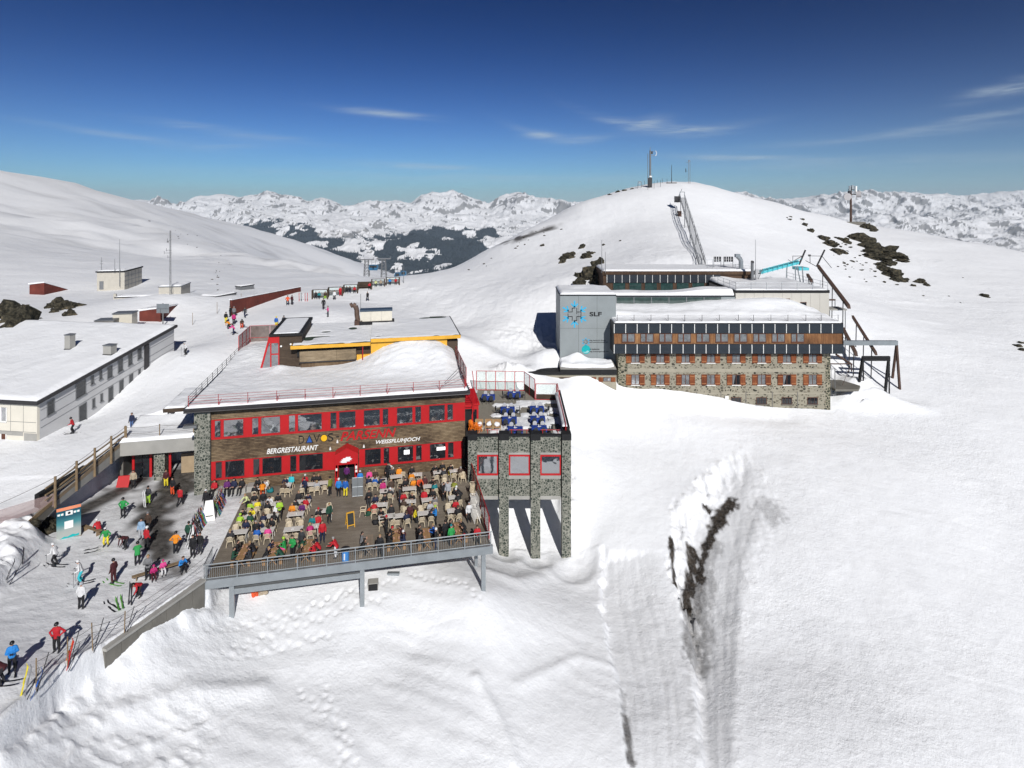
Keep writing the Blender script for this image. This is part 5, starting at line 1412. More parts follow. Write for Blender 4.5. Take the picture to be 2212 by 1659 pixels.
for c in(215,355,494):
    x0,x1=SX(c-28,WD),SX(c+28,WD);z0,z1=SZ(1022,WD),SZ(993,WD)
    w=MB();w.box(x0,x1,WD+.21,WD+.249,z0,z1);w=w.build("window",BROWNFRAME,wing)
    m=MB();mdl=(x0+x1)/2;m.box(x0+.05,mdl-.03,WD+.19,WD+.209,z0+.05,z1-.05);m.box(mdl+.03,x1-.05,WD+.19,WD+.209,z0+.05,z1-.05);m.build("pane",GLASS_GREY,w)
    for s0 in(x0-.62,x1+.02):MB().box(s0,s0+.6,WD+.17,WD+.248,z0-.05,z1).build("shutter",SHUT if c>300 else WOOD_DARK,w)
MB().box(SX(217,WD),SX(238,WD),WD+.05,WD+.16,SZ(1020,WD),SZ(997,WD)).build("white_wall_box",WHITE,wing)
#  glazed corridor, cream annex, upper timber house
CD=90.0
cor=thing("glazed_corridor","long glazed corridor with snowy roof linking tower and cream annex","corridor",(0,0,0))
cx0,cx1=SX(556,CD),SX(1398,CD)
cz0,cz1=SZ(520,CD),SZ(417,CD)
MB().box(cx0,cx1,CD+2.6,CD+2.9,11.5,cz1).build("back_wall",mat("corridor_lining",(.10,.14,.135),.7),cor)
MB().box(cx0-1.5,cx1,CD-.15,CD+3.4,cz1,cz1+.16).build("roof",BLACK,cor)
snow_cap("roof_snow",80,22,lambda x,y:.32+.55*sstep(24,31,x)+.12*vnoise(x/3,y,271),cx0-1.4,cx1-.1,CD-.1,CD+3.3,cor,cz1+.16)
n_=7
xs_=[cx0+(SX(1300,CD)-cx0)*k/6 for k in range(7)]
for a,b in zip(xs_,xs_[1:]):
    fr=MB();fr.box(a,a+.12,CD,CD+.12,11.5,cz1-.002);fr.box(a+.122,b-.002,CD+.02,CD+.1,cz1-.14,cz1-.002);fr.box(a+.122,b-.002,CD+.02,CD+.1,cz0+.5,cz0+.58)
    fr=fr.build("window_frame",STEEL,cor)
    MB().box(a+.123,b-.003,CD+.05,CD+.07,11.6,cz1-.141).build("pane",glass("corridor_glass",(.035,.055,.05),.04)if 'corridor_glass' not in bpy.data.materials else bpy.data.materials['corridor_glass'],fr)
MB().box(SX(1300,CD),cx1,CD,CD+.2,11.5,cz1-.002).build("grey_panel",TOWERC,cor)
ann=thing("cream_annex","cream panelled flat roofed annex with railing behind the solar roof","annex",(0,0,0))
ax0,ax1=SX(1402,CD),SX(2064,CD)
az0,az1=8.0,SZ(392,CD)
CREAMPANEL=mat("cream_cladding",(0.50,0.475,0.425),.6,var=.04,scale=.7)
npan=10
for k in range(npan):
    p0=ax0+(ax1-ax0)*k/npan;p1=ax0+(ax1-ax0)*(k+1)/npan
    MB().box(p0+.012,p1-.012,CD-.02,CD+.12,az0,az1-.002).build("wall_panel",CREAMPANEL,ann)
MB().box(ax0+.02,ax1-.02,CD+.121,104,az0,az1-.01).build("core_wall",CREAMPANEL,ann)
MB().box(ax0-.08,ax1+.05,CD-.08,104.1,az1,SZ(373,CD)).build("roof_edge",BLACK,ann)
for c,y0,y1,hw in((1487,432,492,47),(1614,432,490,47),(1740,432,485,47),(1881,457,486,22)):
    x0,x1=SX(c-hw,CD),SX(c+hw,CD);z0,z1=SZ(y1,CD),SZ(y0,CD)
    w=MB()
    for q in((x0,x0+.07,z0,z1),(x1-.07,x1,z0,z1),(x0+.072,x1-.072,z1-.07,z1)):w.box(q[0],q[1],CD-.06,CD-.021,q[2],q[3])
    if hw>30:mm=x0+(x1-x0)*.42;w.box(mm-.07,mm+.07,CD-.06,CD-.021,z0,z1-.072)
    w=w.build("window",BROWNFRAME,ann)
    MB().box(x0+.04,x1-.04,CD-.04,CD-.0205,z0,z1-.03).build("pane",GLASS_DARK,w)
az2=SZ(373,CD)
snow_cap("roof_snow",50,40,lambda x,y:.10+.16*vnoise(x/2,y/2,281)+.5*sstep(98,104,y)*sstep(40,36,x),ax0,ax1,CD,104,ann,az2)
for edge in(((ax0+.1,CD+.2),(ax1-.1,CD+.2)),((ax1-.1,CD+.2),(ax1-.1,103.5)),((ax0+.1,CD+.2),(ax0+.1,98))):
    (px0,py0),(px1,py1)=edge;n_=max(3,int(math.hypot(px1-px0,py1-py0)/2.2))
    for k in range(n_+1):
        p=(px0+(px1-px0)*k/n_,py0+(py1-py0)*k/n_)
        MB().bar((*p,az2),(*p,az2+1.15),.03,5).build("rail_post",GALV,ann)
    m=MB()
    for h_ in(.6,1.12):m.bar((px0,py0,az2+h_),(px1,py1,az2+h_),.022,5)
    m.build("handrail",GALV,ann)
UD=102.0
uph=thing("upper_timber_house","dark timber house with one row of solar panels above the glazed corridor","house",(0,0,0))
ux0,ux1=SX(466,UD),SX(1530,UD)
uz0,uz1=SZ(420,UD),SZ(262,UD)
UPW_=planks("dark_upright_boards",[(0.3,(0.035,0.022,0.015)),(0.6,(0.10,0.06,0.036)),(0.75,(0.16,0.10,0.06))],axis='X',pitch=0.18,gap=.1)
MB().box(ux0,ux1,UD+.2,110,9,SZ(240,UD)-.02).build("wall",UPW_,uph)
MB().box(ux0-.15,ux1+.2,UD-.12,111,SZ(262,UD),SZ(238,UD)).build("roof_fascia",UPW_,uph)
snow_cap("roof_snow",60,26,lambda x,y:.22+.1*vnoise(x/3,y/2,291),ux0-.1,ux1+.1,UD-.1,110.8,uph,SZ(238,UD))
n_=15;s0,s1=SX(490,UD),SX(1296,UD);pw=(s1-s0)/n_
z0,z1=SZ(320,UD),SZ(263,UD)
for k in range(n_):
    o=MB().box(.08,pw-.02,0,.06,0,z1-z0-.02).build("solar_panel",SOLAR,uph);o.location=(s0+k*pw,UD,z0)
    MB().box(0,.075,-.01,.07,0,z1-z0-.04).build("white_edge_strip",WHITE,o)
zz0,zz1=SZ(376,UD),SZ(322,UD)
xs_=[SX(x,UD)for x in(536,651,760,873,985,1096,1205)]
for a in xs_:
    b=a+(SX(623,UD)-SX(536,UD))
    w=MB();w.box(a-.06,a,UD+.1,UD+.199,zz0,zz1);w.box(b,b+.06,UD+.1,UD+.199,zz0,zz1);w.box(a-.06,b+.06,UD+.1,UD+.199,zz0-.08,zz0-.002);w=w.build("window",BROWNFRAME,uph)
    MB().box(a+.001,b-.001,UD+.15,UD+.198,zz0,zz1).build("pane",glass("greenish_window",(.02,.045,.042),.05)if 'greenish_window' not in bpy.data.materials else bpy.data.materials['greenish_window'],w)
m=MB();m.box(SX(490,UD),SX(1300,UD),UD+.05,UD+.198,SZ(398,UD),SZ(377,UD)-.1);m.build("reddish_boards",planks("red_brown_boards",[(0.3,(.09,.025,.014)),(.6,(.24,.07,.035))],axis='X',pitch=.2),uph)
rfl=[("roof_mast",455,188,18,"tall thin antenna mast at the left corner of the upper timber house","mast"),("roof_mast",1543,285,15,"tall thin antenna mast between the timber house and the cream annex","mast"),("roof_mast",480,188,100,"short antenna rod beside the tall mast of the upper timber house","mast")]
for nm,x,yb_,yt_,lb,ct in rfl:
    d=101.5;g=MB();g.bar((SX(x,d),d,SZ(yb_,d)-1.5),(SX(x,d),d,SZ(yt_,d)),.055,6,.025)
    tag(g.build(nm,STEEL),lb,ct)
for k,(x0,x1,lb)in enumerate(((1250,1300,"left dark sensor panel rack on the timber house roof"),(1320,1385,"right dark sensor panel rack on the timber house roof"))):
    t=thing("sensor_rack",lb,"panel rack",(0,0,0));d=106
    xa_,xb_=SX(x0,d),SX(x1,d)
    n3=3 if k==0 else 4
    for i in range(n3):
        p=xa_+(xb_-xa_)*i/n3;q=xa_+(xb_-xa_)*(i+1)/n3
        for j in range(2):MB().box(p+.06,q-.06,d,d+.06,SZ(172,d)+j*.48,SZ(172,d)+.44+j*.48).build("dark_panel",BLACK,t)
    for p in(xa_,xb_):MB().bar((p,d+.15,SZ(212,d)-.6),(p,d+.15,SZ(137,d)),.05,5).build("leg",STEEL,t)
t=thing("roof_exhaust","grey bent steel exhaust pipe beside the roof stairs of the timber house","exhaust",(0,0,0));d=103
m=MB();m.path([(SX(1440,d),d,SZ(238,d)),(SX(1440,d),d,SZ(165,d)),(SX(1430,d),d,SZ(145,d)),(SX(1416,d),d,SZ(135,d))],.38,10);m.build("pipe",GALV,t)
m=MB();m.box(SX(1405,d)-.1,SX(1432,d),d-.3,d+.5,SZ(140,d),SZ(118,d));m.build("cowl",GALV,t)
t=thing("roof_railing","grey handrail around the roof end of the timber house","railing",(0,0,0));d=104
m=MB();m.path([(SX(1185,d),d,SZ(155,d)),(SX(1240,d),d,SZ(157,d)),(SX(1400,d),d,SZ(190,d)),(SX(1505,d),d,SZ(200,d))],.03,5);m.build("handrail",GALV,t)
for x,y in((1200,156),(1240,157),(1320,173),(1400,190),(1450,195),(1505,200)):MB().bar((SX(x,d),d,SZ(238,d)),(SX(x,d),d,SZ(y,d)),.03,5).build("rail_post",GALV,t)
t=thing("stack_pipe","dark narrow chimney pipe on the cream annex roof","chimney",(0,0,0));d=100
m=MB();m.bar((SX(1520,d),d,14),(SX(1520,d),d,SZ(178,d)),.25,8);m.build("pipe",STEEL,t)
m=MB();m.bar((SX(1520,d),d,SZ(178,d)),(SX(1524,d),d,SZ(165,d)),.33,8,.2);m.build("cowl",DARKMETAL,t)
t=thing("external_stair","steep steel stair between annex roof and timber house","stair",(0,0,0));d=100
for i in range(9):MB().box(SX(1515+i*5,d),SX(1515+i*5,d)+1.2,d+i*.1,d+.25+i*.1,SZ(290-i*7,d),SZ(290-i*7,d)+.05).build("tread",STEEL,t)
for o_ in(0,1.2):
    m=MB();m.bar((SX(1512,d)+o_,d,SZ(295,d)),(SX(1560,d)+o_,d+.9,SZ(225,d)),.05,5);m.build("stringer",STEEL,t)
#  station building on the left
LBm=mat("pale_fibre_panels",(0.50,0.50,0.50),0.75,var=.06,scale=.8)
LBf=mat("cream_fibre_panels",(0.66,0.62,0.53),0.75,var=.05,scale=.8)
C0=P(82,955,61);C0t=P(80,872,61);C1t=P(376,708,81)
dirl=Vector((C1t.x-C0t.x,C1t.y-C0t.y,0));LL=dirl.length;dirl.normalize()
LYAW=math.atan2(-dirl.x,dirl.y)
SL=(C1t.z-C0t.z)/LL
lb=thing("station_building","long pale flat roofed station building with dark eaves left of the piste","station",(C0t.x,C0t.y,C0t.z),LYAW)
def sh(z,y):return z+SL*y
def lbox(x0,x1,y0,y1,z0,z1,m=None):
    m=m or MB()
    return m.hexa([(x0,y0,sh(z0,y0)),(x1,y0,sh(z0,y0)),(x1,y1,sh(z0,y1)),(x0,y1,sh(z0,y1)),(x0,y0,sh(z1,y0)),(x1,y0,sh(z1,y0)),(x1,y1,sh(z1,y1)),(x0,y1,sh(z1,y1))])
lbox(-.3,0,.31,LL,-6.5,-.0).build("long_wall",LBm,lb)
lbox(-22,0,0,.3,-6.5,0).build("gable_wall",LBf,lb)
lbox(-22,-.31,LL-.3,LL,-6.5,0).build("back_wall",LBm,lb)
lbox(-22,.35,-.35,LL+.25,.002,.32).build("roof_edge",DARKMETAL,lb)
m=MB();lbox(.005,.03,.4,LL,-1.98,-1.95,m);lbox(.005,.03,.4,LL,-2.75,-2.72,m);lbox(.005,.03,.4,LL,-.92,-.90,m)
m.build("panel_joints",STEEL,lb)
m=MB();lbox(-7,-.1,-.02,-.003,-1.98,-1.95,m);lbox(-7,-.1,-.02,-.003,-3.0,-2.97,m);lbox(-1.6,-1.58,-.02,-.003,-3,0,m);lbox(-3.1,-3.08,-.02,-.003,-3,0,m);m.build("panel_joints",STEEL,lb)
def LBP(px,py):
    """(y, z below the eaves) on the long wall"""
    a=(px-CX)/F;c,s=math.cos(LYAW),math.sin(LYAW)
    d=(C0t.x*c+C0t.y*s)/(a*c+s)
    y=-(a*d-C0t.x)*s+(d-C0t.y)*c
    return y,CAMZ-(py-HZ)/F*d-C0t.z-SL*y
def z5(x,y):return(x*.29297,486+y*.29297)
for x0,x1,ya,yb_ in((345,400,1292,1392),(557,632,1155,1262),(668,692,1112,1172),(730,752,1072,1136),(790,828,1042,1124),(868,905,990,1078),(943,975,945,1030),(1013,1043,902,985),(580,638,1320,1448),(678,700,1278,1345),(738,757,1242,1300),(797,833,1192,1290),(877,910,1142,1226),(950,980,1097,1165),(1018,1036,1062,1112)):
    ymid,_=LBP(*z5((x0+x1)/2,(ya+yb_)/2))
    y0,_=LBP(*z5(x0,(ya+yb_)/2));y1,_=LBP(*z5(x1,(ya+yb_)/2))
    _,z1=LBP(*z5((x0+x1)/2,ya));_,z0=LBP(*z5((x0+x1)/2,yb_))
    m=MB();lbox(.004,.05,y0,y0+.08,z0,z1,m);lbox(.004,.05,y1-.08,y1,z0,z1,m);lbox(.004,.05,y0+.082,y1-.082,z1-.08,z1,m);lbox(.004,.12,y0-.05,y1+.05,z0-.1,z0-.002,m)
    w=m.build("window",STEEL,lb)
    m=MB();lbox(.003,.02,y0+.05,y1-.05,z0-.001,z1-.05,m);m.build("pane",GLASS_DARK,w)
y0,_=LBP(*z5(1062,960));y1,_=LBP(*z5(1090,960));m=MB();lbox(.004,.2,y0,y1,-6,-.15,m);m.build("dark_doorway",DARKMETAL,lb)
for xx0,xx1,z0,z1 in((-5.0,-3.5,-1.95,-.55),(-5.0,-3.55,-5.2,-3.3)):
    m=MB();lbox(xx0,xx0+.1,-.06,-.021,z0,z1,m);lbox(xx1-.1,xx1,-.06,-.021,z0,z1,m);lbox(xx0+.7,xx0+.85,-.06,-.021,z0,z1,m);lbox(xx0,xx1,-.12,-.021,z0-.12,z0-.002,m)
    w=m.build("window",WHITE,lb);m=MB();lbox(xx0+.02,xx1-.02,-.03,-.0205,z0,z1,m);m.build("pane",GLASS_GREY if z0>-3 else BROWNFRAME,w)
m=MB();lbox(-1.5,-.02,-.025,-.003,-6,-3.1,m);m.build("grey_base_panel",CONC,lb)
m=MB();lbox(-7,-1.62,-.024,-.004,-3.4,-3.02,m);m.build("grey_base_panel",CONC,lb)
nx_,ny_=60,60
xs,ys=np.meshgrid(np.linspace(-30,.1,nx_),np.linspace(-.15,LL+.1,ny_))
hh=.18+.12*vnoise(xs/3,ys/3,301)+.16*np.exp(-((xs+6+ys*.1)/1.2)**2)*vnoise(xs,ys,303)
edge=np.minimum(np.minimum(.1-xs,ys+.15),LL+.1-ys);hh=hh*np.sqrt(np.clip(edge/.3,0,1))
o=grid_mesh("roof_snow",xs,ys,.325+hh+SL*ys,ROOFSNOW,parent=lb)
def roof_pt(px,py,zoff=.4):
    c,s=math.cos(LYAW),math.sin(LYAW);d=60.0
    for _ in range(60):
        x=XY(px,d);yl=-(x-C0t.x)*s+(d-C0t.y)*c
        zr_=C0t.z+SL*yl+zoff;zray=CAMZ-(py-HZ)/F*d
        d+=(zray-zr_)/((py-HZ)/F+.15)*.6
    return Vector((XY(px,d),d,zr_))
def roof_box(nm,q,w_,dpt,h_,label,cat,mt=None,lid=True):
    p=roof_pt(*q);t=thing(nm,label,cat,p,LYAW)
    MB().box(-w_/2,w_/2,0,dpt,.25,h_).build("casing",mt or CONC,t)
    MB().box(-w_/2-.04,w_/2+.04,-.05,dpt+.05,-.4,.248).build("dark_base",BLACK,t)
    MB().box(-w_/2-.06,w_/2+.06,-.06,dpt+.06,h_+.002,h_+.1).build("lid",STEEL,t)
roof_box("roof_chimney",(145,758),.75,.8,1.9,"tall narrow pale chimney on the left of the station roof","chimney")
roof_box("roof_vent",(231,770),1.05,.9,1.25,"squat concrete vent box near the eaves of the station roof","vent")
#  huts and plant of the snowy plateau
def z3r(x,y):return(1701+x*.2116,540+y*.2116)
def zh(x,y):return(1350+x*.16929,302.4+y*.16929)
def z8(x,y):return(432+x*.2197,567+y*.2197)
BLOCKWALL=mat("pale_block_wall",(0.46,0.43,0.37),.85,var=.08,scale=1.5)
REDBROWN=planks("red_brown_boards2",[(0.3,(.065,.018,.014)),(.55,(.15,.036,.026)),(.75,(.22,.06,.04))],axis='X',pitch=.25,gap=.06)
def base_at(px,py,d):
    return Vector((XY(px,d),d,CAMZ-(py-HZ)/F*d))
cube=thing("cube_building","pale square flat roofed building with panel grid on its side wall","building",(base_at(269,626,130).x,130,base_at(269,626,130).z),R(12))
ch=38.5*130/F
MB().box(-5.4,0,0,9.5,-3,ch).build("wall",BLOCKWALL,cube)
m=MB()
for k in range(1,5):m.box(.003,.03,k*1.9-.06,k*1.9+.06,.1,ch-.1)
for k in range(1,4):m.box(.003,.031,.1,9.4,k*ch/4-.05,k*ch/4+.05)
m.build("panel_grid",STEEL,cube)
MB().box(-5.6,.2,-.2,9.7,ch+.002,ch+.3).build("roof_edge",BLACK,cube)
MB().box(-4.9,-4.1,-.05,-.003,.2,2.0).build("door",STEEL,cube)
snow_cap("roof_snow",12,16,lambda x,y:.12+.1*vnoise(x,y,311),-5.5,.1,-.1,9.6,cube,ch+.3)
for px,y0,y1,lb_ in((258.5,615,516,"tall whip antenna in front of the cube building"),(248,586,559,"short antenna on the roof of the cube building"),(219,586,556,"cross-armed antenna at the left roof corner of the cube building")):
    d=129.5;m=MB();m.bar(base_at(px,y0+4,d),base_at(px,y1,d),.07,6,.03)
    if px<230:m.bar(base_at(px-3,y1+14,d),base_at(px+3,y1+14,d),.05);m.bar(base_at(px-2,y1+8,d),base_at(px+3,y1+8,d),.05)
    tag(m.build("whip_antenna",STEEL),lb_,"antenna")
def boxhut(nm,px,py,d,w_,dp,h_,lb_,ct,wall,yaw=12,lid=BLACK,snow=True):
    p=base_at(px,py,d);t=thing(nm,lb_,ct,p,R(yaw))
    MB().box(-w_,0,0,dp,-2.5,h_).build("wall",wall,t)
    MB().box(-w_-.1,.1,-.1,dp+.1,h_+.002,h_+.16).build("roof_edge",lid,t)
    if snow:snow_cap("roof_snow",12,12,lambda x,y:.12+.12*vnoise(x,y,313),-w_-.05,.05,-.05,dp+.05,t,h_+.16)
    return t
boxhut("plant_box",391,645,108,3.7,5.2,2.15,"cream windowless plant box below the tall antenna mast","hut",BLOCKWALL,lid=STEEL)
t=boxhut("low_long_house",350,655,107,7.6,3.0,1.2,"low long house half buried in snow left of the cream plant box","house",BLOCKWALL,lid=DARKMETAL)
m=MB()
for a in(-6.6,-4.3):m.box(a,a+1.6,-.04,-.003,.05,.5)
m.build("window_strip",BLACK,t)
MB().box(-7.9,-7.5,.1,.5,-.5,1.9).build("chimney",BLOCKWALL,t)
boxhut("snow_buried_roof",466,655,108,3.6,5.0,1.1,"snow covered flat roof with grey eaves poking from the plateau","roof",STEEL,yaw=-18,lid=DARKMETAL)
boxhut("small_buried_roof",520,628,128,1.6,3.5,.8,"small dark edged roof corner nearest the left mountain slope","roof",STEEL,yaw=-25,lid=BLACK)
t=boxhut("white_vent_box",285,705,88,2.55,2.0,1.85,"white ventilation box standing behind the station roof","vent box",CREAM,lid=STEEL,snow=False)
t=boxhut("grey_vent_box",245,712,86,2.4,2.0,1.25,"grey slanted ventilation box left of the white one","vent box",CONC,lid=STEEL,snow=False)
def wedge(nm,pts,d,lb_,ct,snow_depth):
    """board wall running out into the snow slope; pts: front outline in the photo plane at distance d"""
    P0=base_at(*pts[0],d)
    t=thing(nm,lb_,ct,P0,0)
    return t,P0
a,b=base_at(501,671,97),base_at(650,645,118)
ln_=(b-a);yaw=math.atan2(ln_.y,ln_.x);L_=math.hypot(ln_.x,ln_.y)
t=thing("red_brown_snow_wall","long red brown board wall across the plateau with snow on top","wall",a,yaw)
m=MB();m.hexa([(0,0,-1.5),(L_,0,-1.0),(L_,.4,-1.0),(0,.4,-1.5),(0,0,1.75),(L_,0,.95),(L_,.4,.95),(0,.4,1.75)]);m.build("board_wall",REDBROWN,t)
m=MB();m.hexa([(-.1,-.1,1.753),(L_,-.1,.953),(L_,.5,.953),(-.1,.5,1.753),(-.1,-.1,1.9),(L_,-.1,1.1),(L_,.5,1.1),(-.1,.5,1.9)]);m.build("snow_top",ROOFSNOW,t)
for nm,q0,d0,q1,d1,h_,lb_ in(("red_entrance_hut",(350,692),95,(411,655),108,2.0,"red brown wedge shaped entrance hut behind the sign board"),("red_tunnel_hut",(98,637),124,(155,629),131,2.6,"red brown wedge shaped tunnel mouth at the far left of the plateau")):
    a,b=base_at(*q0,d0),base_at(*q1,d1)
    ln_=b-a;L_=math.hypot(ln_.x,ln_.y);t=thing(nm,lb_,"hut",a,math.atan2(ln_.y,ln_.x))
    dz_=b.z-a.z
    m=MB();m.hexa([(0,0,-.8),(L_,0,dz_-.8),(L_,.3,dz_-.8),(0,.3,-.8),(0,0,h_),(L_,0,dz_+.15),(L_,.3,dz_+.15),(0,.3,h_)]);m.build("side_wall",REDBROWN,t)
    m=MB();m.hexa([(-.3,-.002,-.8),(0,-.002,-.8),(0,3.2,-.8),(-.3,3.2,-.8),(-.3,-.002,h_),(0,-.002,h_),(0,3.2,h_*.8),(-.3,3.2,h_*.8)]);m.build("front_wall",REDBROWN,t)
    m=MB();m.hexa([(-.4,-.1,h_+.002),(L_,-.1,dz_+.16),(L_,3.4,dz_+.1),(-.4,3.4,h_*.85),(-.4,-.1,h_+.2),(L_,-.1,dz_+.35),(L_,3.4,dz_+.3),(-.4,3.4,h_*.85+.25)]);m.build("roof_snow",ROOFSNOW,t)
p=base_at(368,647,106.5);p.z=min(p.z,hz(p.x,p.y))-.2
t=thing("lattice_antenna_mast","tall slender antenna mast with cross arms in front of the cream plant box","mast",p)
top=base_at(368,498,106.5).z-p.z
m=MB()
for k in range(3):
    o=Vector((.17*math.cos(k*2.094),.17*math.sin(k*2.094),0));m.bar(o,o*.6+Vector((0,0,top)),.035,5)
for i in range(24):m.bar((.15*math.cos(i*2.094),.15*math.sin(i*2.094),i*top/24),(.15*math.cos(i*2.094+2.1),.15*math.sin(i*2.094+2.1),(i+1)*top/24),.02,4)
m.build("lattice_pole",STEEL,t)
for h_,w_ in((.68,1.1),(.72,.7),(.62,.45),(.86,.5)):
    m=MB();m.bar((-w_,0,top*h_),(w_*.3,0,top*h_),.035,5);m.bar((-w_,0,top*h_-.2),(-w_,0,top*h_+.35),.04,5);m.build("cross_arm",STEEL,t)
p=on_snow(352,704);t=thing("piste_sign","grey sign board on a tall post seen from behind at the station corner","sign",p)
sc_=p.y/F
MB().bar((0,0,-.3),(0,0,50*sc_),.09,8).build("post",STEEL,t)
MB().box(-13*sc_,14*sc_,-.12,-.09,29*sc_,49*sc_).build("board",GALV,t)
m=MB();m.box(-13*sc_,14*sc_,-.16,-.121,38*sc_,39*sc_);m.box(-5*sc_,-4*sc_,-.16,-.121,29.2*sc_,37.9*sc_);m.build("board_ribs",STEEL,t)
SH=[((1100,1255),(265,356)),((1258,1402),(245,333)),((1410,1552),(222,304)),((1552,1690),(200,272)),((1685,1820),(175,247)),((1828,1965),(155,228))]
SHPOS=[]
for k,((x0,x1),(y0,y1))in enumerate(SH):
    q0=z8((x0+x1)/2,y1);p=on_snow(*q0);d=p.y
    w_=(x1-x0)*.2197*d/F;h_=(y1-y0)*.2197*d/F
    nm_=["nearest","second","third","fourth","fifth","farthest"][k]
    t=thing("wind_shelter",f"open timber wind shelter with bench, {nm_} of the row at the piste","shelter",p,R(12),"timber wind shelters in a row beside the piste")
    for s in(-w_/2,w_/2-.22):MB().box(s,s+.22,0,1.3,-.4,h_).build("side_wall",WOOD_DARK,t)
    MB().box(-w_/2+.23,w_/2-.23,1.2,1.28,-.4,h_-.1).build("back_pane" if k!=3 else "back_boards",GLASS_CLEAR if k!=3 else WOOD_DARK,t)
    MB().box(-w_/2+.23,w_/2-.23,.75,1.18,.42,.5).build("bench_seat",WOOD_DARK,t)
    m=MB()
    for z in(.62,.82,1.02):m.box(-w_/2+.23,w_/2-.23,1.12,1.17,z,z+.1)
    m.build("bench_back",WOOD_DARK,t);MB().box(-w_/2+.22,w_/2-.22,1.15,1.29,h_-.09,h_).build("top_rail",WOOD_DARK,t)
    SHPOS.append((p,w_))
for k,(px,yt,yb_)in enumerate(((792,562,600),(829,560,600))):
    d=215;pb=base_at(px,yb_+6,d);tt=base_at(px,yt,d);pb.z=min(pb.z,hz(pb.x,pb.y))-.5
    t=thing("cableway_pylon",["left","right"][k]+" lattice cableway pylon beyond the wind shelters","pylon",(pb.x,d,pb.z),0,"cableway pylons beyond the brow");h_=tt.z-pb.z
    m=MB();a_=1.0
    cs=[(a_,a_),(-a_,a_),(-a_,-a_),(a_,-a_)]
    for i,(x,y)in enumerate(cs):
        m.bar((x,y,0),(x*.6,y*.6,h_),.11,4)
        x2,y2=cs[(i+1)%4]
        n_=7
        for j in range(n_):
            f0,f1=1-.4*j/n_,1-.4*(j+1)/n_
            m.bar((x*f0,y*f0,h_*j/n_),(x2*f1,y2*f1,h_*(j+1)/n_),.06,4);m.bar((x2*f0,y2*f0,h_*j/n_),(x*f1,y*f1,h_*(j+1)/n_),.06,4)
    m.build("lattice_shaft",STEEL,t)
    m=MB();m.box(-2.6,2.6,-.3,.3,h_,h_+.4);m.bar((-2.4,0,h_),(-2.4,0,h_+1.0),.12);m.bar((2.4,0,h_),(2.4,0,h_+1.0),.12);m.build("cross_head",STEEL,t)
CABIN=mat("blue_cabin_shell",(.03,.12,.22),.3)
def cabin(px,py,d,lb_):
    c=base_at(px,py,d);t=thing("gondola_cabin",lb_,"gondola",c,0,"blue gondola cabins of the cableway")
    m=MB();m.xprism([(-.85,-.6),(-.95,.2),(-.7,1.0),(.7,1.0),(.95,.2),(.85,-.6),(.6,-.9),(-.6,-.9)],-.85,.85);m.build("shell",CABIN,t)
    m=MB();m.xprism([(-.6,.05),(-.55,.85),(.55,.85),(.6,.05)],-.88,-.852);m.build("window",GLASS_DARK,t)
    m=MB();m.path([(0,0,1.0),(0,0,2.4),(.2,0,2.7)],.06);m.build("hanger",STEEL,t)
cabin(803,578,214,"blue gondola cabin left of a pair between the two pylons");cabin(811.5,578,214,"blue gondola cabin right of a pair between the two pylons")
cabin(859.5,596,175,"blue gondola cabin low beside the farthest wind shelter");cabin(872,592.5,190,"blue gondola cabin farthest right above the brow")
tp_=on_snow(872,611);tag(MB().bar(tp_-Vector((0,0,.2)),tp_+Vector((0,0,2.6)),.06,6).build("marker_post",STEEL),"thin steel marker post right of the farthest wind shelter","post")
for px,py in((168*.2197+432,567+508*.2197),(416,700),(521,658)):
    p=on_snow(px,py);tag(MB().bar(p-Vector((0,0,.2)),p+Vector((0,0,1.9)),.035,5).build("marker_pole",LOGWOOD),"thin wooden marker pole stuck in the plateau snow","pole","marker poles in the plateau snow")
#  masts on the hill
def hill_mast(nm,q0,qtop,lb_,rad,parts):
    p=on_snow(*q0);h_=(q0[1]-qtop)*p.y/F
    t=thing(nm,lb_,"mast",p);parts(t,h_,p.y/F);return t
def m1(t,h,s):
    MB().bar((0,0,-.4),(0,0,h*.93),.34,8,.26).build("pole",STEEL,t)
    MB().bar((-.75,0,-.2),(-.75,0,h*.85),.09,6).build("side_pipe",STEEL,t)
    m=MB();m.box(-.55,.5,-.5,.5,-.3,h*.24);m.build("equipment_cabinet",DARKMETAL,t)
    MB().bar((0,0,h*.93),(0,0,h*1.02),.08,6).build("top_antenna",GALV,t)
    m=MB();m.path([(0,0,h*.80),(1.6,0,h*.81)],.06);m.path([(0,0,h*.9),(1.3,0,h*.9)],.06);m.build("antenna_arm",STEEL,t)
    pts=[(1.55+.45*math.cos(a),0,h*.86+h*.062*math.sin(a))for a in np.linspace(-1.5,1.5,9)]
    m=MB();m.path(pts,.09,6);m.build("dipole_bow",WHITE,t)
    m=MB();m.box(.25,.8,-.15,.15,h*.84,h*.91);m.build("antenna_box",DARKMETAL,t)
    m=MB();m.bar((-.3,-.35,h*.27),(.4,-.35,h*.27),.25,8);m.build("white_drum",WHITE,t)
hill_mast("summit_radio_mast",zh(322,606),319.5,"tallest grey radio mast with bow antenna on the hill summit",.3,m1)
def m2(t,h,s):MB().bar((0,0,-.3),(0,0,h),.12,6,.06).build("pole",DARKMETAL,t);MB().box(-1.6,1.6,-.3,.3,-.1,.22).build("base_slab",DARKMETAL,t)
hill_mast("summit_pole_mast",zh(595,556),357,"plain thin dark pole between the two summit masts",.1,m2)
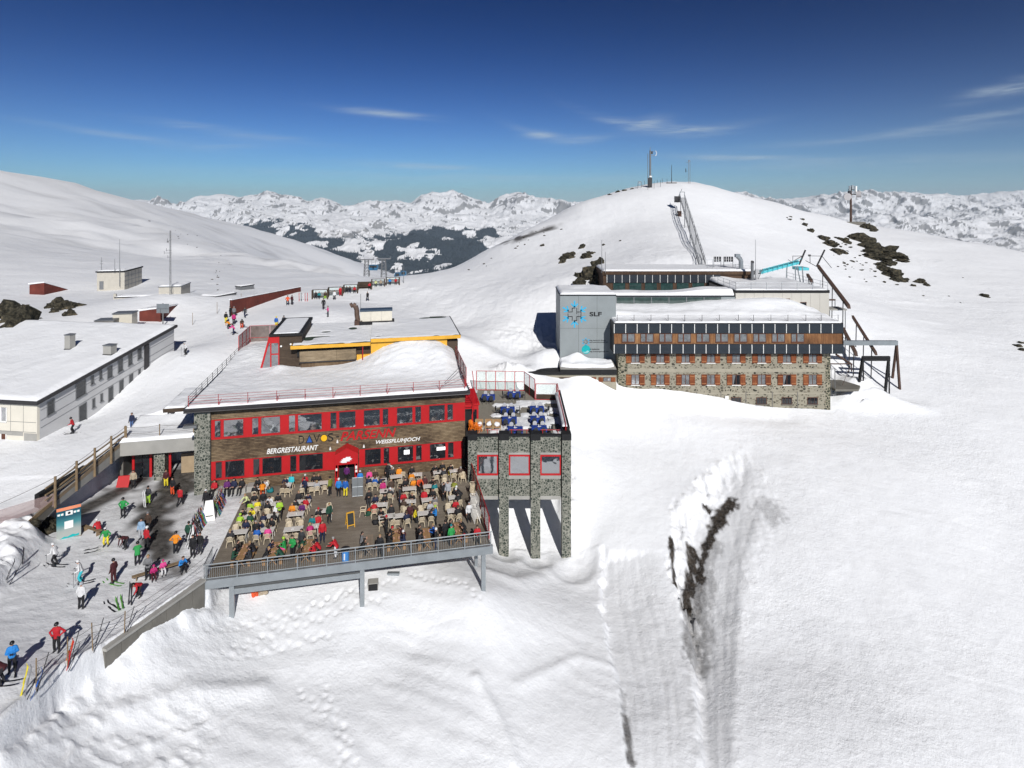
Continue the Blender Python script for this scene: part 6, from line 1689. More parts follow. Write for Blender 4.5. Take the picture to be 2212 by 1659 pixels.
def m3(t,h,s):
    m=MB()
    for x in(-.28,.28):m.bar((x,0,-.3),(x,0,h),.05,5)
    for i in range(18):m.bar((-.28,0,h*i/18),(.28,0,h*i/18),.05,4)
    m.build("ladder_frame",STEEL,t)
    m=MB();m.bar((-1.0,0,h*.93),(.1,0,h*.93),.05);m.box(-.3,.2,-.2,.2,h*.97,h*1.02);m.build("sensor_arm",STEEL,t)
    m=MB();m.bar((-1.1,0,h*.5),(-1.1,0,h*.66),.12);m.bar((-1.1,0,h*.55),(-.28,0,h*.55),.03);m.build("sensor_tube",DARKMETAL,t)
hill_mast("summit_ladder_mast",zh(820,563),348,"ladder-like measuring mast on the right of the summit",.1,m3)
for k,(x,y0,y1)in enumerate(((250,582,528),(372,620,530),(412,560,510),(453,603,515),(476,556,495),(537,548,500),(292,640,590))):
    p=on_snow(*zh(x,y0));h_=(y1 and(y0-y1))*.16929*p.y/F
    tag(MB().bar(p-Vector((0,0,.3)),p+Vector((0,0,h_)),.05,5).build("summit_fence_post",DARKMETAL),"thin dark post of the fence round the summit mast","post","thin fence posts round the summit mast")
p=on_snow(*zh(188,618));s_=p.y/F*.16929
t=thing("frame_stand","small rectangular tube frame left of the tallest summit mast","frame",p);m=MB()
m.path([(-23*s_,0,-.2),(-20*s_,0,82*s_),(20*s_,0,82*s_),(22*s_,0,-.2)],.09,5);m.build("tube_frame",STEEL,t);MB().box(-10*s_,8*s_,-.05,.05,55*s_,75*s_).build("plate",GALV,t)
p=on_snow(1838,481);s_=p.y/F*.07162
t=thing("telecom_mast","telecom mast with drum dishes and panel antennas on the right shoulder","mast",p)
MB().bar((0,0,-.5),(0,0,1085*s_),34*s_,10,24*s_).build("pole",RUST,t)
MB().bar((38*s_,.2,-.3),(30*s_,.2,700*s_),12*s_,6).build("cable_duct",STEEL,t)
def drum(x,z,r,ln_,yaw,nm="dish_drum"):
    a=Vector((x*s_,-20*s_,z*s_));dr=Vector((math.sin(yaw),-math.cos(yaw),0))
    MB().bar(a,a+dr*ln_*s_,r*s_,20).build(nm,mat("dish_grey",(.42,.40,.40),.5)if 'dish_grey' not in bpy.data.materials else bpy.data.materials['dish_grey'],t)
drum(-120,780,108,60,-.3);drum(150,850,90,130,1.0)
m=MB();m.bar((0,0,780*s_),(-120*s_,-20*s_,780*s_),14*s_);m.bar((0,0,850*s_),(150*s_,-20*s_,850*s_),14*s_);m.build("dish_arm",DARKMETAL,t)
for x,z0,z1,w_ in((-55,960,1110,22),(135,900,1100,18),(95,950,1100,20),(30,1000,1125,34)):
    MB().box((x-w_)*s_,(x+w_)*s_,-60*s_,-20*s_,z0*s_,z1*s_).build("panel_antenna",WHITE if x>100 else GALV,t)
m=MB();m.box(-90*s_,-20*s_,-70*s_,10*s_,880*s_,960*s_);m.box(-80*s_,150*s_,-12*s_,12*s_,985*s_,1005*s_);m.build("antenna_bracket",DARKMETAL,t)
MB().box(-210*s_,330*s_,-2.2,2.2,-2.5,25*s_).build("concrete_platform",CONC_DK,t)
#  inclined truss conveyor on the hill
t=thing("inclined_truss_track","long steel truss track climbing the hill behind the timber house","track")
A0,A1=P(1516.5,571,110),P(1473.5,427,163)
dv=(A1-A0);L_=dv.length;dn=dv.normalized();sd_=dn.cross(Vector((0,0,1))).normalized();up_=sd_.cross(dn).normalized()
W_,H_=.62,.95
rails={}
for nm,a,b in(("lower_chord",-W_,0),("lower_chord",W_,0),("handrail",-W_,H_),("handrail",W_,H_)):
    o=sd_*a+up_*b;MB().bar(A0+o,A1+o,.085 if b==0 else .05,6).build(nm,STEEL if b==0 else GALV,t)
m=MB();n_=96
for i in range(n_+1):
    c=A0+dn*(L_*i/n_);m.bar(c-sd_*W_,c+sd_*W_,.05,4)
m.build("rungs",STEEL,t)
m=MB();n_=16
for i in range(n_):
    c0,c1=A0+dn*(L_*i/n_),A0+dn*(L_*(i+1)/n_)
    for s in(-W_,W_):m.bar(c0+sd_*s,c0+sd_*s+up_*H_,.04,4);m.bar(c0+sd_*s+up_*H_*(i%2),c1+sd_*s+up_*H_*((i+1)%2),.04,4)
m.build("side_braces",STEEL,t)
for f in(.08,.36,.66,.93):
    c=A0+dn*(L_*f);g=hz(c.x,c.y)-.4
    for s in(-W_,W_):MB().bar((c.x+s,c.y,g),c+sd_*s,.09,6).build("support_leg",STEEL,t)
m=MB();c=A1;m.path([c-sd_*W_,c-sd_*W_+up_*1.6,c+sd_*W_+up_*1.6,c+sd_*W_],.09,5);m.bar(c-sd_*W_*1.6+up_*.2,c+up_*2.2+dn*1.2,.08,5);m.build("top_frame",GALV,t)
m=MB();m.box(A1.x-1.9,A1.x-.5,A1.y-.4,A1.y+1.0,A1.z-1.3,A1.z+.4);m.build("motor_housing",DARKMETAL,t)
p=on_snow(1467.5,468);t=thing("drum_crate","small brown crate on the snow beside the truss track","crate",p)
MB().box(-.45,.45,-.5,.5,-.2,1.35).build("body",RUST,t);MB().bar((-.7,0,.55),(-.46,0,.55),.42,12).build("wheel",STEEL,t)
#  test stands and beams right of the institute
TURQ=mat("turquoise_tarpaulin",(.10,.50,.56),.5,var=.08,scale=1.5)
t=thing("turquoise_chute","turquoise tilted chute on steel legs behind the cream annex","chute",(0,0,0))
d=107
a0,a1=P(1644,592,d),P(1728,570,d+3)
w3=Vector((.6,2.2,0));th=Vector((0,0,.45))
m=MB();m.hexa([tuple(a0),tuple(a1),tuple(a1+w3),tuple(a0+w3),tuple(a0+th),tuple(a1+th),tuple(a1+w3+th),tuple(a0+w3+th)]);m.build("chute_bed",TURQ,t)
m=MB()
for i in range(8):
    c=a0.lerp(a1,(i+.3)/8);m.bar(c+Vector((0,-.1,-.1)),c+Vector((.25,-.1,1.0)),.05,5)
m.bar(a0+Vector((.3,-.1,.9)),a1+Vector((.3,-.1,.95)),.04,5);m.build("side_rail",TURQ,t)
m=MB();m.box(a1.x-.3,a1.x+1.6,a1.y-.2,a1.y+2.4,a1.z-1.2,a1.z-.7);m.build("end_tray",TURQ,t)
for x,dx in((1718,0),(1722,1.3),(1733,.3),(1700,-.4)):
    q=P(x,575,d+2);g=hz(q.x+dx,q.y)-.5;MB().bar((q.x,q.y,q.z),(q.x+dx,q.y-.3,min(g,q.z-3.5)),.1,6).build("steel_leg",GALV,t)
m=MB();m.bar(a0+Vector((0,1.1,-.05)),a1+Vector((0,1.1,-.05)),.13,6);m.build("girder",STEEL,t)
def bars(nm,lb_,ct,segs,mt=DARKMETAL,n=5,part="beam"):
    t=thing(nm,lb_,ct,(0,0,0))
    for q0,d0,q1,d1,r in segs:
        MB().bar(P(*q0,d0),P(*q1,d1),r,n).build(part,mt,t)
    return t
bars("leaning_test_pole","dark leaning pole with stay frame rising beside the turquoise chute","pole",[(z3r(118,150),110,z3r(183,0),110,.16),(z3r(55,62),110,z3r(150,60),110,.05),(z3r(55,62),110,z3r(55,150),110,.05),(z3r(0,150),110,z3r(148,62),110,.07),(z3r(5,98),110,z3r(60,130),110,.05)])
bars("leaning_test_pole","dark leaning pole with sensor arm at the top of the long beam","pole",[(z3r(297,168),112,z3r(380,-2),112,.16),(z3r(215,60),112,z3r(352,62),112,.05),(z3r(230,62),112,z3r(232,130),112,.06),(z3r(185,108),112,z3r(300,170),112,.06),(z3r(352,62),112,z3r(450,182),112,.06),(z3r(215,55),112,z3r(235,55),112,.2)])
def slopebeam(lb_,q0,q1,d0,d1,w_,h_,mt=RUST,nm="slope_test_beam"):
    a,b=P(*q0,d0),P(*q1,d1);t=thing(nm,lb_,"beam",a,0);b=b-a
    s=Vector((w_,0,0));u=Vector((0,.2,h_))
    m=MB();m.hexa([(0,0,0),tuple(b),tuple(b+s),tuple(s),tuple(u),tuple(b+u),tuple(b+s+u),tuple(s+u)]);m.build("girder",mt,t)
    m=MB()
    for i in range(3):
        f=(i+.5)/3;c=b*f;g=hz(a.x+c.x+.2,a.y+c.y)-a.z-.4
        m.bar((c.x+w_/2,c.y+.3,min(g,c.z-.3)),(c.x+w_/2,c.y+.1,c.z),.08,5)
    m.build("struts",DARKMETAL,t);return t
slopebeam("longest dark beam running down the slope past the cream annex",z3r(305,185),z3r(615,600),111,93,.5,.6)
slopebeam("dark beam sloping down to the right of the solar storey",z3r(660,700),z3r(895,1075),99,87,.38,.5)
slopebeam("short dark beam emerging behind the solar storey corner",z3r(560,830),z3r(690,1085),94,86,.45,.6)
slopebeam("small dark wedge beam behind the annex railing",z3r(195,270),z3r(240,340),108,104,.5,.5)
def platform(lb_,q,d,w_,dp,th_,mt,nm="steel_platform"):
    p=P(*q,d);t=thing(nm,lb_,"platform",p,0)
    MB().box(0,w_,0,dp,-th_,0).build("deck",mt,t)
    for x in(.2,w_-.2):
        g=hz(p.x+x,d+.2)-p.z-.3;MB().bar((x,.2,min(g,-.8)),(x,.2,-th_),.07,5).build("leg",STEEL,t)
    return t
t=platform("grey steel platform with upright board beside the cream annex",z3r(425,605),95,2.9,2.6,.2,CONC)
MB().box(0,2.3,2.3,2.4,1.0,1.25).build("top_bar",RUST,t)
for x in(.05,2.2):MB().bar((x,2.3,0),(x,2.3,1.2),.06,5).build("post",STEEL,t)
t=thing("portal_frame","grey horizontal beam on rusty A legs right of the solar storey","frame",(0,0,0));d=88
b0,b1=P(*z3r(575,950),d),P(*z3r(1130,950),d)
m=MB();m.hexa([tuple(b0+Vector((0,0,-.35))),tuple(b1+Vector((0,0,-.35))),tuple(b1+Vector((0,.5,-.35))),tuple(b0+Vector((0,.5,-.35))),tuple(b0+Vector((0,0,.3))),tuple(b1+Vector((0,0,.3))),tuple(b1+Vector((0,.5,.3))),tuple(b0+Vector((0,.5,.3)))]);m.build("beam",GALV,t)
for q,dd in((z3r(1070,1150),90),(z3r(1148,1232),87)):
    f=P(*q,dd);f.z=min(f.z,hz(f.x,f.y))-.3;MB().bar(f,b1+Vector((-.1,.2,-.3)),.2,6).build("rusty_leg",RUST,t)
t=thing("dark_test_rack","dark steel rack of two parallel bars standing in the portal frame","rack",(0,0,0));d=86
for y,dd in((1095,87),(1120,85.5)):MB().bar(P(*z3r(765,y),dd),P(*z3r(1045,y),dd),.22,4).build("bar",BLACK,t)
for x0,x1 in((770,735),(1035,1000)):
    for y,dd in((1095,87),(1120,85.5)):
        f=P(*z3r(x1,1195),dd);f.z=min(f.z,hz(f.x,f.y));MB().bar(P(*z3r(x0,y),dd),f,.2,5).build("leg",BLACK,t)
    f=P(*z3r(x0+5,1230),85.4);f.z=min(f.z,hz(f.x,f.y))-.2;MB().bar(P(*z3r(x0+5,1125),85.4),f,.1,5).build("leg",BLACK,t)
bars("small_crane_arm","thin rusty stay arm fixed to the stone wall below the solar corner","arm",[(z3r(495,1065),84,z3r(650,1165),85,.14),(z3r(430,1162),84,z3r(660,1162),85,.09),(z3r(655,1160),85,z3r(655,1240),85,.08),(z3r(650,1170),85,z3r(560,1380),84,.03)],RUST)
t=thing("ring_ladder","round caged tube ladder at the right corner of the stone institute","ladder",(0,0,0));d=83.2
cx_=P(*z3r(458,1215),d)
for y in(1215,1470):
    c=P(*z3r(458,y),d);m=MB();m.path([(c.x+.42*math.cos(a),c.y+.42*math.sin(a),c.z)for a in np.linspace(0,6.283,14)],.035,5);m.build("ring",STEEL,t)
for a in(0.3,2.0,3.9,5.2):m=MB();m.bar((cx_.x+.42*math.cos(a),cx_.y+.42*math.sin(a),P(*z3r(458,1480),d).z),(cx_.x+.42*math.cos(a),cx_.y+.42*math.sin(a),cx_.z),.03,5).build("rod",STEEL,t)
t=thing("paved_landing","grey paved landing slab cleared of snow beside the stone institute","slab",(0,0,0));d=85
m=MB();p0=P(*z3r(435,1390),84);
m.prism([(p0.x,82.6),(p0.x+3.2,82.6),(p0.x+4.4,84.2),(p0.x+3.2,87),(p0.x,87)],p0.z-.3,p0.z);m.build("slab",CONC_DK,t)
#  rocks
ROCK,n_,l_,b_=newmat("lichen_rock")
b_.inputs['Roughness'].default_value=.95;b_.inputs['Specular IOR Level'].default_value=.1
_t=n_.new("ShaderNodeTexCoord");_n1=n_.new("ShaderNodeTexNoise");_n1.inputs['Scale'].default_value=1.6;_n1.inputs['Detail'].default_value=9;_n1.inputs['Roughness'].default_value=.7
l_.new(_t.outputs['Object'],_n1.inputs['Vector'])
_r=ramp(n_,[(.32,(.012,.012,.010)),(.46,(.035,.033,.025)),(.58,(.085,.075,.052)),(.70,(.20,.15,.09))]);l_.new(_n1.outputs['Fac'],_r.inputs[0]);l_.new(_r.outputs[0],b_.inputs['Base Color'])
_bp=n_.new("ShaderNodeBump");_bp.inputs['Strength'].default_value=1;_bp.inputs['Distance'].default_value=.3;l_.new(_n1.outputs['Fac'],_bp.inputs['Height']);l_.new(_bp.outputs[0],b_.inputs['Normal'])
def lump(bm,c,rx,ry,rz_,seed,sub=3,yaw=0.0):
    before=len(bm.verts)
    bmesh.ops.create_icosphere(bm,subdivisions=sub,radius=1.0)
    bm.verts.ensure_lookup_table()
    vs=bm.verts[before:]
    co=np.array([v.co[:]for v in vs]);k=seed*3.17
    r=1+.75*fbm(co[:,0]*1.3+k,co[:,1]*1.3+co[:,2]*1.7,4,seed%50)+.5*(ridged(co[:,0]*2.2+co[:,2],co[:,1]*2.2+k,3,seed%40)-.45)
    cy,sy=math.cos(yaw),math.sin(yaw)
    for v,q,rr in zip(vs,co,r):
        x,y,z=q[0]*rr*rx,q[1]*rr*ry,q[2]*rr*rz_
        v.co=(c[0]+x*cy-y*sy,c[1]+x*sy+y*cy,c[2]+z)
def outcrop(nm,lb_,lumps,group=None,seed=1,apart=False):
    if apart:
        for i,q in enumerate(lumps):outcrop(nm,lb_,[q],group,seed+i*7)
        return
    bm=bmesh.new();o0=None
    for i,(px,py,rw,rh,yaw)in enumerate(lumps):
        p=on_snow(px,py);s=p.y/F
        if o0 is None:o0=p.copy()
        ry_=rw*s*.8
        lump(bm,(p.x-o0.x,p.y-o0.y+ry_*.3,p.z-o0.z+rh*s*.15),rw*s,max(ry_,rh*s),rh*s,seed+i*7,3,yaw)
    me=bpy.data.meshes.new(nm);bm.to_mesh(me);bm.free();me.materials.append(ROCK)
    o=link(bpy.data.objects.new(nm,me));o.location=o0
    return tag(o,lb_,"rock",group)
outcrop("rock_outcrop","big rounded dark rock at the left picture edge above the station",[(25,722,38,40,.2),(2,700,26,30,0),(14,668,14,12,.4)],seed=3,apart=True)
outcrop("rock_outcrop","jagged dark rock in the snow left of the station vent boxes",[(138,670,22,15,.3),(125,664,14,14,.2),(150,682,11,10,0),(163,664,14,6,.3),(106,667,7,9,0),(116,676,9,8,0)],seed=13,apart=True)
outcrop("rock_outcrop","brown streaked rock left of the timber house, highest of three",[(1228,558,17,9,.8),(1238,550,9,6,.8),(1216,568,9,6,.5)],seed=23)
outcrop("rock_outcrop","flat brown rock just above the big mossy outcrop",[(1265,558,15,8,.6),(1275,550,10,6,.5)],seed=33)
outcrop("rock_outcrop","small brown stone uphill of the mossy outcrop beside the mast",[(1258,536,8,6,.4)],seed=37)
outcrop("rock_outcrop","mossy dark rock at the left corner of the timber house",[(1275,600,22,22,.2),(1252,618,14,12,.1),(1288,577,12,12,0),(1248,598,10,7,0),(1290,612,16,18,0),(1262,630,12,8,0),(1299,570,8,10,0)],seed=43,apart=True)
outcrop("rock_outcrop","large dark craggy outcrop, biggest on the right hillside",[(1866,522,26,14,-.5),(1890,538,26,14,-.4),(1908,548,30,14,-.3),(1935,560,26,9,-.4),(1893,560,24,10,-.2),(1856,512,14,7,0),(1950,568,14,5,-.3),(1920,572,18,7,0),(1880,548,16,8,0)],seed=53)
outcrop("rock_outcrop","brown sloping slab of rock below the biggest hillside outcrop",[(1930,596,22,15,-.4),(1912,584,16,9,-.5),(1944,606,14,9,-.2),(1902,574,12,5,0)],seed=63)
outcrop("rock_outcrop","dark outcrop on the hillside left of the biggest one",[(1780,518,13,8,-.6),(1795,532,17,9,-.5),(1808,546,14,7,-.5),(1822,548,10,5,-.3)],seed=73)
outcrop("rock_outcrop","small dark outcrop between the telecom mast and the larger rocks",[(1812,516,9,4,-.3),(1822,520,13,6,-.6),(1830,526,8,5,0)],seed=83)
outcrop("rock_outcrop","dark rock right beside the telecom mast platform",[(1876,494,13,10,-.3),(1888,500,10,5,-.2)],seed=93)
outcrop("rock_outcrop","small dark rock highest on the right hillside slope",[(1738,486,7,5,-.6),(1752,500,7,6,-.8),(1734,474,4,2.5,0),(1706,474,5,2,0),(1708,468,4,1.6,0)],seed=103,apart=True)
outcrop("rock_outcrop","brown rock low on the right hillside",[(1990,610,11,7,-.3),(2002,616,6,4,0),(1972,618,5,3.5,0)],seed=113,apart=True)
outcrop("rock_outcrop","isolated dark rock far right on the hillside",[(2130,640,8,5,-.5),(2122,637,4,3,0)],seed=123)
outcrop("rock_outcrop","small dark rock at the right picture edge",[(2200,748,7,4,0),(2208,757,8,4,0),(2206,741,5,3,0)],seed=133,apart=True)
outcrop("rock_outcrop","black rock in the snow bank beside the teal information board",[(92,1140,24,13,.3),(72,1148,12,9,0),(108,1150,10,12,0)],seed=143,apart=True)
outcrop("rock_outcrop","small dark rock on the ridge left of the summit",[(1335,416,6,3,.3),(1350,413,5,2.5,0),(1318,421,5,2,0),(1366,409,4,2,0)],seed=153,apart=True)
protos=[]
for k in range(4):
    bm=bmesh.new();lump(bm,(0,0,0),1,.9,.7,200+k*9,2)
    me=bpy.data.meshes.new("hillside_stone");bm.to_mesh(me);bm.free();me.materials.append(ROCK);protos.append(me)
spots=[]
for _ in range(34):
    t_=random.random();spots.append((1800+150*t_+random.gauss(0,12),530+90*t_+random.gauss(0,12),random.uniform(1.2,3.6)))
for _ in range(10):spots.append((1850+random.gauss(0,22),590+random.gauss(0,14),random.uniform(1.0,2.6)))
for _ in range(16):
    t_=random.random();spots.append((1020+210*t_+random.gauss(0,6),566-110*t_+random.gauss(6,5)+(10 if t_<.5 else 8),random.uniform(1.0,2.6)))
for _ in range(34):
    t_=random.random()**.7;spots.append((300+190*t_+random.gauss(0,16),470+92*t_+random.gauss(4,10),random.uniform(.5,1.6)))
for _ in range(10):spots.append((470+random.gauss(0,5),596+random.gauss(0,12),random.uniform(.8,2.2)))
spots+=[(1304,530,3),(1340,522,2.5),(1270,548,2),(1172,530,5),(1995,640,2.4),(2050,640,1.6),(2080,600,1.4),(2075,655,1.5),(1700,470,2),(60,660,3),(72,676,4),(88,690,3)]
for px,py,r_ in spots:
    p=on_snow(px,py);s=p.y/F*r_
    o=bpy.data.objects.new("hillside_stone",random.choice(protos));link(o)
    o.location=p+Vector((0,0,s*.2));o.scale=(s*random.uniform(1,1.7),s*random.uniform(.8,1.2),s*random.uniform(.7,1.0));o.rotation_euler=(random.uniform(-.3,.3),random.uniform(-.3,.3),random.uniform(0,6))
    tag(o,"small dark stone showing through the hillside snow","stone","small stones in the snow slopes")
#  signs and gear on the plaza
def zz3(x,y):return(x*.24412,837+y*.24412)
def zz4(x,y):return(x*.2604,1107+y*.2604)
def zsg(x,y):return(97.2+x*.07162,1069.3+y*.07162)
pL,pR=on_snow(122,1166),on_snow(175,1157)
yaw=math.atan2(pR.y-pL.y,pR.x-pL.x);bw=(Vector((pR.x,pR.y))-Vector((pL.x,pL.y))).length
t=thing("teal_information_board","large teal information board with camera picture and orange title strip","board",(pL.x,pL.y,min(pL.z,pR.z)),yaw)
bh=70*pL.y/F
BT=[("lower",(.42,.44,.40)),("mid",(.10,.26,.27)),("upper",(.012,.085,.12))]
def board_mat():
    m,n,l,b=newmat("printed_teal_sheet");b.inputs['Roughness'].default_value=.35
    tcx=n.new("ShaderNodeTexCoord");s=n.new("ShaderNodeSeparateXYZ");l.new(tcx.outputs['Object'],s.inputs[0])
    no=n.new("ShaderNodeTexNoise");no.inputs['Scale'].default_value=1.1;l.new(tcx.outputs['Object'],no.inputs['Vector'])
    mr=n.new("ShaderNodeMapRange");mr.inputs[2].default_value=bh;l.new(s.outputs['Z'],mr.inputs[0])
    ad=n.new("ShaderNodeMath");ad.operation='MULTIPLY_ADD';ad.inputs[1].default_value=.14;l.new(no.outputs['Fac'],ad.inputs[0]);l.new(mr.outputs[0],ad.inputs[2])
    r=ramp(n,[(.12,(.36,.38,.35)),(.35,(.33,.36,.34)),(.55,(.05,.22,.24)),(.8,(.008,.075,.11))]);l.new(ad.outputs[0],r.inputs[0]);l.new(r.outputs[0],b.inputs['Base Color']);return m
MB().box(0,bw,0,.25,.05,bh).build("printed_sheet",board_mat(),t)
MB().box(-.04,bw+.04,-.03,.28,-.3,.048).build("wooden_foot",LOGWOOD,t)
ORG=mat("orange_strip",(.72,.25,.13),.5)
MB().box(0.0,bw,-.02,-.002,bh-.24,bh+.01).build("orange_title_strip",ORG,t)
m=MB();m.box(bw*.37,bw*.66,-.02,-.002,bh*.74,bh*.87);cam_=m.build("camera_picture",WHITE,t)
m=MB();m.xprism([(bw*.515+.1*math.cos(a),bh*.805+.1*math.sin(a))for a in np.linspace(0,6.28,16)[:-1]],-.03,-.021);m.build("camera_lens",INK,cam_)
for x0 in(.04,.70):
    m=MB();m.box(bw*x0,bw*(x0+.24),-.02,-.002,bh*.77,bh*.83);o=m.build("white_logo_patch",WHITE,t)
    m=MB();m.box(bw*(x0+.1),bw*(x0+.14),-.03,-.021,bh*.77,bh*.83);m.build("teal_mark",TEAL,o)
m=MB();m.box(bw*.32,bw*.68,-.03,-.002,bh*.33,bh*.56);m.build("white_notice",WHITE,t)
m=MB();m.xprism([(bw*.06,.1),(bw*.9,.1),(bw*.92,.28),(bw*.78,.24),(bw*.66,.33),(bw*.45,.2),(bw*.3,.26),(bw*.18,.15)],-.02,-.002);m.build("teal_mountain",TEAL,t)
def bench(q,yaw,ln_,lb_,px_off=0):
    p=on_snow(*q);t=thing("plank_bench",lb_,"bench",p,R(yaw))
    MB().box(-ln_/2,ln_/2,-.17,.17,.40,.46).build("seat",LOGWOOD,t)
    for s in(-ln_/2+.25,ln_/2-.31):MB().box(s,s+.06,-.15,.15,-.1,.398).build("leg",LOGWOOD,t)
    return t
bench((198,1152),-22,2.2,"short plank bench in front of the teal information board")
bench((346,1240),36,3.6,"long plank bench near the retaining wall with pink clad children")
def ski_mesh(nm,mt):
    m=MB();n_=9
    top,bot=[],[]
    for i in range(n_):
        y=-.82+1.64*i/(n_-1);w_=.036+.022*abs(y/.82)**1.5;z=.16*max(0,(y-.55)/.27)**2+.03*max(0,(-y-.7)/.12)**2
        if i==n_-1:w_=.012
        top+=[(-w_,y,z+.012),(w_,y,z+.012)];bot+=[(-w_,y,z),(w_,y,z)]
    vs=top+bot;k=2*n_;fs=[]
    for i in range(n_-1):
        a=2*i
        fs+=[(a,a+1,a+3,a+2),(k+a,k+a+2,k+a+3,k+a+1),(a,a+2,k+a+2,k+a),(a+1,k+a+1,k+a+3,a+3)]
    fs+=[(0,k,k+1,1),(k-2,k-1,2*k-1,2*k-2)]
    m.add(vs,fs)
    m.box(-.035,.035,-.16,.14,.013,.06)
    o=m.build(nm,mt);me=o.data;bpy.data.objects.remove(o);return me
def cmat(nm,c):
    k="cloth_"+nm
    return bpy.data.materials.get(k)or mat(k,c,.75,var=.09,scale=6)
SKIC={'black':(.015,.015,.018),'white':(.7,.7,.7),'red':(.45,.02,.02),'grey':(.2,.2,.21),'green':(.1,.3,.05),'yellow':(.6,.5,.03),'blue':(.02,.1,.4),'orange':(.65,.15,.02),'brown':(.10,.05,.03)}
SKIM={k:ski_mesh("ski_"+k,mat("ski_"+k,c,.35,var=.15,scale=3))for k,c in SKIC.items()}
def skis_at(p,yaw,colour,lb_,spread=.13,group=None):
    t=thing("pair_of_skis",lb_,"skis",p,yaw,group)
    for s in(-spread,spread):
        o=bpy.data.objects.new("ski",SKIM[colour]);link(o,t);o.location=(s,random.uniform(-.05,.05),.012);o.rotation_euler=(0,0,random.uniform(-.05,.05))
    return t
def ski_standing(p,colour,lb_,tilt,az_,group,sc_=1.0):
    """one ski stuck upright or leaning"""
    o=bpy.data.objects.new("ski",SKIM[colour]);link(o)
    e=Matrix.Rotation(az_,4,'Z')@Matrix.Rotation(math.pi/2-tilt,4,'X')
    o.matrix_world=Matrix.Translation(Vector(p))@e@Matrix.Translation((0,.78,0))
    return tag(o,lb_,"ski",group)
def pole_at(a,b,lb_="thin ski pole held by a skier",group="ski poles held by skiers",mt=None):
    o=MB().bar(a,b,.014,5).build("ski_pole",mt or STEEL);return tag(o,lb_,"ski pole",group)
#  people
CL={'black':(.012,.012,.014),'white':(.62,.62,.62),'red':(.42,.012,.02),'navy':(.012,.018,.05),'blue':(.015,.10,.38),'bright blue':(.02,.20,.55),'teal':(.01,.17,.19),'turquoise':(.03,.42,.48),'green':(.02,.26,.06),'lime':(.32,.52,.04),'olive':(.20,.22,.03),'yellow':(.68,.56,.03),'orange':(.70,.24,.015),'orange red':(.62,.08,.02),'pink':(.62,.06,.24),'magenta':(.42,.02,.14),'purple':(.10,.015,.12),'brown':(.055,.033,.022),'maroon':(.06,.012,.015),'beige':(.38,.31,.22),'grey':(.16,.16,.165),'light grey':(.36,.37,.39),'dark grey':(.035,.036,.04),'dark green':(.012,.06,.035),'pale yellow':(.58,.62,.30),'light blue':(.24,.36,.5),'jeans blue':(.06,.11,.24)}
CM={k:cmat(k.replace(' ','_'),v)for k,v in CL.items()}
SKIN=mat("skin",(.42,.24,.17),.55,var=.06,scale=8)
BOOT=mat("ski_boot",(.03,.03,.034),.4,var=.3,scale=5)
GLOVE=mat("glove",(.02,.02,.022),.7)
HAIRM={'dark':mat("dark_hair",(.018,.012,.009),.6,var=.25,scale=30),'fair':mat("fair_hair",(.30,.20,.09),.6,var=.25,scale=30),'grey':mat("grey_hair",(.28,.27,.26),.6,var=.2,scale=30),'brown':mat("brown_hair",(.07,.04,.022),.6,var=.25,scale=30)}
HELM={k:mat("helmet_"+k,CL[k],.3,var=.08)for k in('white','black','red','light grey','green','lime','yellow','blue','orange')}
GOGG=mat("goggle_lens",(.03,.03,.035),.08)
def V(*a):return Vector(a)
def mirror(p):return V(-p.x,p.y,p.z)
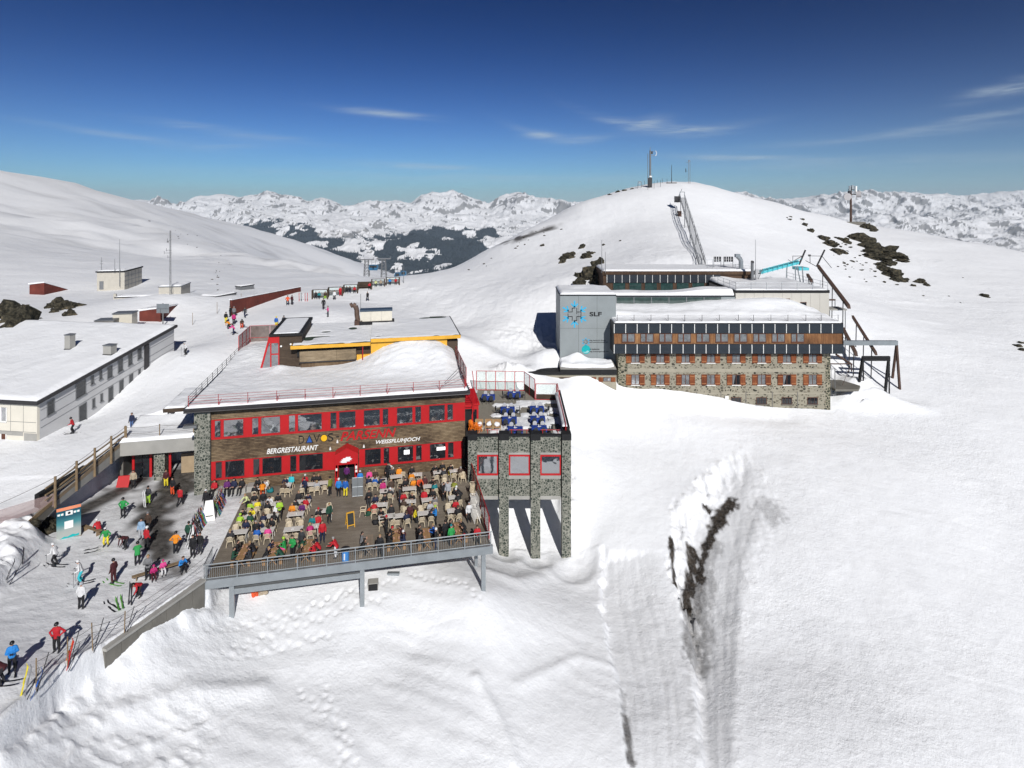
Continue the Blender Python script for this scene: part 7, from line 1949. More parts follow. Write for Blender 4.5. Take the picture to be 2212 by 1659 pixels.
def pose_joints(kind):
    J={}
    st=dict(pel=V(0,0,.93),chest=V(0,.01,1.30),neck=V(0,0,1.49),hipw=.10,shw=.20)
    leg=[(V(.10,0,.90),V(.12,.03,.49),V(.125,-.02,.09),V(.145,.15,.05))]*2
    arm=[(V(.27,-.03,1.13),V(.26,.09,.88))]*2
    if kind=='hips':arm=[(V(.41,-.08,1.17),V(.20,.10,1.03))]*2
    if kind=='phone':arm=[(V(.28,.02,1.14),V(.08,.27,1.19))]*2
    if kind=='ski':
        st.update(pel=V(0,-.06,.86),chest=V(0,.06,1.22),neck=V(0,.12,1.39))
        leg=[(V(.11,-.06,.84),V(.15,.10,.48),V(.15,-.04,.11),V(.16,.13,.07))]*2
        arm=[(V(.34,.05,1.08),V(.34,.30,.98))]*2
    if kind=='walk':
        leg=[(V(.10,0,.90),V(.11,.20,.52),V(.12,.24,.09),V(.13,.41,.06)),(V(.10,0,.90),V(.11,-.02,.50),V(.12,-.30,.13),V(.13,-.16,.05))]
        arm=[(V(.27,-.14,1.14),V(.25,-.10,.90)),(V(.27,.08,1.14),V(.24,.26,.94))]
    if kind=='sit':
        st.update(pel=V(0,-.02,.55),chest=V(0,.05,.92),neck=V(0,.06,1.11))
        leg=[(V(.10,.0,.53),V(.13,.42,.53),V(.14,.40,.10),V(.15,.57,.06))]*2
        arm=[(V(.27,.10,.76),V(.14,.36,.82))]*2
    if kind=='sitback':
        st.update(pel=V(0,.03,.54),chest=V(0,-.05,.90),neck=V(0,-.10,1.10))
        leg=[(V(.10,.05,.52),V(.14,.46,.54),V(.14,.60,.11),V(.15,.77,.08))]*2
        arm=[(V(.27,.0,.72),V(.10,.22,.70))]*2
    if kind=='sitlean':
        st.update(pel=V(0,-.06,.55),chest=V(0,.16,.86),neck=V(0,.27,1.00))
        leg=[(V(.10,.0,.53),V(.15,.42,.53),V(.16,.36,.10),V(.17,.53,.06))]*2
        arm=[(V(.28,.30,.70),V(.12,.48,.80))]*2
    if kind=='bend':
        st.update(pel=V(0,-.16,.88),chest=V(0,.18,1.04),neck=V(0,.36,1.06))
        leg=[(V(.10,-.14,.86),V(.13,.06,.48),V(.13,-.06,.09),V(.14,.11,.05))]*2
        arm=[(V(.24,.34,.80),V(.14,.44,.55))]*2
    if kind=='reach':
        st.update(pel=V(0,-.10,.91),chest=V(0,.10,1.22),neck=V(0,.19,1.38))
        arm=[(V(.28,.32,1.10),V(.20,.58,1.02))]*2
    J.update(st);J['legs']=leg;J['arms']=arm
    return J
def tube_bm(bm,pts,rads,seg=10):
    """chain of balls joined by cones"""
    for(a,b),(ra,rb)in zip(zip(pts,pts[1:]),zip(rads,rads[1:])):
        d=b-a;L=d.length
        if L>1e-5:
            M=Matrix.Translation((a+b)/2)@d.to_track_quat('Z','Y').to_matrix().to_4x4()
            bmesh.ops.create_cone(bm,cap_ends=True,segments=seg,radius1=ra,radius2=rb,depth=L,matrix=M)
    for p,r in zip(pts,rads):
        bmesh.ops.create_icosphere(bm,subdivisions=2,radius=r,matrix=Matrix.Translation(p))
def body_mesh(kind):
    J=pose_joints(kind)
    bm=bmesh.new();segs=[]
    def chain(pts,rads,slot):
        tube_bm(bm,pts,rads)
        for k in range(len(pts)-1):segs.append((pts[k],pts[k+1],rads[k],rads[k+1],slot))
    pel,ch,nk=J['pel'],J['chest'],J['neck']
    up=(nk-ch).normalized()
    sh=nk-up*.06
    side=V(1,0,0)
    for s in(-1,1):
        chain([pel+side*s*.075+V(0,0,-.02),pel.lerp(ch,.5)+side*s*.07,ch+side*s*.085,sh+side*s*.10-up*.03],[.115,.11,.125,.085],0)
    chain([pel+V(0,.01,0),ch,sh],[.12,.13,.10],0)
    chain([sh-side*.15,sh+side*.15],[.082,.082],0)
    head=nk+up*.04+V(0,.035,.125)
    chain([sh,nk+up*.03,head-V(0,.02,.07)],[.072,.058,.055],2)
    chain([head+V(0,-.012,.035),head+V(0,.012,-.045)],[.098,.078],2)
    chain([head+V(0,.085,-.01),head+V(0,.108,-.03)],[.014,.016],2)
    chain([head+V(0,.07,-.085),head+V(0,.075,-.08)],[.03,.03],2)
    for s in(-1,1):chain([head+V(s*.088,-.01,.0),head+V(s*.094,-.015,-.03)],[.017,.014],2)
    for s,(hip,kn,an,toe)in zip((1,-1),J['legs']):
        f=(lambda p:p)if s>0 else mirror
        chain([f(hip),f(hip.lerp(kn,.5)),f(kn),f(kn.lerp(an,.35)),f(an)+V(0,0,.10)],[.112,.098,.076,.078,.07],1)
        chain([f(an)+V(0,0,.10),f(an),f(toe)],[.062,.062,.048],3)
        chain([f(an)+V(0,-.05,-.025),f(toe)+V(0,0,-.01)],[.042,.04],3)
    fingers=[]
    for s,(el,wr)in zip((1,-1),J['arms']):
        f=(lambda p:p)if s>0 else mirror
        shp=sh+side*s*.19+V(0,0,-.03)
        chain([shp,shp.lerp(f(el),.5),f(el),f(wr)],[.074,.062,.056,.046],0)
        d=(f(wr)-f(el)).normalized();palm=f(wr)+d*.075
        chain([f(wr)+d*.01,palm],[.04,.043],4)
        fingers.append((palm,d,s))
    zmin_feet=None
    me=bpy.data.meshes.new("body_"+kind);bm.to_mesh(me);bm.free()
    o=bpy.data.objects.new("tmp_body",me);col.objects.link(o)
    md=o.modifiers.new("r",'REMESH');md.mode='VOXEL';md.voxel_size=.019
    sm=o.modifiers.new("s",'SMOOTH');sm.iterations=3;sm.factor=.5
    bpy.context.view_layer.update()
    res=bpy.data.meshes.new_from_object(o.evaluated_get(bpy.context.evaluated_depsgraph_get()))
    bpy.data.objects.remove(o);bpy.data.meshes.remove(me)
    bm=bmesh.new();bm.from_mesh(res)
    n_body=len(bm.faces)
    for palm,d,s in fingers:
        lat=d.cross(V(0,1,0.2));lat=lat.normalized()if lat.length>.1 else V(1,0,0);curl=d.cross(lat).normalized()
        if curl.y<0:curl=-curl
        for k,ln_ in enumerate((.062,.074,.07,.054)):
            r0=palm+d*.022+lat*(k-1.5)*.019
            tube_bm(bm,[r0,r0+d*ln_*.55+curl*.004,r0+d*ln_*.95+curl*.022],[.0095,.0088,.0075],6)
        th=palm-d*.03+lat*.035*(-s if lat.x>0 else s)
        tube_bm(bm,[th,th+lat*.02*(-s if lat.x>0 else s)+d*.03,th+lat*.026*(-s if lat.x>0 else s)+d*.055+curl*.012],[.0115,.0105,.009],6)
    n_f=len(bm.faces)
    for s in(-1,1):bmesh.ops.create_icosphere(bm,subdivisions=1,radius=.012,matrix=Matrix.Translation(head+V(s*.034,.082,.012)))
    bmesh.ops.create_cube(bm,size=1,matrix=Matrix.Translation(head+V(0,.094,-.062))@Matrix.Diagonal((.042,.012,.009,1)))
    bm.to_mesh(res);n_all=len(bm.faces);bm.free()
    cen=np.empty(len(res.polygons)*3);res.polygons.foreach_get('center',cen);cen=cen.reshape(-1,3)
    best=np.full(len(cen),1e9);slot=np.zeros(len(cen),int)
    for a,b,ra,rb,sl in segs:
        a,b=np.array(a),np.array(b);e=b-a
        t=np.clip(((cen-a)@e)/(e@e+1e-9),0,1)
        q=np.linalg.norm(cen-a-t[:,None]*e,axis=1)-(ra+(rb-ra)*t)
        q=q-(.006 if sl==0 else 0)
        m_=q<best;best[m_]=q[m_];slot[m_]=sl
    hem=pel.z-.14
    slot[n_body:n_f]=4;slot[n_f:]=5
    res.materials.clear()
    for k in range(6):res.materials.append(None)
    res.polygons.foreach_set('material_index',slot.astype(np.int32))
    res.polygons.foreach_set('use_smooth',[True]*len(res.polygons))
    res.name="body_"+kind
    return res,head
BODY={k:body_mesh(k)for k in('stand','hips','phone','ski','walk','sit','sitback','sitlean','bend','reach')}
def head_mesh(kind):
    bm=bmesh.new()
    if kind=='helmet':
        bmesh.ops.create_uvsphere(bm,u_segments=18,v_segments=12,radius=.122)
        for v in bm.verts:
            v.co.y*=1.08
            if v.co.z<-.03 and v.co.y>.02:v.co.z=-.02+.0*v.co.y;v.co.y*=.98
            if v.co.z<-.06:v.co.z=-.06
            v.co.z+=.035
    elif kind=='beanie':
        bmesh.ops.create_uvsphere(bm,u_segments=16,v_segments=10,radius=.112)
        for v in bm.verts:
            if v.co.z<.0:v.co.z=max(v.co.z,-.02);v.co.x*=1.03;v.co.y*=1.03
            v.co.z=v.co.z*1.15+.045
        bmesh.ops.create_icosphere(bm,subdivisions=1,radius=.028,matrix=Matrix.Translation((0,0,.18)))
    else:
        bmesh.ops.create_uvsphere(bm,u_segments=16,v_segments=12,radius=.112)
        for v in bm.verts:
            lim=.0 if v.co.y>.03 else(-.16 if kind=='long' else-.075)
            if v.co.z<lim:v.co.z=lim+.1*(v.co.z-lim)
            if v.co.y>.03 and v.co.z<.045:v.co.z=.045
            if kind=='long' and v.co.y<.02 and v.co.z<-.02:v.co.z*=1.6;v.co.y-=.012
            v.co.z+=.028;v.co.y-=.012
    me=bpy.data.meshes.new("headwear_"+kind);bm.to_mesh(me);bm.free()
    me.polygons.foreach_set('use_smooth',[True]*len(me.polygons));me.materials.append(None)
    return me
HEADM={k:head_mesh(k)for k in('helmet','beanie','hair','long')}
gm_=MB();
for k in range(7):
    a0,a1=-1.1+2.2*k/7,-1.1+2.2*(k+1)/7
    gm_.add([(.126*math.sin(a0),.138*math.cos(a0),.0),(.126*math.sin(a1),.138*math.cos(a1),.0),(.126*math.sin(a1),.138*math.cos(a1),.06),(.126*math.sin(a0),.138*math.cos(a0),.06),(.11*math.sin(a0),.12*math.cos(a0),.0),(.11*math.sin(a1),.12*math.cos(a1),.0),(.11*math.sin(a1),.12*math.cos(a1),.06),(.11*math.sin(a0),.12*math.cos(a0),.06)],[(0,1,2,3),(7,6,5,4),(3,2,6,7),(0,4,5,1)])
_g=gm_.build("tmp_goggles",GOGG);GOGM=_g.data;bpy.data.objects.remove(_g)
PEOPLE=[]
def person(p,face,pose,jacket,trousers,head='hair dark',label='',size=1.0,gloves=True,group=None,boots=None):
    """face: degrees, 0 looks away from the camera, 180 towards it; head: 'hair dark', 'long fair', 'helmet white', 'beanie red'"""
    me,hp=BODY[pose]
    o=bpy.data.objects.new("person",me);link(o)
    mats_=[CM[jacket],CM[trousers],SKIN,boots or BOOT,GLOVE if gloves else SKIN,INK]
    for sl,m_ in zip(o.material_slots,mats_):
        sl.link='OBJECT';sl.material=m_
    o.location=p;o.rotation_euler=(0,0,R(face));s=size*random.uniform(.965,1.03);o.scale=(s,s,s)
    hk,hc=head.split(' ',1)
    h=bpy.data.objects.new({'helmet':"helmet",'beanie':"beanie",'hair':"hair",'long':"hair"}[hk],HEADM[hk]);link(h,o)
    h.material_slots[0].link='OBJECT'
    h.material_slots[0].material=HAIRM[hc]if hk in('hair','long')else(HELM[hc]if hk=='helmet' else CM[hc])
    h.location=hp
    if hk=='helmet':
        g=bpy.data.objects.new("goggles",GOGM);link(g,o);g.location=hp
    hw='' if hk=='hair' else(f", {hc} helmet" if hk=='helmet' else(f", {hc} cap" if hk=='beanie' else ", long hair"))
    if not label:label='standing'
    if jacket==trousers:alts=[f"person all in {jacket}{hw}, {label}",f"person all in {jacket}, {label}"]
    else:alts=[f"person in {jacket} jacket, {trousers} trousers{hw}, {label}",f"person in {jacket} jacket, {trousers} trousers, {label}",f"person in {jacket} jacket, {label}"]
    txt=next((a for a in alts if len(a.split())<=16),alts[-1])
    tag(o,txt,"person",group)
    PEOPLE.append(o)
    return o
#  plastic chairs and tables of the plank terrace
CREAMPL=mat("cream_plastic",(.66,.56,.40),.45,var=.05,scale=4)
WHITEPL=mat("white_plastic",(.62,.60,.56),.4,var=.04,scale=3)
def chair_proto():
    d={}
    m=MB();m.hexa([(-.21,-.20,.40),(.21,-.20,.40),(.23,.22,.42),(-.23,.22,.42),(-.21,-.20,.43),(.21,-.20,.43),(.23,.22,.45),(-.23,.22,.45)]);d['seat']=m
    m=MB()
    pts=[(-.20,.44),(-.22,.70),(-.17,.86),(0,.90),(.17,.86),(.22,.70),(.20,.44)]
    yb_=lambda z:-.20-(z-.44)*.30
    for(x0,z0),(x1,z1)in zip(pts,pts[1:]):m.bar((x0,yb_(z0),z0),(x1,yb_(z1),z1),.02,5)
    for x in(-.13,-.065,0,.065,.13):m.hexa([(x-.022,yb_(.44)-.008,.44),(x+.022,yb_(.44)-.008,.44),(x+.022,yb_(.44)+.008,.44),(x-.022,yb_(.44)+.008,.44),(x-.022,yb_(.87)-.008,.87),(x+.022,yb_(.87)-.008,.87),(x+.022,yb_(.87)+.008,.87),(x-.022,yb_(.87)+.008,.87)])
    d['backrest']=m
    return d
def chair_mesh_parts(mt):
    parts=[]
    d=chair_proto()
    for k in('seat','backrest'):
        o=d[k].build(k,mt);parts.append((k,o.data));bpy.data.objects.remove(o)
    for s in(-1,1):
        m=MB();m.path([(s*.24,-.26,.64),(s*.27,.05,.66),(s*.26,.22,.62)],.022,5);o=m.build("armrest",mt);parts.append(("armrest",o.data));bpy.data.objects.remove(o)
        for y in(-1,1):
            m=MB();m.bar((s*.21,y*.19,.42),(s*.27,y*.27,0),.028,5,.022)
            if y>0:m.bar((s*.22,.20,.43),(s*.26,.22,.62),.024,5)
            o=m.build("leg",mt);parts.append(("leg",o.data));bpy.data.objects.remove(o)
    return parts
CHP=chair_mesh_parts(CREAMPL);CHW=chair_mesh_parts(WHITEPL)
def chair(p,rz,lb_,group="cream plastic chairs on the plank terrace",parts=None,name="plastic_chair",cat="chair",tiltx=0):
    t=thing(name,lb_,cat,p,rz,group)
    for nm,me in(parts or CHP):
        link(bpy.data.objects.new(nm,me),t)
    return t
def table_parts(w_,dp,mt):
    parts=[]
    m=MB();m.box(-w_/2,w_/2,-dp/2,dp/2,.71,.745);o=m.build("tabletop",mt,bevel=.008);parts.append(("tabletop",o.data));bpy.data.objects.remove(o)
    for sx in(-1,1):
        for sy in(-1,1):
            m=MB();m.bar((sx*(w_/2-.1),sy*(dp/2-.1),.709),(sx*(w_/2-.06),sy*(dp/2-.06),0),.026,6);o=m.build("leg",mt);parts.append(("leg",o.data));bpy.data.objects.remove(o)
    return parts
TBC={}
def table(p,rz,w_,dp,lb_,mt=WHITEPL,name="terrace_table",group="white tables on the plank terrace"):
    k=(round(w_,2),round(dp,2),mt.name)
    if k not in TBC:TBC[k]=table_parts(w_,dp,mt)
    t=thing(name,lb_,"table",p,rz,group)
    for nm,me in TBC[k]:link(bpy.data.objects.new(nm,me),t)
    return t
def f4(x,y):return((850+x/2.765)/1.8517,(1700+y/2.765)/1.8517)
def f5(x,y):return((1350+x/2.765)/1.8517,(1700+y/2.765)/1.8517)
ORD=['first','second','third','fourth','fifth','sixth','seventh','eighth','ninth','tenth','eleventh']
TBL=[(4,530,690,1.25,'back',['black|black|hair dark','white|black|hair dark','black|black|hair dark','.']),(4,825,660,.8,'back',['navy|navy|hair brown','turquoise|black|hair fair','brown|brown|hair brown','c']),(4,1060,655,1.45,'back',['red|black|helmet white','black|black|hair dark','c','c']),(4,1210,637,1.3,'back',['black|grey|hair fair','.','light grey|light blue|hair fair|sitback','c']),(5,385,600,1.0,'back',['pink|black|long brown','brown|brown|hair fair','navy|black|hair dark','blue|blue|hair brown']),(5,505,605,.7,'back',['.','.','c','.']),(5,648,567,1.2,'back',['dark grey|black|hair fair','orange|black|hair dark','.','c']),(5,865,545,1.3,'back',['black|black|hair dark','.','orange|black|hair dark','c']),(5,1128,517,1.3,'back',['black|black|long brown','black|black|hair fair','c','c']),(5,1308,500,1.3,'back',['black|yellow|hair dark','.','c','c']),(4,480,865,.9,'second',['black|black|hair dark','.','lime|black|hair dark','yellow|black|hair fair']),(4,668,870,1.1,'second',['c','black|black|helmet black','black|black|hair dark','.']),(4,990,845,1.5,'second',['black|yellow|hair fair','navy|black|hair dark','black|navy|hair dark','red|black|hair dark']),(5,545,725,1.3,'second',['magenta|grey|hair brown','brown|black|hair fair','c','dark grey|red|helmet white']),(5,795,700,1.3,'second',['black|black|hair dark','orange|brown|hair fair','c','c']),(5,1020,672,1.3,'second',['maroon|black|hair dark','black|red|hair dark','c','teal|black|hair brown']),(5,1235,652,1.4,'second',['c','.','c','c']),(4,375,1015,1.4,'third',['black|black|hair dark','yellow|black|hair dark','lime|black|helmet lime','dark green|lime|hair dark']),(4,635,1005,1.4,'third',['c','c','navy|navy|hair brown','black|black|long dark']),(4,920,980,1.4,'third',['orange|black|hair fair','purple|grey|hair dark','c','c']),(4,1232,945,1.45,'third',['.','c','c','.']),(5,465,880,1.45,'third',['navy|bright blue|hair dark','black|black|hair dark','red|green|hair dark','c']),(5,782,842,1.4,'third',['c','black|black|hair fair','brown|brown|long brown','c']),(5,1016,822,1.45,'third',['red|black|hair fair','black|black|hair dark','c','grey|grey|hair dark']),(5,1290,795,1.1,'third',['c','black|black|beanie white','c','black|black|hair dark']),(4,285,1180,1.5,'fourth',['c','c','c','c']),(4,575,1157,1.6,'fourth',['navy|navy|hair dark','black|black|hair dark','blue|navy|hair dark','pink|white|hair dark']),(4,895,1147,1.55,'fourth',['c','c','c','c']),(4,1125,1117,.8,'fourth',['teal|black|hair dark','red|black|hair dark','c','.']),(5,545,1007,1.45,'fourth',['black|black|hair brown','black|black|hair dark','c','c']),(5,705,997,1.45,'fourth',['.','c','c','c']),(5,978,970,1.5,'fourth',['c','light grey|grey|hair fair','c','black|black|hair dark']),(5,1280,942,1.1,'fourth',['c','red|red|hair dark','c','black|black|hair brown'])]
rows_count={}
for fr,x,y,w_,row,occ in TBL:
    rows_count[row]=rows_count.get(row,0)+1
seen={}
TW=12.0
SIDE=[('far left',-1,1),('far right',1,1),('near left',-1,-1),('near right',1,-1)]
SMALL={}
for fr,x,y,w_,row,occ in TBL:
    q=(f4 if fr==4 else f5)(x,y)
    c=G(*q,.74);c.z=0.002
    k=seen[row]=seen.get(row,-1)+1
    place=f"{ORD[k]} {row}-row table"
    rz=R(TW+random.uniform(-4,4))
    table(c,rz,w_,.74,f"white terrace table, {ORD[k]} from the left in the {row} row"+(" by the facade" if row=='back' else ""))
    for(nm,sx,sy),oc in zip(SIDE,occ):
        if oc=='.':continue
        if w_<1.0 and False:continue
        off=Vector((sx*min(.42,w_*.30),sy*(.66+random.uniform(-.04,.10)),0));off.rotate(Matrix.Rotation(rz,3,'Z'))
        face=math.degrees(rz)+(180 if sy>0 else 0)+random.uniform(-14,14)
        cp=c+off
        chair(cp,R(face),f"cream plastic chair at the {nm} side of the {place}")
        if oc=='c' and random.random()<.3:oc=random.choice(('black|black|hair dark','navy|black|hair brown','dark grey|black|hair fair','red|black|hair dark','white|black|hair dark','olive|black|hair brown','bright blue|black|helmet white','black|grey|beanie red','magenta|black|long fair','brown|navy|hair grey'))
        if oc!='c':
            f=oc.split('|');pose=f[3]if len(f)>3 else random.choice(('sit','sit','sitlean','sitback'))
            fwd=Vector((-math.sin(R(face)),math.cos(R(face)),0))
            person(cp-fwd*.04+Vector((0,0,.0)),face,pose,f[0],f[1],f[2],f"seated {nm} at {place}",gloves=False)
    for _ in range(random.choice((0,1,1,2))):
        o_=Vector((random.uniform(-.35,.35)*w_,random.uniform(-.2,.2),.745));o_.rotate(Matrix.Rotation(rz,3,'Z'))
        kind=random.choice(('glass','cap','tray','menu'))
        SMALL.setdefault(kind,[]).append((c+o_,place))
def small_things():
    done={}
    for kind,ls in SMALL.items():
        for p,place in ls:
            p=Vector(p);
            if kind=='glass':m=MB();m.bar(p,p+Vector((0,0,.15)),.04,10,.045);o=m.build("drinking_glass",WHITEPL);lb_=f"drinking glass on the {place}";ct="glass"
            elif kind=='cap':
                bm=bmesh.new();bmesh.ops.create_uvsphere(bm,u_segments=12,v_segments=8,radius=.13)
                for v in bm.verts:v.co.z=max(v.co.z,-.02)*.8+.016;v.co.y*=1.15
                me=bpy.data.meshes.new("helmet");bm.to_mesh(me);bm.free();me.materials.append(HELM['black']);o=link(bpy.data.objects.new("ski_helmet",me));o.location=p;lb_=f"black ski helmet lying on the {place}";ct="helmet"
            elif kind=='tray':o=MB().box(-.2,.2,-.15,.15,.001,.02).build("serving_tray",CM['brown']);o.location=p;o.rotation_euler=(0,0,random.uniform(-.4,.6));lb_=f"brown serving tray on the {place}";ct="tray"
            else:o=MB().box(-.1,.1,-.14,.14,.001,.012).build("paper_menu",WHITE);o.location=p;o.rotation_euler=(0,0,random.uniform(-.4,.6));lb_=f"white paper menu on the {place}";ct="menu"
            tag(o,lb_,ct)
small_things()
BEER=mat("beer_table_wood",(.34,.20,.095),.6,var=.2,scale=3)
PIC=[(4,345,1395,['black|black|hair dark','black|navy|hair fair','dark green|black|hair dark','dark grey|black|hair dark'],'leftmost'),(4,690,1375,['navy|black|hair dark','green|pink|helmet lime','black|grey|hair fair','dark green|black|hair dark'],'second'),(4,1050,1345,['dark green|black|hair dark','navy|black|hair dark','brown|black|hair fair','red|black|hair dark'],'third'),(5,350,1290,['grey|black|hair dark','.','black|black|long dark','.'],'fourth'),(5,650,1225,['black|black|beanie red','maroon|black|hair dark','black|black|hair dark','navy|navy|beanie white'],'fifth'),(5,985,1215,['black|black|hair dark','blue|black|hair fair','dark grey|black|hair dark','.'],'sixth'),(5,1330,1150,['black|black|hair dark','black|black|hair fair','navy|black|hair brown','black|red|hair dark'],'rightmost')]
for fr,x,y,occ,nm in PIC:
    c=G(*(f4 if fr==4 else f5)(x,y),.74);c.z=.002;rz=R(TW-4 if fr==4 else TW)
    wood=BEER if nm!='fourth' else mat("grey_beer_table",(.24,.19,.14),.7,var=.2)
    t=thing("picnic_table",f"brown wooden picnic table by the guard rail, {nm} of seven","table",c,rz,"wooden picnic tables along the guard rail")
    for s in(-.2,0,.2):MB().box(s-.095,s+.095,-1.05,1.05,.71,.745).build("table_plank",wood,t)
    for yy in(-.8,.8):m=MB();m.bar((-.28,yy,.709),(.28,yy,0),.035,5);m.bar((.28,yy,.709),(-.28,yy,0),.035,5);m.build("trestle_leg",wood,t)
    for s,sd_n in((-1,'left'),(1,'right')):
        off=Vector((s*.62,0,0));off.rotate(Matrix.Rotation(rz,3,'Z'))
        b_=thing("wooden_bench",f"brown wooden bench on the {sd_n} of the {nm} picnic table","bench",c+off,rz,"wooden benches along the guard rail")
        MB().box(-.14,.14,-1.05,1.05,.42,.46).build("seat",wood,b_)
        for yy in(-.8,.8):m=MB();m.box(-.11,.11,yy-.03,yy+.03,0,.418);m.build("leg",wood,b_)
    for(sx,yy,lbn),oc in zip(((-1,.45,'left bench, far end'),(1,.45,'right bench, far end'),(-1,-.5,'left bench, rail end'),(1,-.5,'right bench, rail end')),occ):
        if oc=='.':continue
        f=oc.split('|');off=Vector((sx*.64,yy,0));off.rotate(Matrix.Rotation(rz,3,'Z'))
        person(c+off,math.degrees(rz)+(90 if sx>0 else-90),random.choice(('sit','sitlean')),f[0],f[1],f[2],f"seated on {lbn} of {nm} picnic table",gloves=False)
def ondeck(q):
    p=G(*q,0);p.z=.003;return p
for q,face,pose,j,t_,h,lb_ in((f4(552,800),20,'bend','orange','orange red','hair dark','bending over the first back table'),(f4(1300,775),70,'stand','olive','black','hair dark','standing left of the porch'),(f4(1395,790),0,'stand','bright blue','black','helmet white','waiting at the porch step'),(f4(1470,797),0,'stand','blue','yellow','hair brown','waiting before the porch door'),(f4(742,1045),190,'phone','lime','black','hair dark','standing between tables on the left terrace'),(f4(385,945),150,'reach','pale yellow','black','hair fair','leaning over a table at the terrace edge'),(f4(885,1470),165,'phone','green','black','hair dark','standing at the guard rail among picnic tables'),(f4(985,1390),170,'stand','dark grey','black','hair dark','standing behind the third picnic table'),(f4(1215,1300),200,'stand','red','navy','hair brown','standing beside the third picnic table'),(f4(1365,1470),85,'reach','red','white','hair grey','reaching out near the blue bin'),(f4(1180,1420),100,'sitlean','red','black','hair dark','crouching at the end of a picnic table'),(f5(348,920),190,'phone','black','dark grey','hair dark','standing alone in the middle aisle'),(f5(575,605),180,'hips','white','black','hair dark','standing by the facade right of the porch'),(f5(862,1045),60,'bend','brown','yellow','hair fair','bending over at a table'),(f5(1085,1110),110,'phone','bright blue','black','beanie lime','leaning at a table on the right'),(f5(1170,835),250,'stand','black','black','hair dark','standing at the right terrace tables'),(f5(1355,860),70,'bend','black','black','beanie white','bending over at the right terrace end'),(f5(1455,1075),200,'stand','white','black','hair grey','standing beside the white chair stack'),(f5(1220,830),160,'stand','light grey','black','hair dark','standing beside a person in black on the right'),(f5(545,1235),90,'phone','black','black','beanie red','standing at the fifth picnic table'),(f5(470,1460),180,'stand','black','black','hair fair','leaning on the guard rail'),(f5(1085,1375),270,'phone','black','navy','beanie white','standing at the sixth picnic table'),(f5(1258,1335),20,'stand','green','black','beanie teal','standing at the right end picnic table'),(f5(1195,1290),30,'stand','black','black','hair dark','standing at the right end picnic table'),(f5(560,610),180,'stand','black','black','hair dark','standing in front of the white clad person'),(f4(1020,790),160,'phone','navy','black','beanie black','standing in the left aisle of the terrace'),(f4(560,940),200,'stand','black','grey','hair dark','standing between second and third rows at left'),(f4(1290,1080),230,'stand','dark green','black','hair fair','standing left of the chalkboard'),(f5(250,700),190,'stand','bright blue','black','helmet white','standing right of the wire rack'),(f5(690,880),100,'stand','dark grey','navy','hair dark','standing between tables in the third row'),(f5(900,760),210,'reach','orange red','black','hair dark','leaning over a second-row table'),(f5(800,1100),190,'walk','maroon','black','beanie grey','walking between the fourth row and picnic tables'),(f4(480,1290),170,'stand','black','black','hair grey','standing behind the leftmost picnic table'),(f5(110,790),0,'stand','purple','black','hair dark','inside the porch doorway')):
    p=ondeck(q)
    if 'doorway' in lb_:p=RL((porch_u0+porch_u1)/2,-.75,.003)
    if pose=='sitlean':p.z-=.1
    person(p,face,pose,j,t_,h,lb_,gloves=False)
p=ondeck(f5(1545,1290));chair(p,R(190),"cream plastic chair at the right end of the guard rail");person(p,190,'sit','red','black','hair dark','seated at the right end of the guard rail',gloves=False)
for q,rz,lb_ in((f5(280,1000),100,"lone cream chair at the left of the middle aisle"),(f5(400,990),200,"lone cream chair beside red and green bags"),(f5(1390,630),190,"cream chair standing farthest right by the facade"),(f5(1340,590),175,"cream chair left of the one farthest right by the facade"),(f5(720,600),15,"cream chair pushed aside between back row tables"),(f5(1570,1070),195,"single cream chair in front of the white chair stack")):
    chair(ondeck(q),R(rz),lb_)
def chair_stack(q,n,rz,parts,colour,nm,step=.13,lean=.05):
    p=ondeck(q)
    for k in range(n):
        d=Vector((-math.sin(R(rz)),math.cos(R(rz)),0))*lean*k
        pos="lowest" if k==0 else("topmost" if k==n-1 else f"{ORD[k]} from below")
        chair(p+d+Vector((0,0,step*k)),R(rz),f"{colour} plastic chair, {pos} in the {nm}",f"{colour} chairs stacked by the red screen",parts)
chair_stack(f5(1520,790),6,100,CHP,"cream","far stack at the red screen");chair_stack(f5(1530,870),4,100,CHP,"cream","middle stack at the red screen")
chair_stack(f5(1540,960),8,100,CHW,"white","far white stack at the red screen");chair_stack(f5(1545,1075),7,100,CHW,"white","near white stack at the red screen")
p=ondeck(f5(140,1115));t=thing("chalkboard_stand","orange framed chalkboard stand in the middle of the terrace","chalkboard",p,R(28))
for s in(-1,1):
    m=MB()
    y0,y1=s*.38,s*.04
    for x in(-.33,.27):m.hexa([(x,y0-.02,0),(x+.06,y0-.02,0),(x+.06,y0+.02,0),(x,y0+.02,0),(x,y1-.02,1.2),(x+.06,y1-.02,1.2),(x+.06,y1+.02,1.2),(x,y1+.02,1.2)])
    m.box(-.27,.27,y1-.02,y1+.02,1.12,1.2);m.box(-.27,.27,y0*.84-.02,y0*.84+.02,.16,.24);f_=m.build("board_frame",mat("orange_frame",(.62,.33,.03),.6),t)
    yA,yB=y0+(y1-y0)*.2,y0+(y1-y0)*.93
    MB().hexa([(-.268,yA-.008,.245),(.268,yA-.008,.245),(.268,yA+.008,.245),(-.268,yA+.008,.245),(-.268,yB-.008,1.115),(.268,yB-.008,1.115),(.268,yB+.008,1.115),(-.268,yB+.008,1.115)]).build("slate",mat("slate_board",(.02,.022,.022),.7,var=.5,scale=9),f_)
p=ondeck(f4(1470,1500));t=thing("litter_bin","blue barrel litter bin with black bag at the guard rail","bin",p)
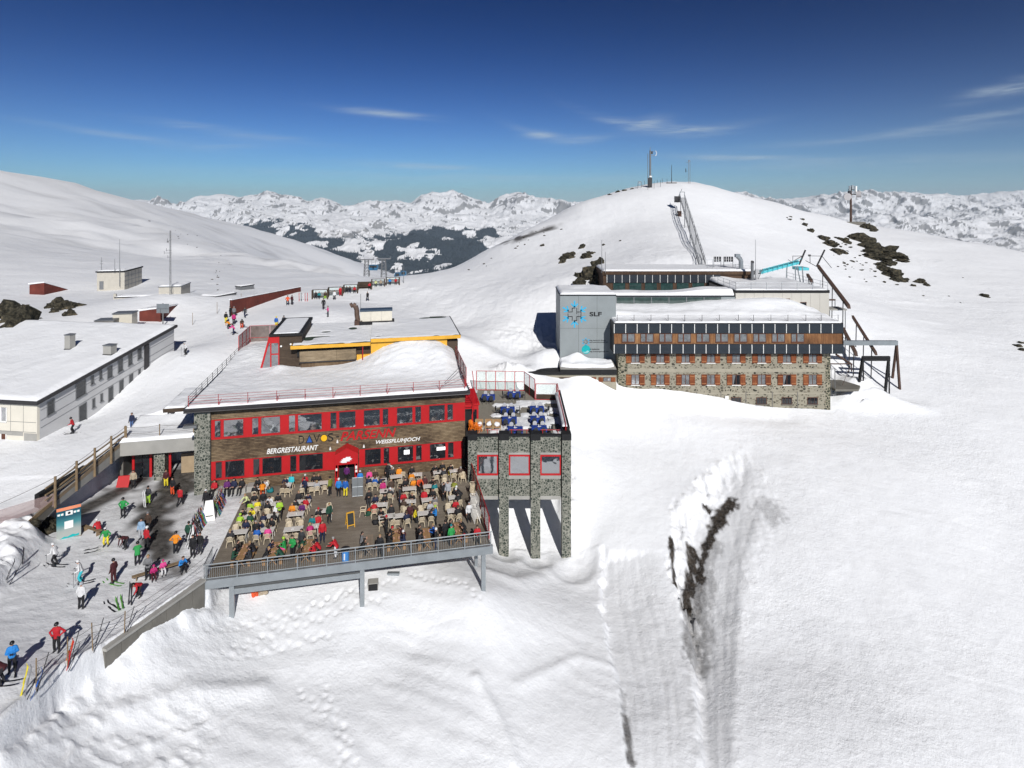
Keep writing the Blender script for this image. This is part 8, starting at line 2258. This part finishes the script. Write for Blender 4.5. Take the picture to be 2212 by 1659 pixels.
m=MB();m.bar((0,0,0),(0,0,.85),.27,14,.29);m.build("barrel",CM['bright blue'],t);m=MB();m.bar((0,0,.852),(0,0,.97),.33,12,.36);m.build("bag_rim",BLACK,t);m=MB();m.box(-.05,.05,-.295,-.28,.2,.7);m.build("white_sticker",WHITE,t)
p=ondeck(f5(222,800));t=thing("wire_rack","grey wire lattice rack standing right of the porch","rack",p,R(10))
m=MB()
for x in(-.5,0,.5):m.bar((x,0,0),(x,0,1.9),.025,5)
for z in(.12,1.0,1.88):m.bar((-.5,0,z),(.5,0,z),.02,5)
for i in range(1,16):m.bar((-.5+i/16,0,.12),(-.5+i/16,0,1.88),.007,4)
m.build("lattice",GALV,t);MB().box(-.5,.5,.03,.05,.1,1.85).build("back_sheet",GALV,t)
def bag(p,c,lb_,s=.3):
    bm=bmesh.new();lump(bm,(0,0,s*.55),s,s*.8,s*.65,random.randint(1,90),2);me=bpy.data.meshes.new("bag");bm.to_mesh(me);bm.free();me.materials.append(CM[c]);me.polygons.foreach_set('use_smooth',[True]*len(me.polygons))
    o=link(bpy.data.objects.new("rucksack",me));o.location=p;return tag(o,lb_,"bag")
bag(ondeck(f5(415,1095)),'black',"black bag lying on the planks of the middle aisle",.32);bag(ondeck(f5(345,1000)),'dark green',"dark green bag beside the lone cream chairs",.3);bag(ondeck(f5(355,960)),'orange red',"orange red bag beside the lone cream chairs",.26)
bag(ondeck(f4(640,750)),'teal',"dark teal rucksack behind the first back row table",.36);bag(ondeck(f5(885,1075)),'black',"black rucksack at the yellow trousered person's feet",.34);bag(ondeck(f5(245,580)),'olive',"dark yellow bag at the wall right of the porch",.3)
#  blue tables of the stone terrace
BLUE=mat("blue_tablecloth",(.012,.045,.27),.75,var=.15,scale=3)
CHG=mat("pale_chair_back",(.46,.46,.48),.5);CHD=mat("charcoal_chair_seat",(.03,.033,.036),.7)
def terr_chair_parts():
    parts=[]
    def keep(m,nm,mt):o=m.build(nm,mt);parts.append((nm,o.data));bpy.data.objects.remove(o)
    m=MB();m.box(-.23,.23,-.22,.22,.42,.46);keep(m,"seat",CHD)
    m=MB();pts=[(-.21,.50),(-.22,.80),(-.15,.95),(0,1.0),(.15,.95),(.22,.80),(.21,.50)];m.xprism(pts,-.26,-.23);keep(m,"backrest",CHD)
    m=MB();m.xprism(pts,-.229,-.215);keep(m,"back_pad",CHG)
    for s in(-1,1):
        m=MB();m.bar((s*.21,-.2,.42),(s*.24,-.28,0),.02,5);keep(m,"leg",DARKMETAL);m=MB();m.bar((s*.21,.2,.42),(s*.24,.26,0),.02,5);keep(m,"leg",DARKMETAL)
        m=MB();m.path([(s*.24,-.24,.68),(s*.25,.18,.67)],.022,5);keep(m,"armrest",DARKMETAL)
    return parts
TCP=terr_chair_parts()
BT_=[(590,628,'back left'),(1045,580,'back right'),(935,850,'left column, first'),(1450,838,'right column, first'),(965,1030,'left column, second'),(1465,1015,'right column, second'),(1065,1205,'left column, front'),(1490,1185,'right column, front')]
for x,y,nm in BT_:
    c=G(*zt(x,y),TF+.75);c.z=TF+.03
    t=thing("blue_table",f"table with blue cloth on the stone terrace, {nm}","table",c,0,"blue clothed tables on the stone terrace")
    for sx in(-1,1):
        for sy in(-1,1):MB().bar((sx*.55,sy*.32,0),(sx*.55,sy*.32,.71),.025,5).build("leg",DARKMETAL,t)
    MB().box(-.76,.76,-.42,.42,.712,.74).build("tabletop",DARKMETAL,t)
    cl=MB();cl.box(-.78,.78,-.46,.46,.742,.752);cl.box(-.79,-.781,-.46,.46,.3,.752);cl.box(.781,.79,-.46,.46,.3,.752);cl.box(-.79,.79,-.47,-.461,.3,.752);cl.box(-.79,.79,.461,.47,.3,.752)
    o=cl.build("tablecloth",BLUE);o.location=c;tag(o,f"blue cloth over the stone terrace table, {nm}","tablecloth","blue cloths on the stone terrace")
    o=MB().box(-.18,.18,-.12,.12,.0,.004).build("white_napkin",WHITE);o.location=c+Vector((.02,.05,.753));o.rotation_euler=(0,0,.6);tag(o,f"white napkin on the blue table, {nm}","napkin")
    m=MB();m.bar((0,0,0),(0,0,.2),.035,8);o=m.build("menu_holder",WHITE);o.location=c+Vector((-.05,.1,.758));tag(o,f"white menu holder on the blue table, {nm}","menu holder")
    sides=[(-.40,.78,180,'far left'),(.40,.78,180,'far right'),(-.40,-.70,0,'near left'),(.40,-.70,0,'near right')]
    if nm in('back right','left column, first'):sides+=[(-1.15,0,-70,'left end'),(1.1,0,80,'right end')]
    if nm in('right column, front','right column, first'):sides+=[(1.1,-.1,60,'right end')]
    for sx,sy,rz,sn in sides:
        chair(c+Vector((sx,sy,-.0)),R(rz+random.uniform(-6,6)),f"pale backed terrace chair at the {sn} of the blue table, {nm}","pale backed chairs at the blue tables",TCP,"terrace_chair")
for k,(x,y,n_)in enumerate(((425,1235,1),(600,1235,1),(745,1240,1))):
    c=G(*zt(x,y),TF);c.z=TF+.02
    t=thing("wooden_lounge_chair",f"timber framed lounge chair with snow on its seat, {['left', 'middle', 'right'][k]} of three","chair",c,R(180),"snowy lounge chairs on the stone terrace")
    for s in(-.38,.38):m=MB();m.path([(s,-.4,0),(s,-.4,.95),(s,-.1,.6),(s,.35,.55),(s,.35,0)],.035,5);m.build("side_frame",mat("pale_lounge_timber",(.45,.33,.17),.7)if 'pale_lounge_timber' not in bpy.data.materials else bpy.data.materials['pale_lounge_timber'],t)
    MB().box(-.36,.36,-.38,.33,.33,.40).build("seat",BEER,t)
    MB().box(-.36,.36,-.43,-.38,.4,1.0).build("backrest",BEER,t)
    bm=bmesh.new();lump(bm,(0,-.1,.55),.27,.3,.25,60+k,2);me=bpy.data.meshes.new("snow_on_seat");bm.to_mesh(me);bm.free();me.materials.append(ROOFSNOW);me.polygons.foreach_set('use_smooth',[True]*len(me.polygons));link(bpy.data.objects.new("snow_on_seat",me),t)
ORPL=mat("orange_plastic",(.78,.20,.015),.45)
_op=[(n_,m_.copy())for n_,m_ in CHP]
for _,m_ in _op:m_.materials[0]=ORPL
for k,(u,v,z)in enumerate(((26.75,-.35,3.92),(26.85,-.3,4.06),(26.8,-.34,4.2),(27.35,-.75,3.92),(27.45,-.7,4.05))):
    chair(RL(u,v,z),R(12+190+10*k),f"orange plastic chair, {ORD[k]} of the pile at the red stair porch","orange chairs piled at the stair porch",_op)
lad=thing("steel_ladder","dark steel ladder rack lying along the terrace parapet","ladder",(0,0,0));
for x in(4.0,4.75):MB().bar((x,TD+1.6,TF+.05),(x,69.0,TF+.05),.05,5).build("rail",DARKMETAL,lad)
for i in range(6):MB().bar((4.0,TD+2.2+i*1.3,TF+.06),(4.75,TD+1.8+i*1.3,TF+.06),.04,5).build("rung",DARKMETAL,lad)
#  people and skis on the plaza and on the snow
def at_snow(q):return on_snow(*q)
def skier(q,face,pose,j,t_,h,lb_,ski=None,poles=False,size=1.0):
    p=at_snow(q)
    if ski:
        skis_at(p,R(face),ski,f"pair of {ski} skis worn by the person in {j} jacket {lb_}",.15);p=p+Vector((0,0,.05))
    o=person(p,face,pose,j,t_,h,lb_,size)
    if poles:
        a=R(face);f=Vector((-math.sin(a),math.cos(a),0));r=Vector((math.cos(a),math.sin(a),0))
        for s in(-1,1):
            b=p+r*s*.42+f*.35;b.z=hz(b.x,b.y)
            pole_at(p+r*s*.34+f*.36+Vector((0,0,1.02)),b,f"thin ski pole, {'left' if s < 0 else 'right'} hand, person in {t_} trousers {lb_}",None)
    return o
skier(zz3(1180,888),200,'stand','beige','black','hair dark','standing at the dark ramp recess')
skier(zz3(1470,882),190,'stand','maroon','yellow','hair brown','standing before the entrance pillar')
skier(zz3(1527,958),170,'stand','black','orange red','hair dark','standing on the plaza near the entrance')
skier(zz3(1592,1048),0,'walk','red','black','hair dark','walking towards the entrance')
o=skier(zz3(1312,1035),180,'phone','dark grey','lime','beanie black','holding white skis on the plaza')
p=at_snow(zz3(1275,1062));ski_standing(p,'white',"white ski held upright by the lime trousered person, left one",.12,R(160),None);ski_standing(p+Vector((.12,.02,0)),'white',"white ski held upright by the lime trousered person, right one",.10,R(170),None)
skier(zz3(1090,1155),185,'hips','green','black','helmet black','standing on the plaza with dark rucksack')
p=at_snow(zz3(865,1300));person(p+Vector((0,.1,-.08)),60,'sitlean','red','black','helmet white','leaning over on the short plank bench')
skier(zz3(938,1408),195,'ski','green','yellow','helmet white','crouching in front of the short bench')
skier(zz3(1107,1432),150,'bend','maroon','black','helmet black','bending over in the middle of the plaza')
skier(zz4(1228,168),175,'stand','brown','black','beanie grey','standing with skis on the damp patch')
skier(zz3(1297,1425),340,'stand','red','black','helmet white','standing on the plaza with his back turned')
skier(zz4(1172,225),185,'stand','light blue','light grey','hair dark','carrying skis on the plaza')
skier(zz3(1555,1468),10,'hips','orange','black','helmet black','standing with back turned near the ski racks')
skier(zz4(1140,435),30,'reach','green','black','helmet black','reaching for skis in mid plaza')
skier(zz4(455,445),90,'ski','white','black','helmet white','pushing off beside the snow bank','black',True)
skier(zz4(668,592),118,'ski','white','turquoise','helmet white','gliding across the plaza','black',True)
skier(zz4(943,588),75,'stand','maroon','maroon','helmet black','standing on skis in mid plaza','green')
skier(zz4(1228,555),200,'phone','grey','black','hair fair','standing before the long bench')
p=at_snow(zz4(1505,487));person(p+Vector((0,0,-.02)),230,'sitlean','bright blue','black','hair brown','seated at the upper end of the long bench')
for q,j,t_,lb_,f_ in((zz4(1268,558),'magenta','maroon','seated at the lower end of the long bench',215),(zz4(1345,515),'pink','white','seated in the middle of the long bench',220)):
    person(at_snow(q)+Vector((0,.1,-.03)),f_,'sit',j,t_,'beanie magenta',lb_,.8)
skier(zz4(1150,705),160,'bend','red','black','hair dark','bending down to ski boots by the wall')
skier(zz4(672,802),0,'stand','white','black','helmet light grey','seen from behind on the lower plaza')
skier(zz4(470,1158),190,'hips','red','black','helmet black','standing alone on the lower plaza')
skier(zz4(100,1330),215,'phone','bright blue','black','helmet black','standing on skis at the lower left corner','black')
skier(zz4(6,1430),100,'bend','maroon','black','helmet black','bending at the left picture edge','black')
skier(zz4(1600,375),180,'stand','black','black','hair dark','standing before the ski racks, left of two');skier(zz4(1660,345),175,'stand','black','dark grey','hair dark','standing before the ski racks, right of two')
skier(zz4(1565,250),10,'stand','dark green','black','hair dark','standing behind white skis at the racks')
skier(zz3(1822,1075),175,'stand','black','black','helmet white','standing beside the white board at the racks')
def z2(x,y):return(378+x*.31738,945+y*.31738)
lg=thing("sitting_ledge","low concrete ledge under the first windows where four people sit","ledge",RL(1.4,-.9,0),RYAW);MB().box(.1,3.2,0,.88,-.3,.46).build("ledge",CONC,lg)
for k,(u,j,t_,h)in enumerate(((1.75,'red','black','hair dark'),(2.9,'purple','black','hair brown'),(3.5,'navy','black','hair dark'),(4.2,'black','black','hair dark'))):
    person(RL(u,-.72,.0),192+random.uniform(-15,15),'sitback',j,t_,h,f"sitting on the ledge under the first windows",gloves=False)
rk=on_snow(*zz3(1850,1170));t=thing("white_board_stand","white tapered advertising board between the ski racks","board",rk,R(18))
m=MB();m.hexa([(-.55,-.35,.05),(.55,-.35,.05),(.55,-.31,.05),(-.55,-.31,.05),(-.3,.05,1.7),(.3,.05,1.7),(.3,.09,1.7),(-.3,.09,1.7)]);m.build("white_panel",WHITE,t)
m=MB();m.hexa([(-.22,-.275,.42),(.34,-.275,.42),(.34,-.27,.42),(-.22,-.27,.42),(-.22,-.258,.49),(.34,-.258,.49),(.34,-.253,.49),(-.22,-.253,.49)]);m.build("dark_lettering",INK,t)
m=MB();m.bar((-.3,.1,1.6),(-.45,.6,0),.03,5);m.bar((.3,.1,1.6),(.45,.6,0),.03,5);m.build("back_legs",STEEL,t)
for nm,q0,q1,n_ in(("upper",zz3(1960,1010),zz3(1890,1150),16),("lower",zz3(1780,1200),zz3(1690,1330),22)):
    a,b=on_snow(*q0),on_snow(*q1)
    t=thing("ski_rack",f"steel ski rack crowded with skis, {nm} one at the plaza edge","ski rack",a);d=b-a
    u_=Vector((0,0,1.0));m=MB();m.bar(u_,d+u_,.04,6);m.bar((0,0,.35),d+Vector((0,0,.35)),.03,6);m.build("cross_bar",STEEL,t)
    for e in(Vector((0,0,0)),d):m=MB();m.bar(e+Vector((-.3,0,-.1)),e+u_,.04,6);m.bar(e+Vector((.3,0,-.1)),e+u_,.04,6);m.build("leg",STEEL,t)
    az_=math.degrees(math.atan2(d.y,d.x))
    for i in range(n_):
        f=(i+.5)/n_
        for s in(-1,1):
            c=a+d*f;nrm_=Vector((-d.y,d.x,0)).normalized();pp=c+nrm_*s*.45;pp.z=hz(pp.x,pp.y)+.02
            colr=random.choice(('black','black','black','grey','brown','red','white','blue','orange','black','green'))
            tilt=.38+random.uniform(-.05,.1);aim=math.atan2(-nrm_.y*s,-nrm_.x*s)+math.pi/2*-1
            ski_standing(pp,colr,"ski leaning among many others against a plaza rack",tilt,aim+random.uniform(-.25,.25),"skis leaning against the plaza racks")
for q,c_,n_ in((zz4(1540,290),'white',4),):
    p=on_snow(*q)
    for i in range(n_):ski_standing(p+Vector((i*.16,i*.05,0)),c_,"white ski leaning in front of the dark rack",.3+.1*(i%2),R(-40+20*i),"white skis in front of the rack")
for q,lst,lb_ in((zz4(195,1560),('yellow','grey','black','blue'),"ski stuck in the snow at the lower left corner"),(zz4(545,1300),('orange','red','black'),"ski stuck in the snow at the plaza rim"),(zz4(1080,780),('black','black'),"black ski leaning beside the person bending to ski boots"),(zz4(200,470),('black',),"dark ski stuck slantwise in the left snow bank"),(zz4(60,590),('black','grey','black'),"ski lying in the left snow bank near the picture edge")):
    p=on_snow(*q)
    for i,c_ in enumerate(lst):
        ski_standing(p+Vector((i*.22-.2,random.uniform(-.15,.15),-.12)),c_,f"{c_} {lb_}",random.uniform(.1,.5),random.uniform(-1.2,1.2),None)
p=on_snow(*zz4(925,785));skis_at(p,R(60),'black',"pair of black skis lying with poles on the lower plaza");skis_at(p+Vector((.35,.3,.02)),R(40),'green',"pair of dark green skis lying on the lower plaza")
skis_at(on_snow(*zz4(720,325)),R(-62),'black',"pair of black skis lying apart in mid plaza",.25)
skis_at(on_snow(*zz4(1400,540)),R(-50),'grey',"pair of grey skis lying before the long bench",.2)
pr=[on_snow(*zz4(x,y))for x,y in((1030,1065),(770,1170),(560,1290),(300,1500))]
rfp=thing("rim_rope_fence","thin leaning poles with cords along the plaza rim","fence")
for p in pr:
    MB().bar(p-Vector((0,0,.3)),p+Vector((random.uniform(-.1,.1),0,1.7)),.035,5).build("pole",LOGWOOD,rfp);MB().bar(p-Vector((0,0,.3)),p+Vector((.45,.3,1.8)),.025,5).build("slant_pole",DARKMETAL,rfp)
for h_ in(1.1,1.5):
    m=MB()
    for a,b in zip([RL(DU0,DV0+.3)]+pr,pr):m.path(sag(a+Vector((0,0,h_)),b+Vector((0,0,h_)),.12,6),.012,4)
    m.build("cord",ROPE,rfp)
p=on_snow(550,1288);t=thing("orange_canvas","orange and white canvas bundle on the snow under the terrace","canvas",p)
bm=bmesh.new();lump(bm,(0,0,.4),.3,.3,.6,71,3);me=bpy.data.meshes.new("orange_cloth");bm.to_mesh(me);bm.free();me.materials.append(CM['orange red']);link(bpy.data.objects.new("orange_cloth",me),t)
bm=bmesh.new();lump(bm,(.6,.2,.35),.5,.4,.5,75,3);me=bpy.data.meshes.new("white_cloth");bm.to_mesh(me);bm.free();me.materials.append(CM['beige']);link(bpy.data.objects.new("white_cloth",me),t)
p=on_snow(806,1272);t=thing("drain_outlet","small square concrete drain outlet in the snow below the terrace","outlet",p,R(10));MB().box(-.4,.4,-.1,.6,-.3,.55).build("casing",CONC,t);MB().box(-.36,.36,-.13,-.101,-.1,.5).build("dark_opening",BLACK,t)
p=on_snow(850,1240);tag(MB().box(-.5,.5,-.15,.15,-.1,.18).build("manhole_cover",GALV),"flat metal manhole cover in the snow right of the drain outlet","manhole cover").location=p
skier((157,936),110,'ski','red','black','helmet black','skiing past the station corner','black',False)
skier((285,927),180,'stand','navy','jeans blue','hair dark','standing at the top of the timber fence')
o=skier((372,899),80,'bend','black','grey','helmet green','bending beside a purple snowboard',None)
p=on_snow(384,899);m=MB();m.add([(x*.15*(1 if abs(y)<.6 else .7),y,z)for z in(0,.02)for y,x in((-.75,1),(-.75,-1),(.75,-1),(.75,1))],[(0,3,2,1),(4,5,6,7),(0,1,5,4),(1,2,6,5),(2,3,7,6),(3,0,4,7)]);o=m.build("snowboard",CM['purple'],bevel=.03);o.location=p+Vector((0,0,.5));o.rotation_euler=(R(70),R(20),R(60));tag(o,"purple snowboard carried by the person in black with green helmet","snowboard")
skier((401,768),150,'ski','white','black','helmet white','skiing down the wide piste','white',True)
def zz1(x,y):return(324+x*.34178,648+y*.34178)
for q,f_,ps,j,t_,h,lb_ in((zz1(480,146),0,'stand','black','yellow','hair dark','leftmost of the snowboard group behind the roof screen'),(zz1(507,107),90,'hips','black','black','hair dark','arms out at the back of the snowboard group'),(zz1(531,110),20,'stand','grey','dark grey','beanie grey','at the back of the snowboard group'),(zz1(600,110),60,'walk','dark grey','navy','hair dark','walking right of the snowboard group'),(zz1(497,182),60,'bend','orange','black','hair dark','bending in the snowboard group'),(zz1(530,155),10,'stand','magenta','black','beanie black','in the middle of the snowboard group'),(zz1(580,180),20,'bend','brown','orange red','hair dark','rightmost of the snowboard group'),(zz1(528,220),120,'reach','pink','navy','hair dark','nearest of the snowboard group'),(zz1(798,176),0,'stand','blue','yellow','helmet yellow','standing behind the stair head'),(zz1(846,170),10,'stand','dark grey','black','hair dark','standing behind the stair head'),(zz1(1097,60),30,'walk','black','black','hair dark','walking on the piste behind the ventilation unit'),(zz1(1125,106),120,'phone','pink','black','hair dark','walking on the piste behind the pavilion'),(z8(862,420),20,'ski','orange red','black','hair dark','standing before the red brown snow wall'),(z8(904,413),340,'stand','maroon','black','hair dark','standing before the red brown snow wall'),(z8(1322,368),200,'stand','white','black','hair dark','standing before the second wind shelter'),(z8(1380,330),190,'stand','red','red','hair dark','standing beside the second wind shelter'),(z8(1648,386),170,'walk','black','black','hair dark','walking alone before the shelters')):
    skier(q,f_,ps,j,t_,h,lb_)
SB=[((-.8,'black','black'),(-.2,'teal','black'),(.9,'brown','lime')),((.9,'black','maroon'),),((-.8,'black','black'),(-.2,'black','navy'),(.7,'red','black')),((.9,'red','black'),),((-.5,'pale yellow','black'),(.5,'beige','navy')),((-.6,'bright blue','black'),(.6,'red','brown'))]
nmS=["nearest","second","third","fourth","fifth","farthest"]
for(p,w_),occ,nm in zip(SHPOS,SB,nmS):
    for x,j,t_ in occ:
        o_=Vector((x,.88,-.06));o_.rotate(Matrix.Rotation(R(12),3,'Z'));person(p+o_,192,random.choice(('sit','sitback')),j,t_,'hair dark',f"seated in the {nm} wind shelter")
for k in range(5):
    p=on_snow(*z8(975+k*20,378));ski_standing(p,random.choice(('white','black','red')),"ski stuck upright at the end of the red brown snow wall",random.uniform(.02,.12),random.uniform(-1,1),"skis at the end of the red brown snow wall")
for q,c_ in((zz1(525,160),'navy'),(zz1(545,212),'black'),(zz1(606,172),'navy')):
    p=on_snow(*q);m=MB();m.box(-.14,.14,-.75,.75,0,.02);o=m.build("snowboard",CM[c_],bevel=.008);o.location=p+Vector((0,0,.05));o.rotation_euler=(R(8),0,R(random.uniform(40,90)));tag(o,"dark snowboard lying on the piste within the snowboard group","snowboard","snowboards of the group on the piste")
#  give look-alikes words that tell them apart
def _wc(s):return len(s.split())
_by={}
for o in list(bpy.data.objects):
    if o.parent is None and o.get('label')and o.get('category'):
        _by.setdefault(o['label'],[]).append(o)
def _scr(o):
    l=o.matrix_world.translation if o.type=='EMPTY' or o.location.length>0.01 else sum((Vector(c)for c in o.bound_box),Vector())/8
    return l.x/max(l.y,1)
bpy.context.view_layer.update()
NUM={2:'two',3:'three',4:'four',5:'five',6:'six',7:'seven'}
for lb_,os_ in _by.items():
    if len(os_)<2 or os_[0].get('group','')and len(os_)>7 or len(os_)>7 or os_[0].get('group','').startswith(('small stones','skis ','thin fence','marker','white skis','snowboards')):continue
    os_.sort(key=_scr)
    n_=len(os_)
    for k,o in enumerate(os_):
        w_='leftmost' if k==0 else('rightmost' if k==n_-1 else f"{ORD[k]} from left")
        new=f"{lb_}, {w_} of {NUM[n_]}"
        o['label']=new if _wc(new)<=16 else ' '.join(lb_.split()[:12])+f", {w_}"
for o in bpy.data.objects:
    if o.parent is None and o.get('label')and _wc(o['label'])>16:
        o['label']=o['label'].replace('person in ','').replace(' of the ',' of ').replace('the ','')
for o in bpy.data.objects:
    if o.parent is None and o.get('category')and not o.get('kind'):o['kind']='thing'
#  clear mountain air between here and the far ranges
hm=bpy.data.materials.new("thin_air")
hm.use_nodes=True
hn,hl=hm.node_tree.nodes,hm.node_tree.links
hn.remove(hn["Principled BSDF"])
pv=hn.new("ShaderNodeVolumePrincipled")
pv.inputs['Color'].default_value=(0.72,0.86,1.0,1)
pv.inputs['Density'].default_value=HAZE
pv.inputs['Anisotropy'].default_value=0.0
hl.new(pv.outputs[0],hn["Material Output"].inputs['Volume'])
zlo,zhi=float(min(GZ.min(),zz.min()))-60,float(max(GZ.max(),zz.max(),CAMZ))+60
hb=MB().box(-24000,24000,-3000,18500,zlo,zhi).build("haze",hm)
tag(hb,kind='stuff')
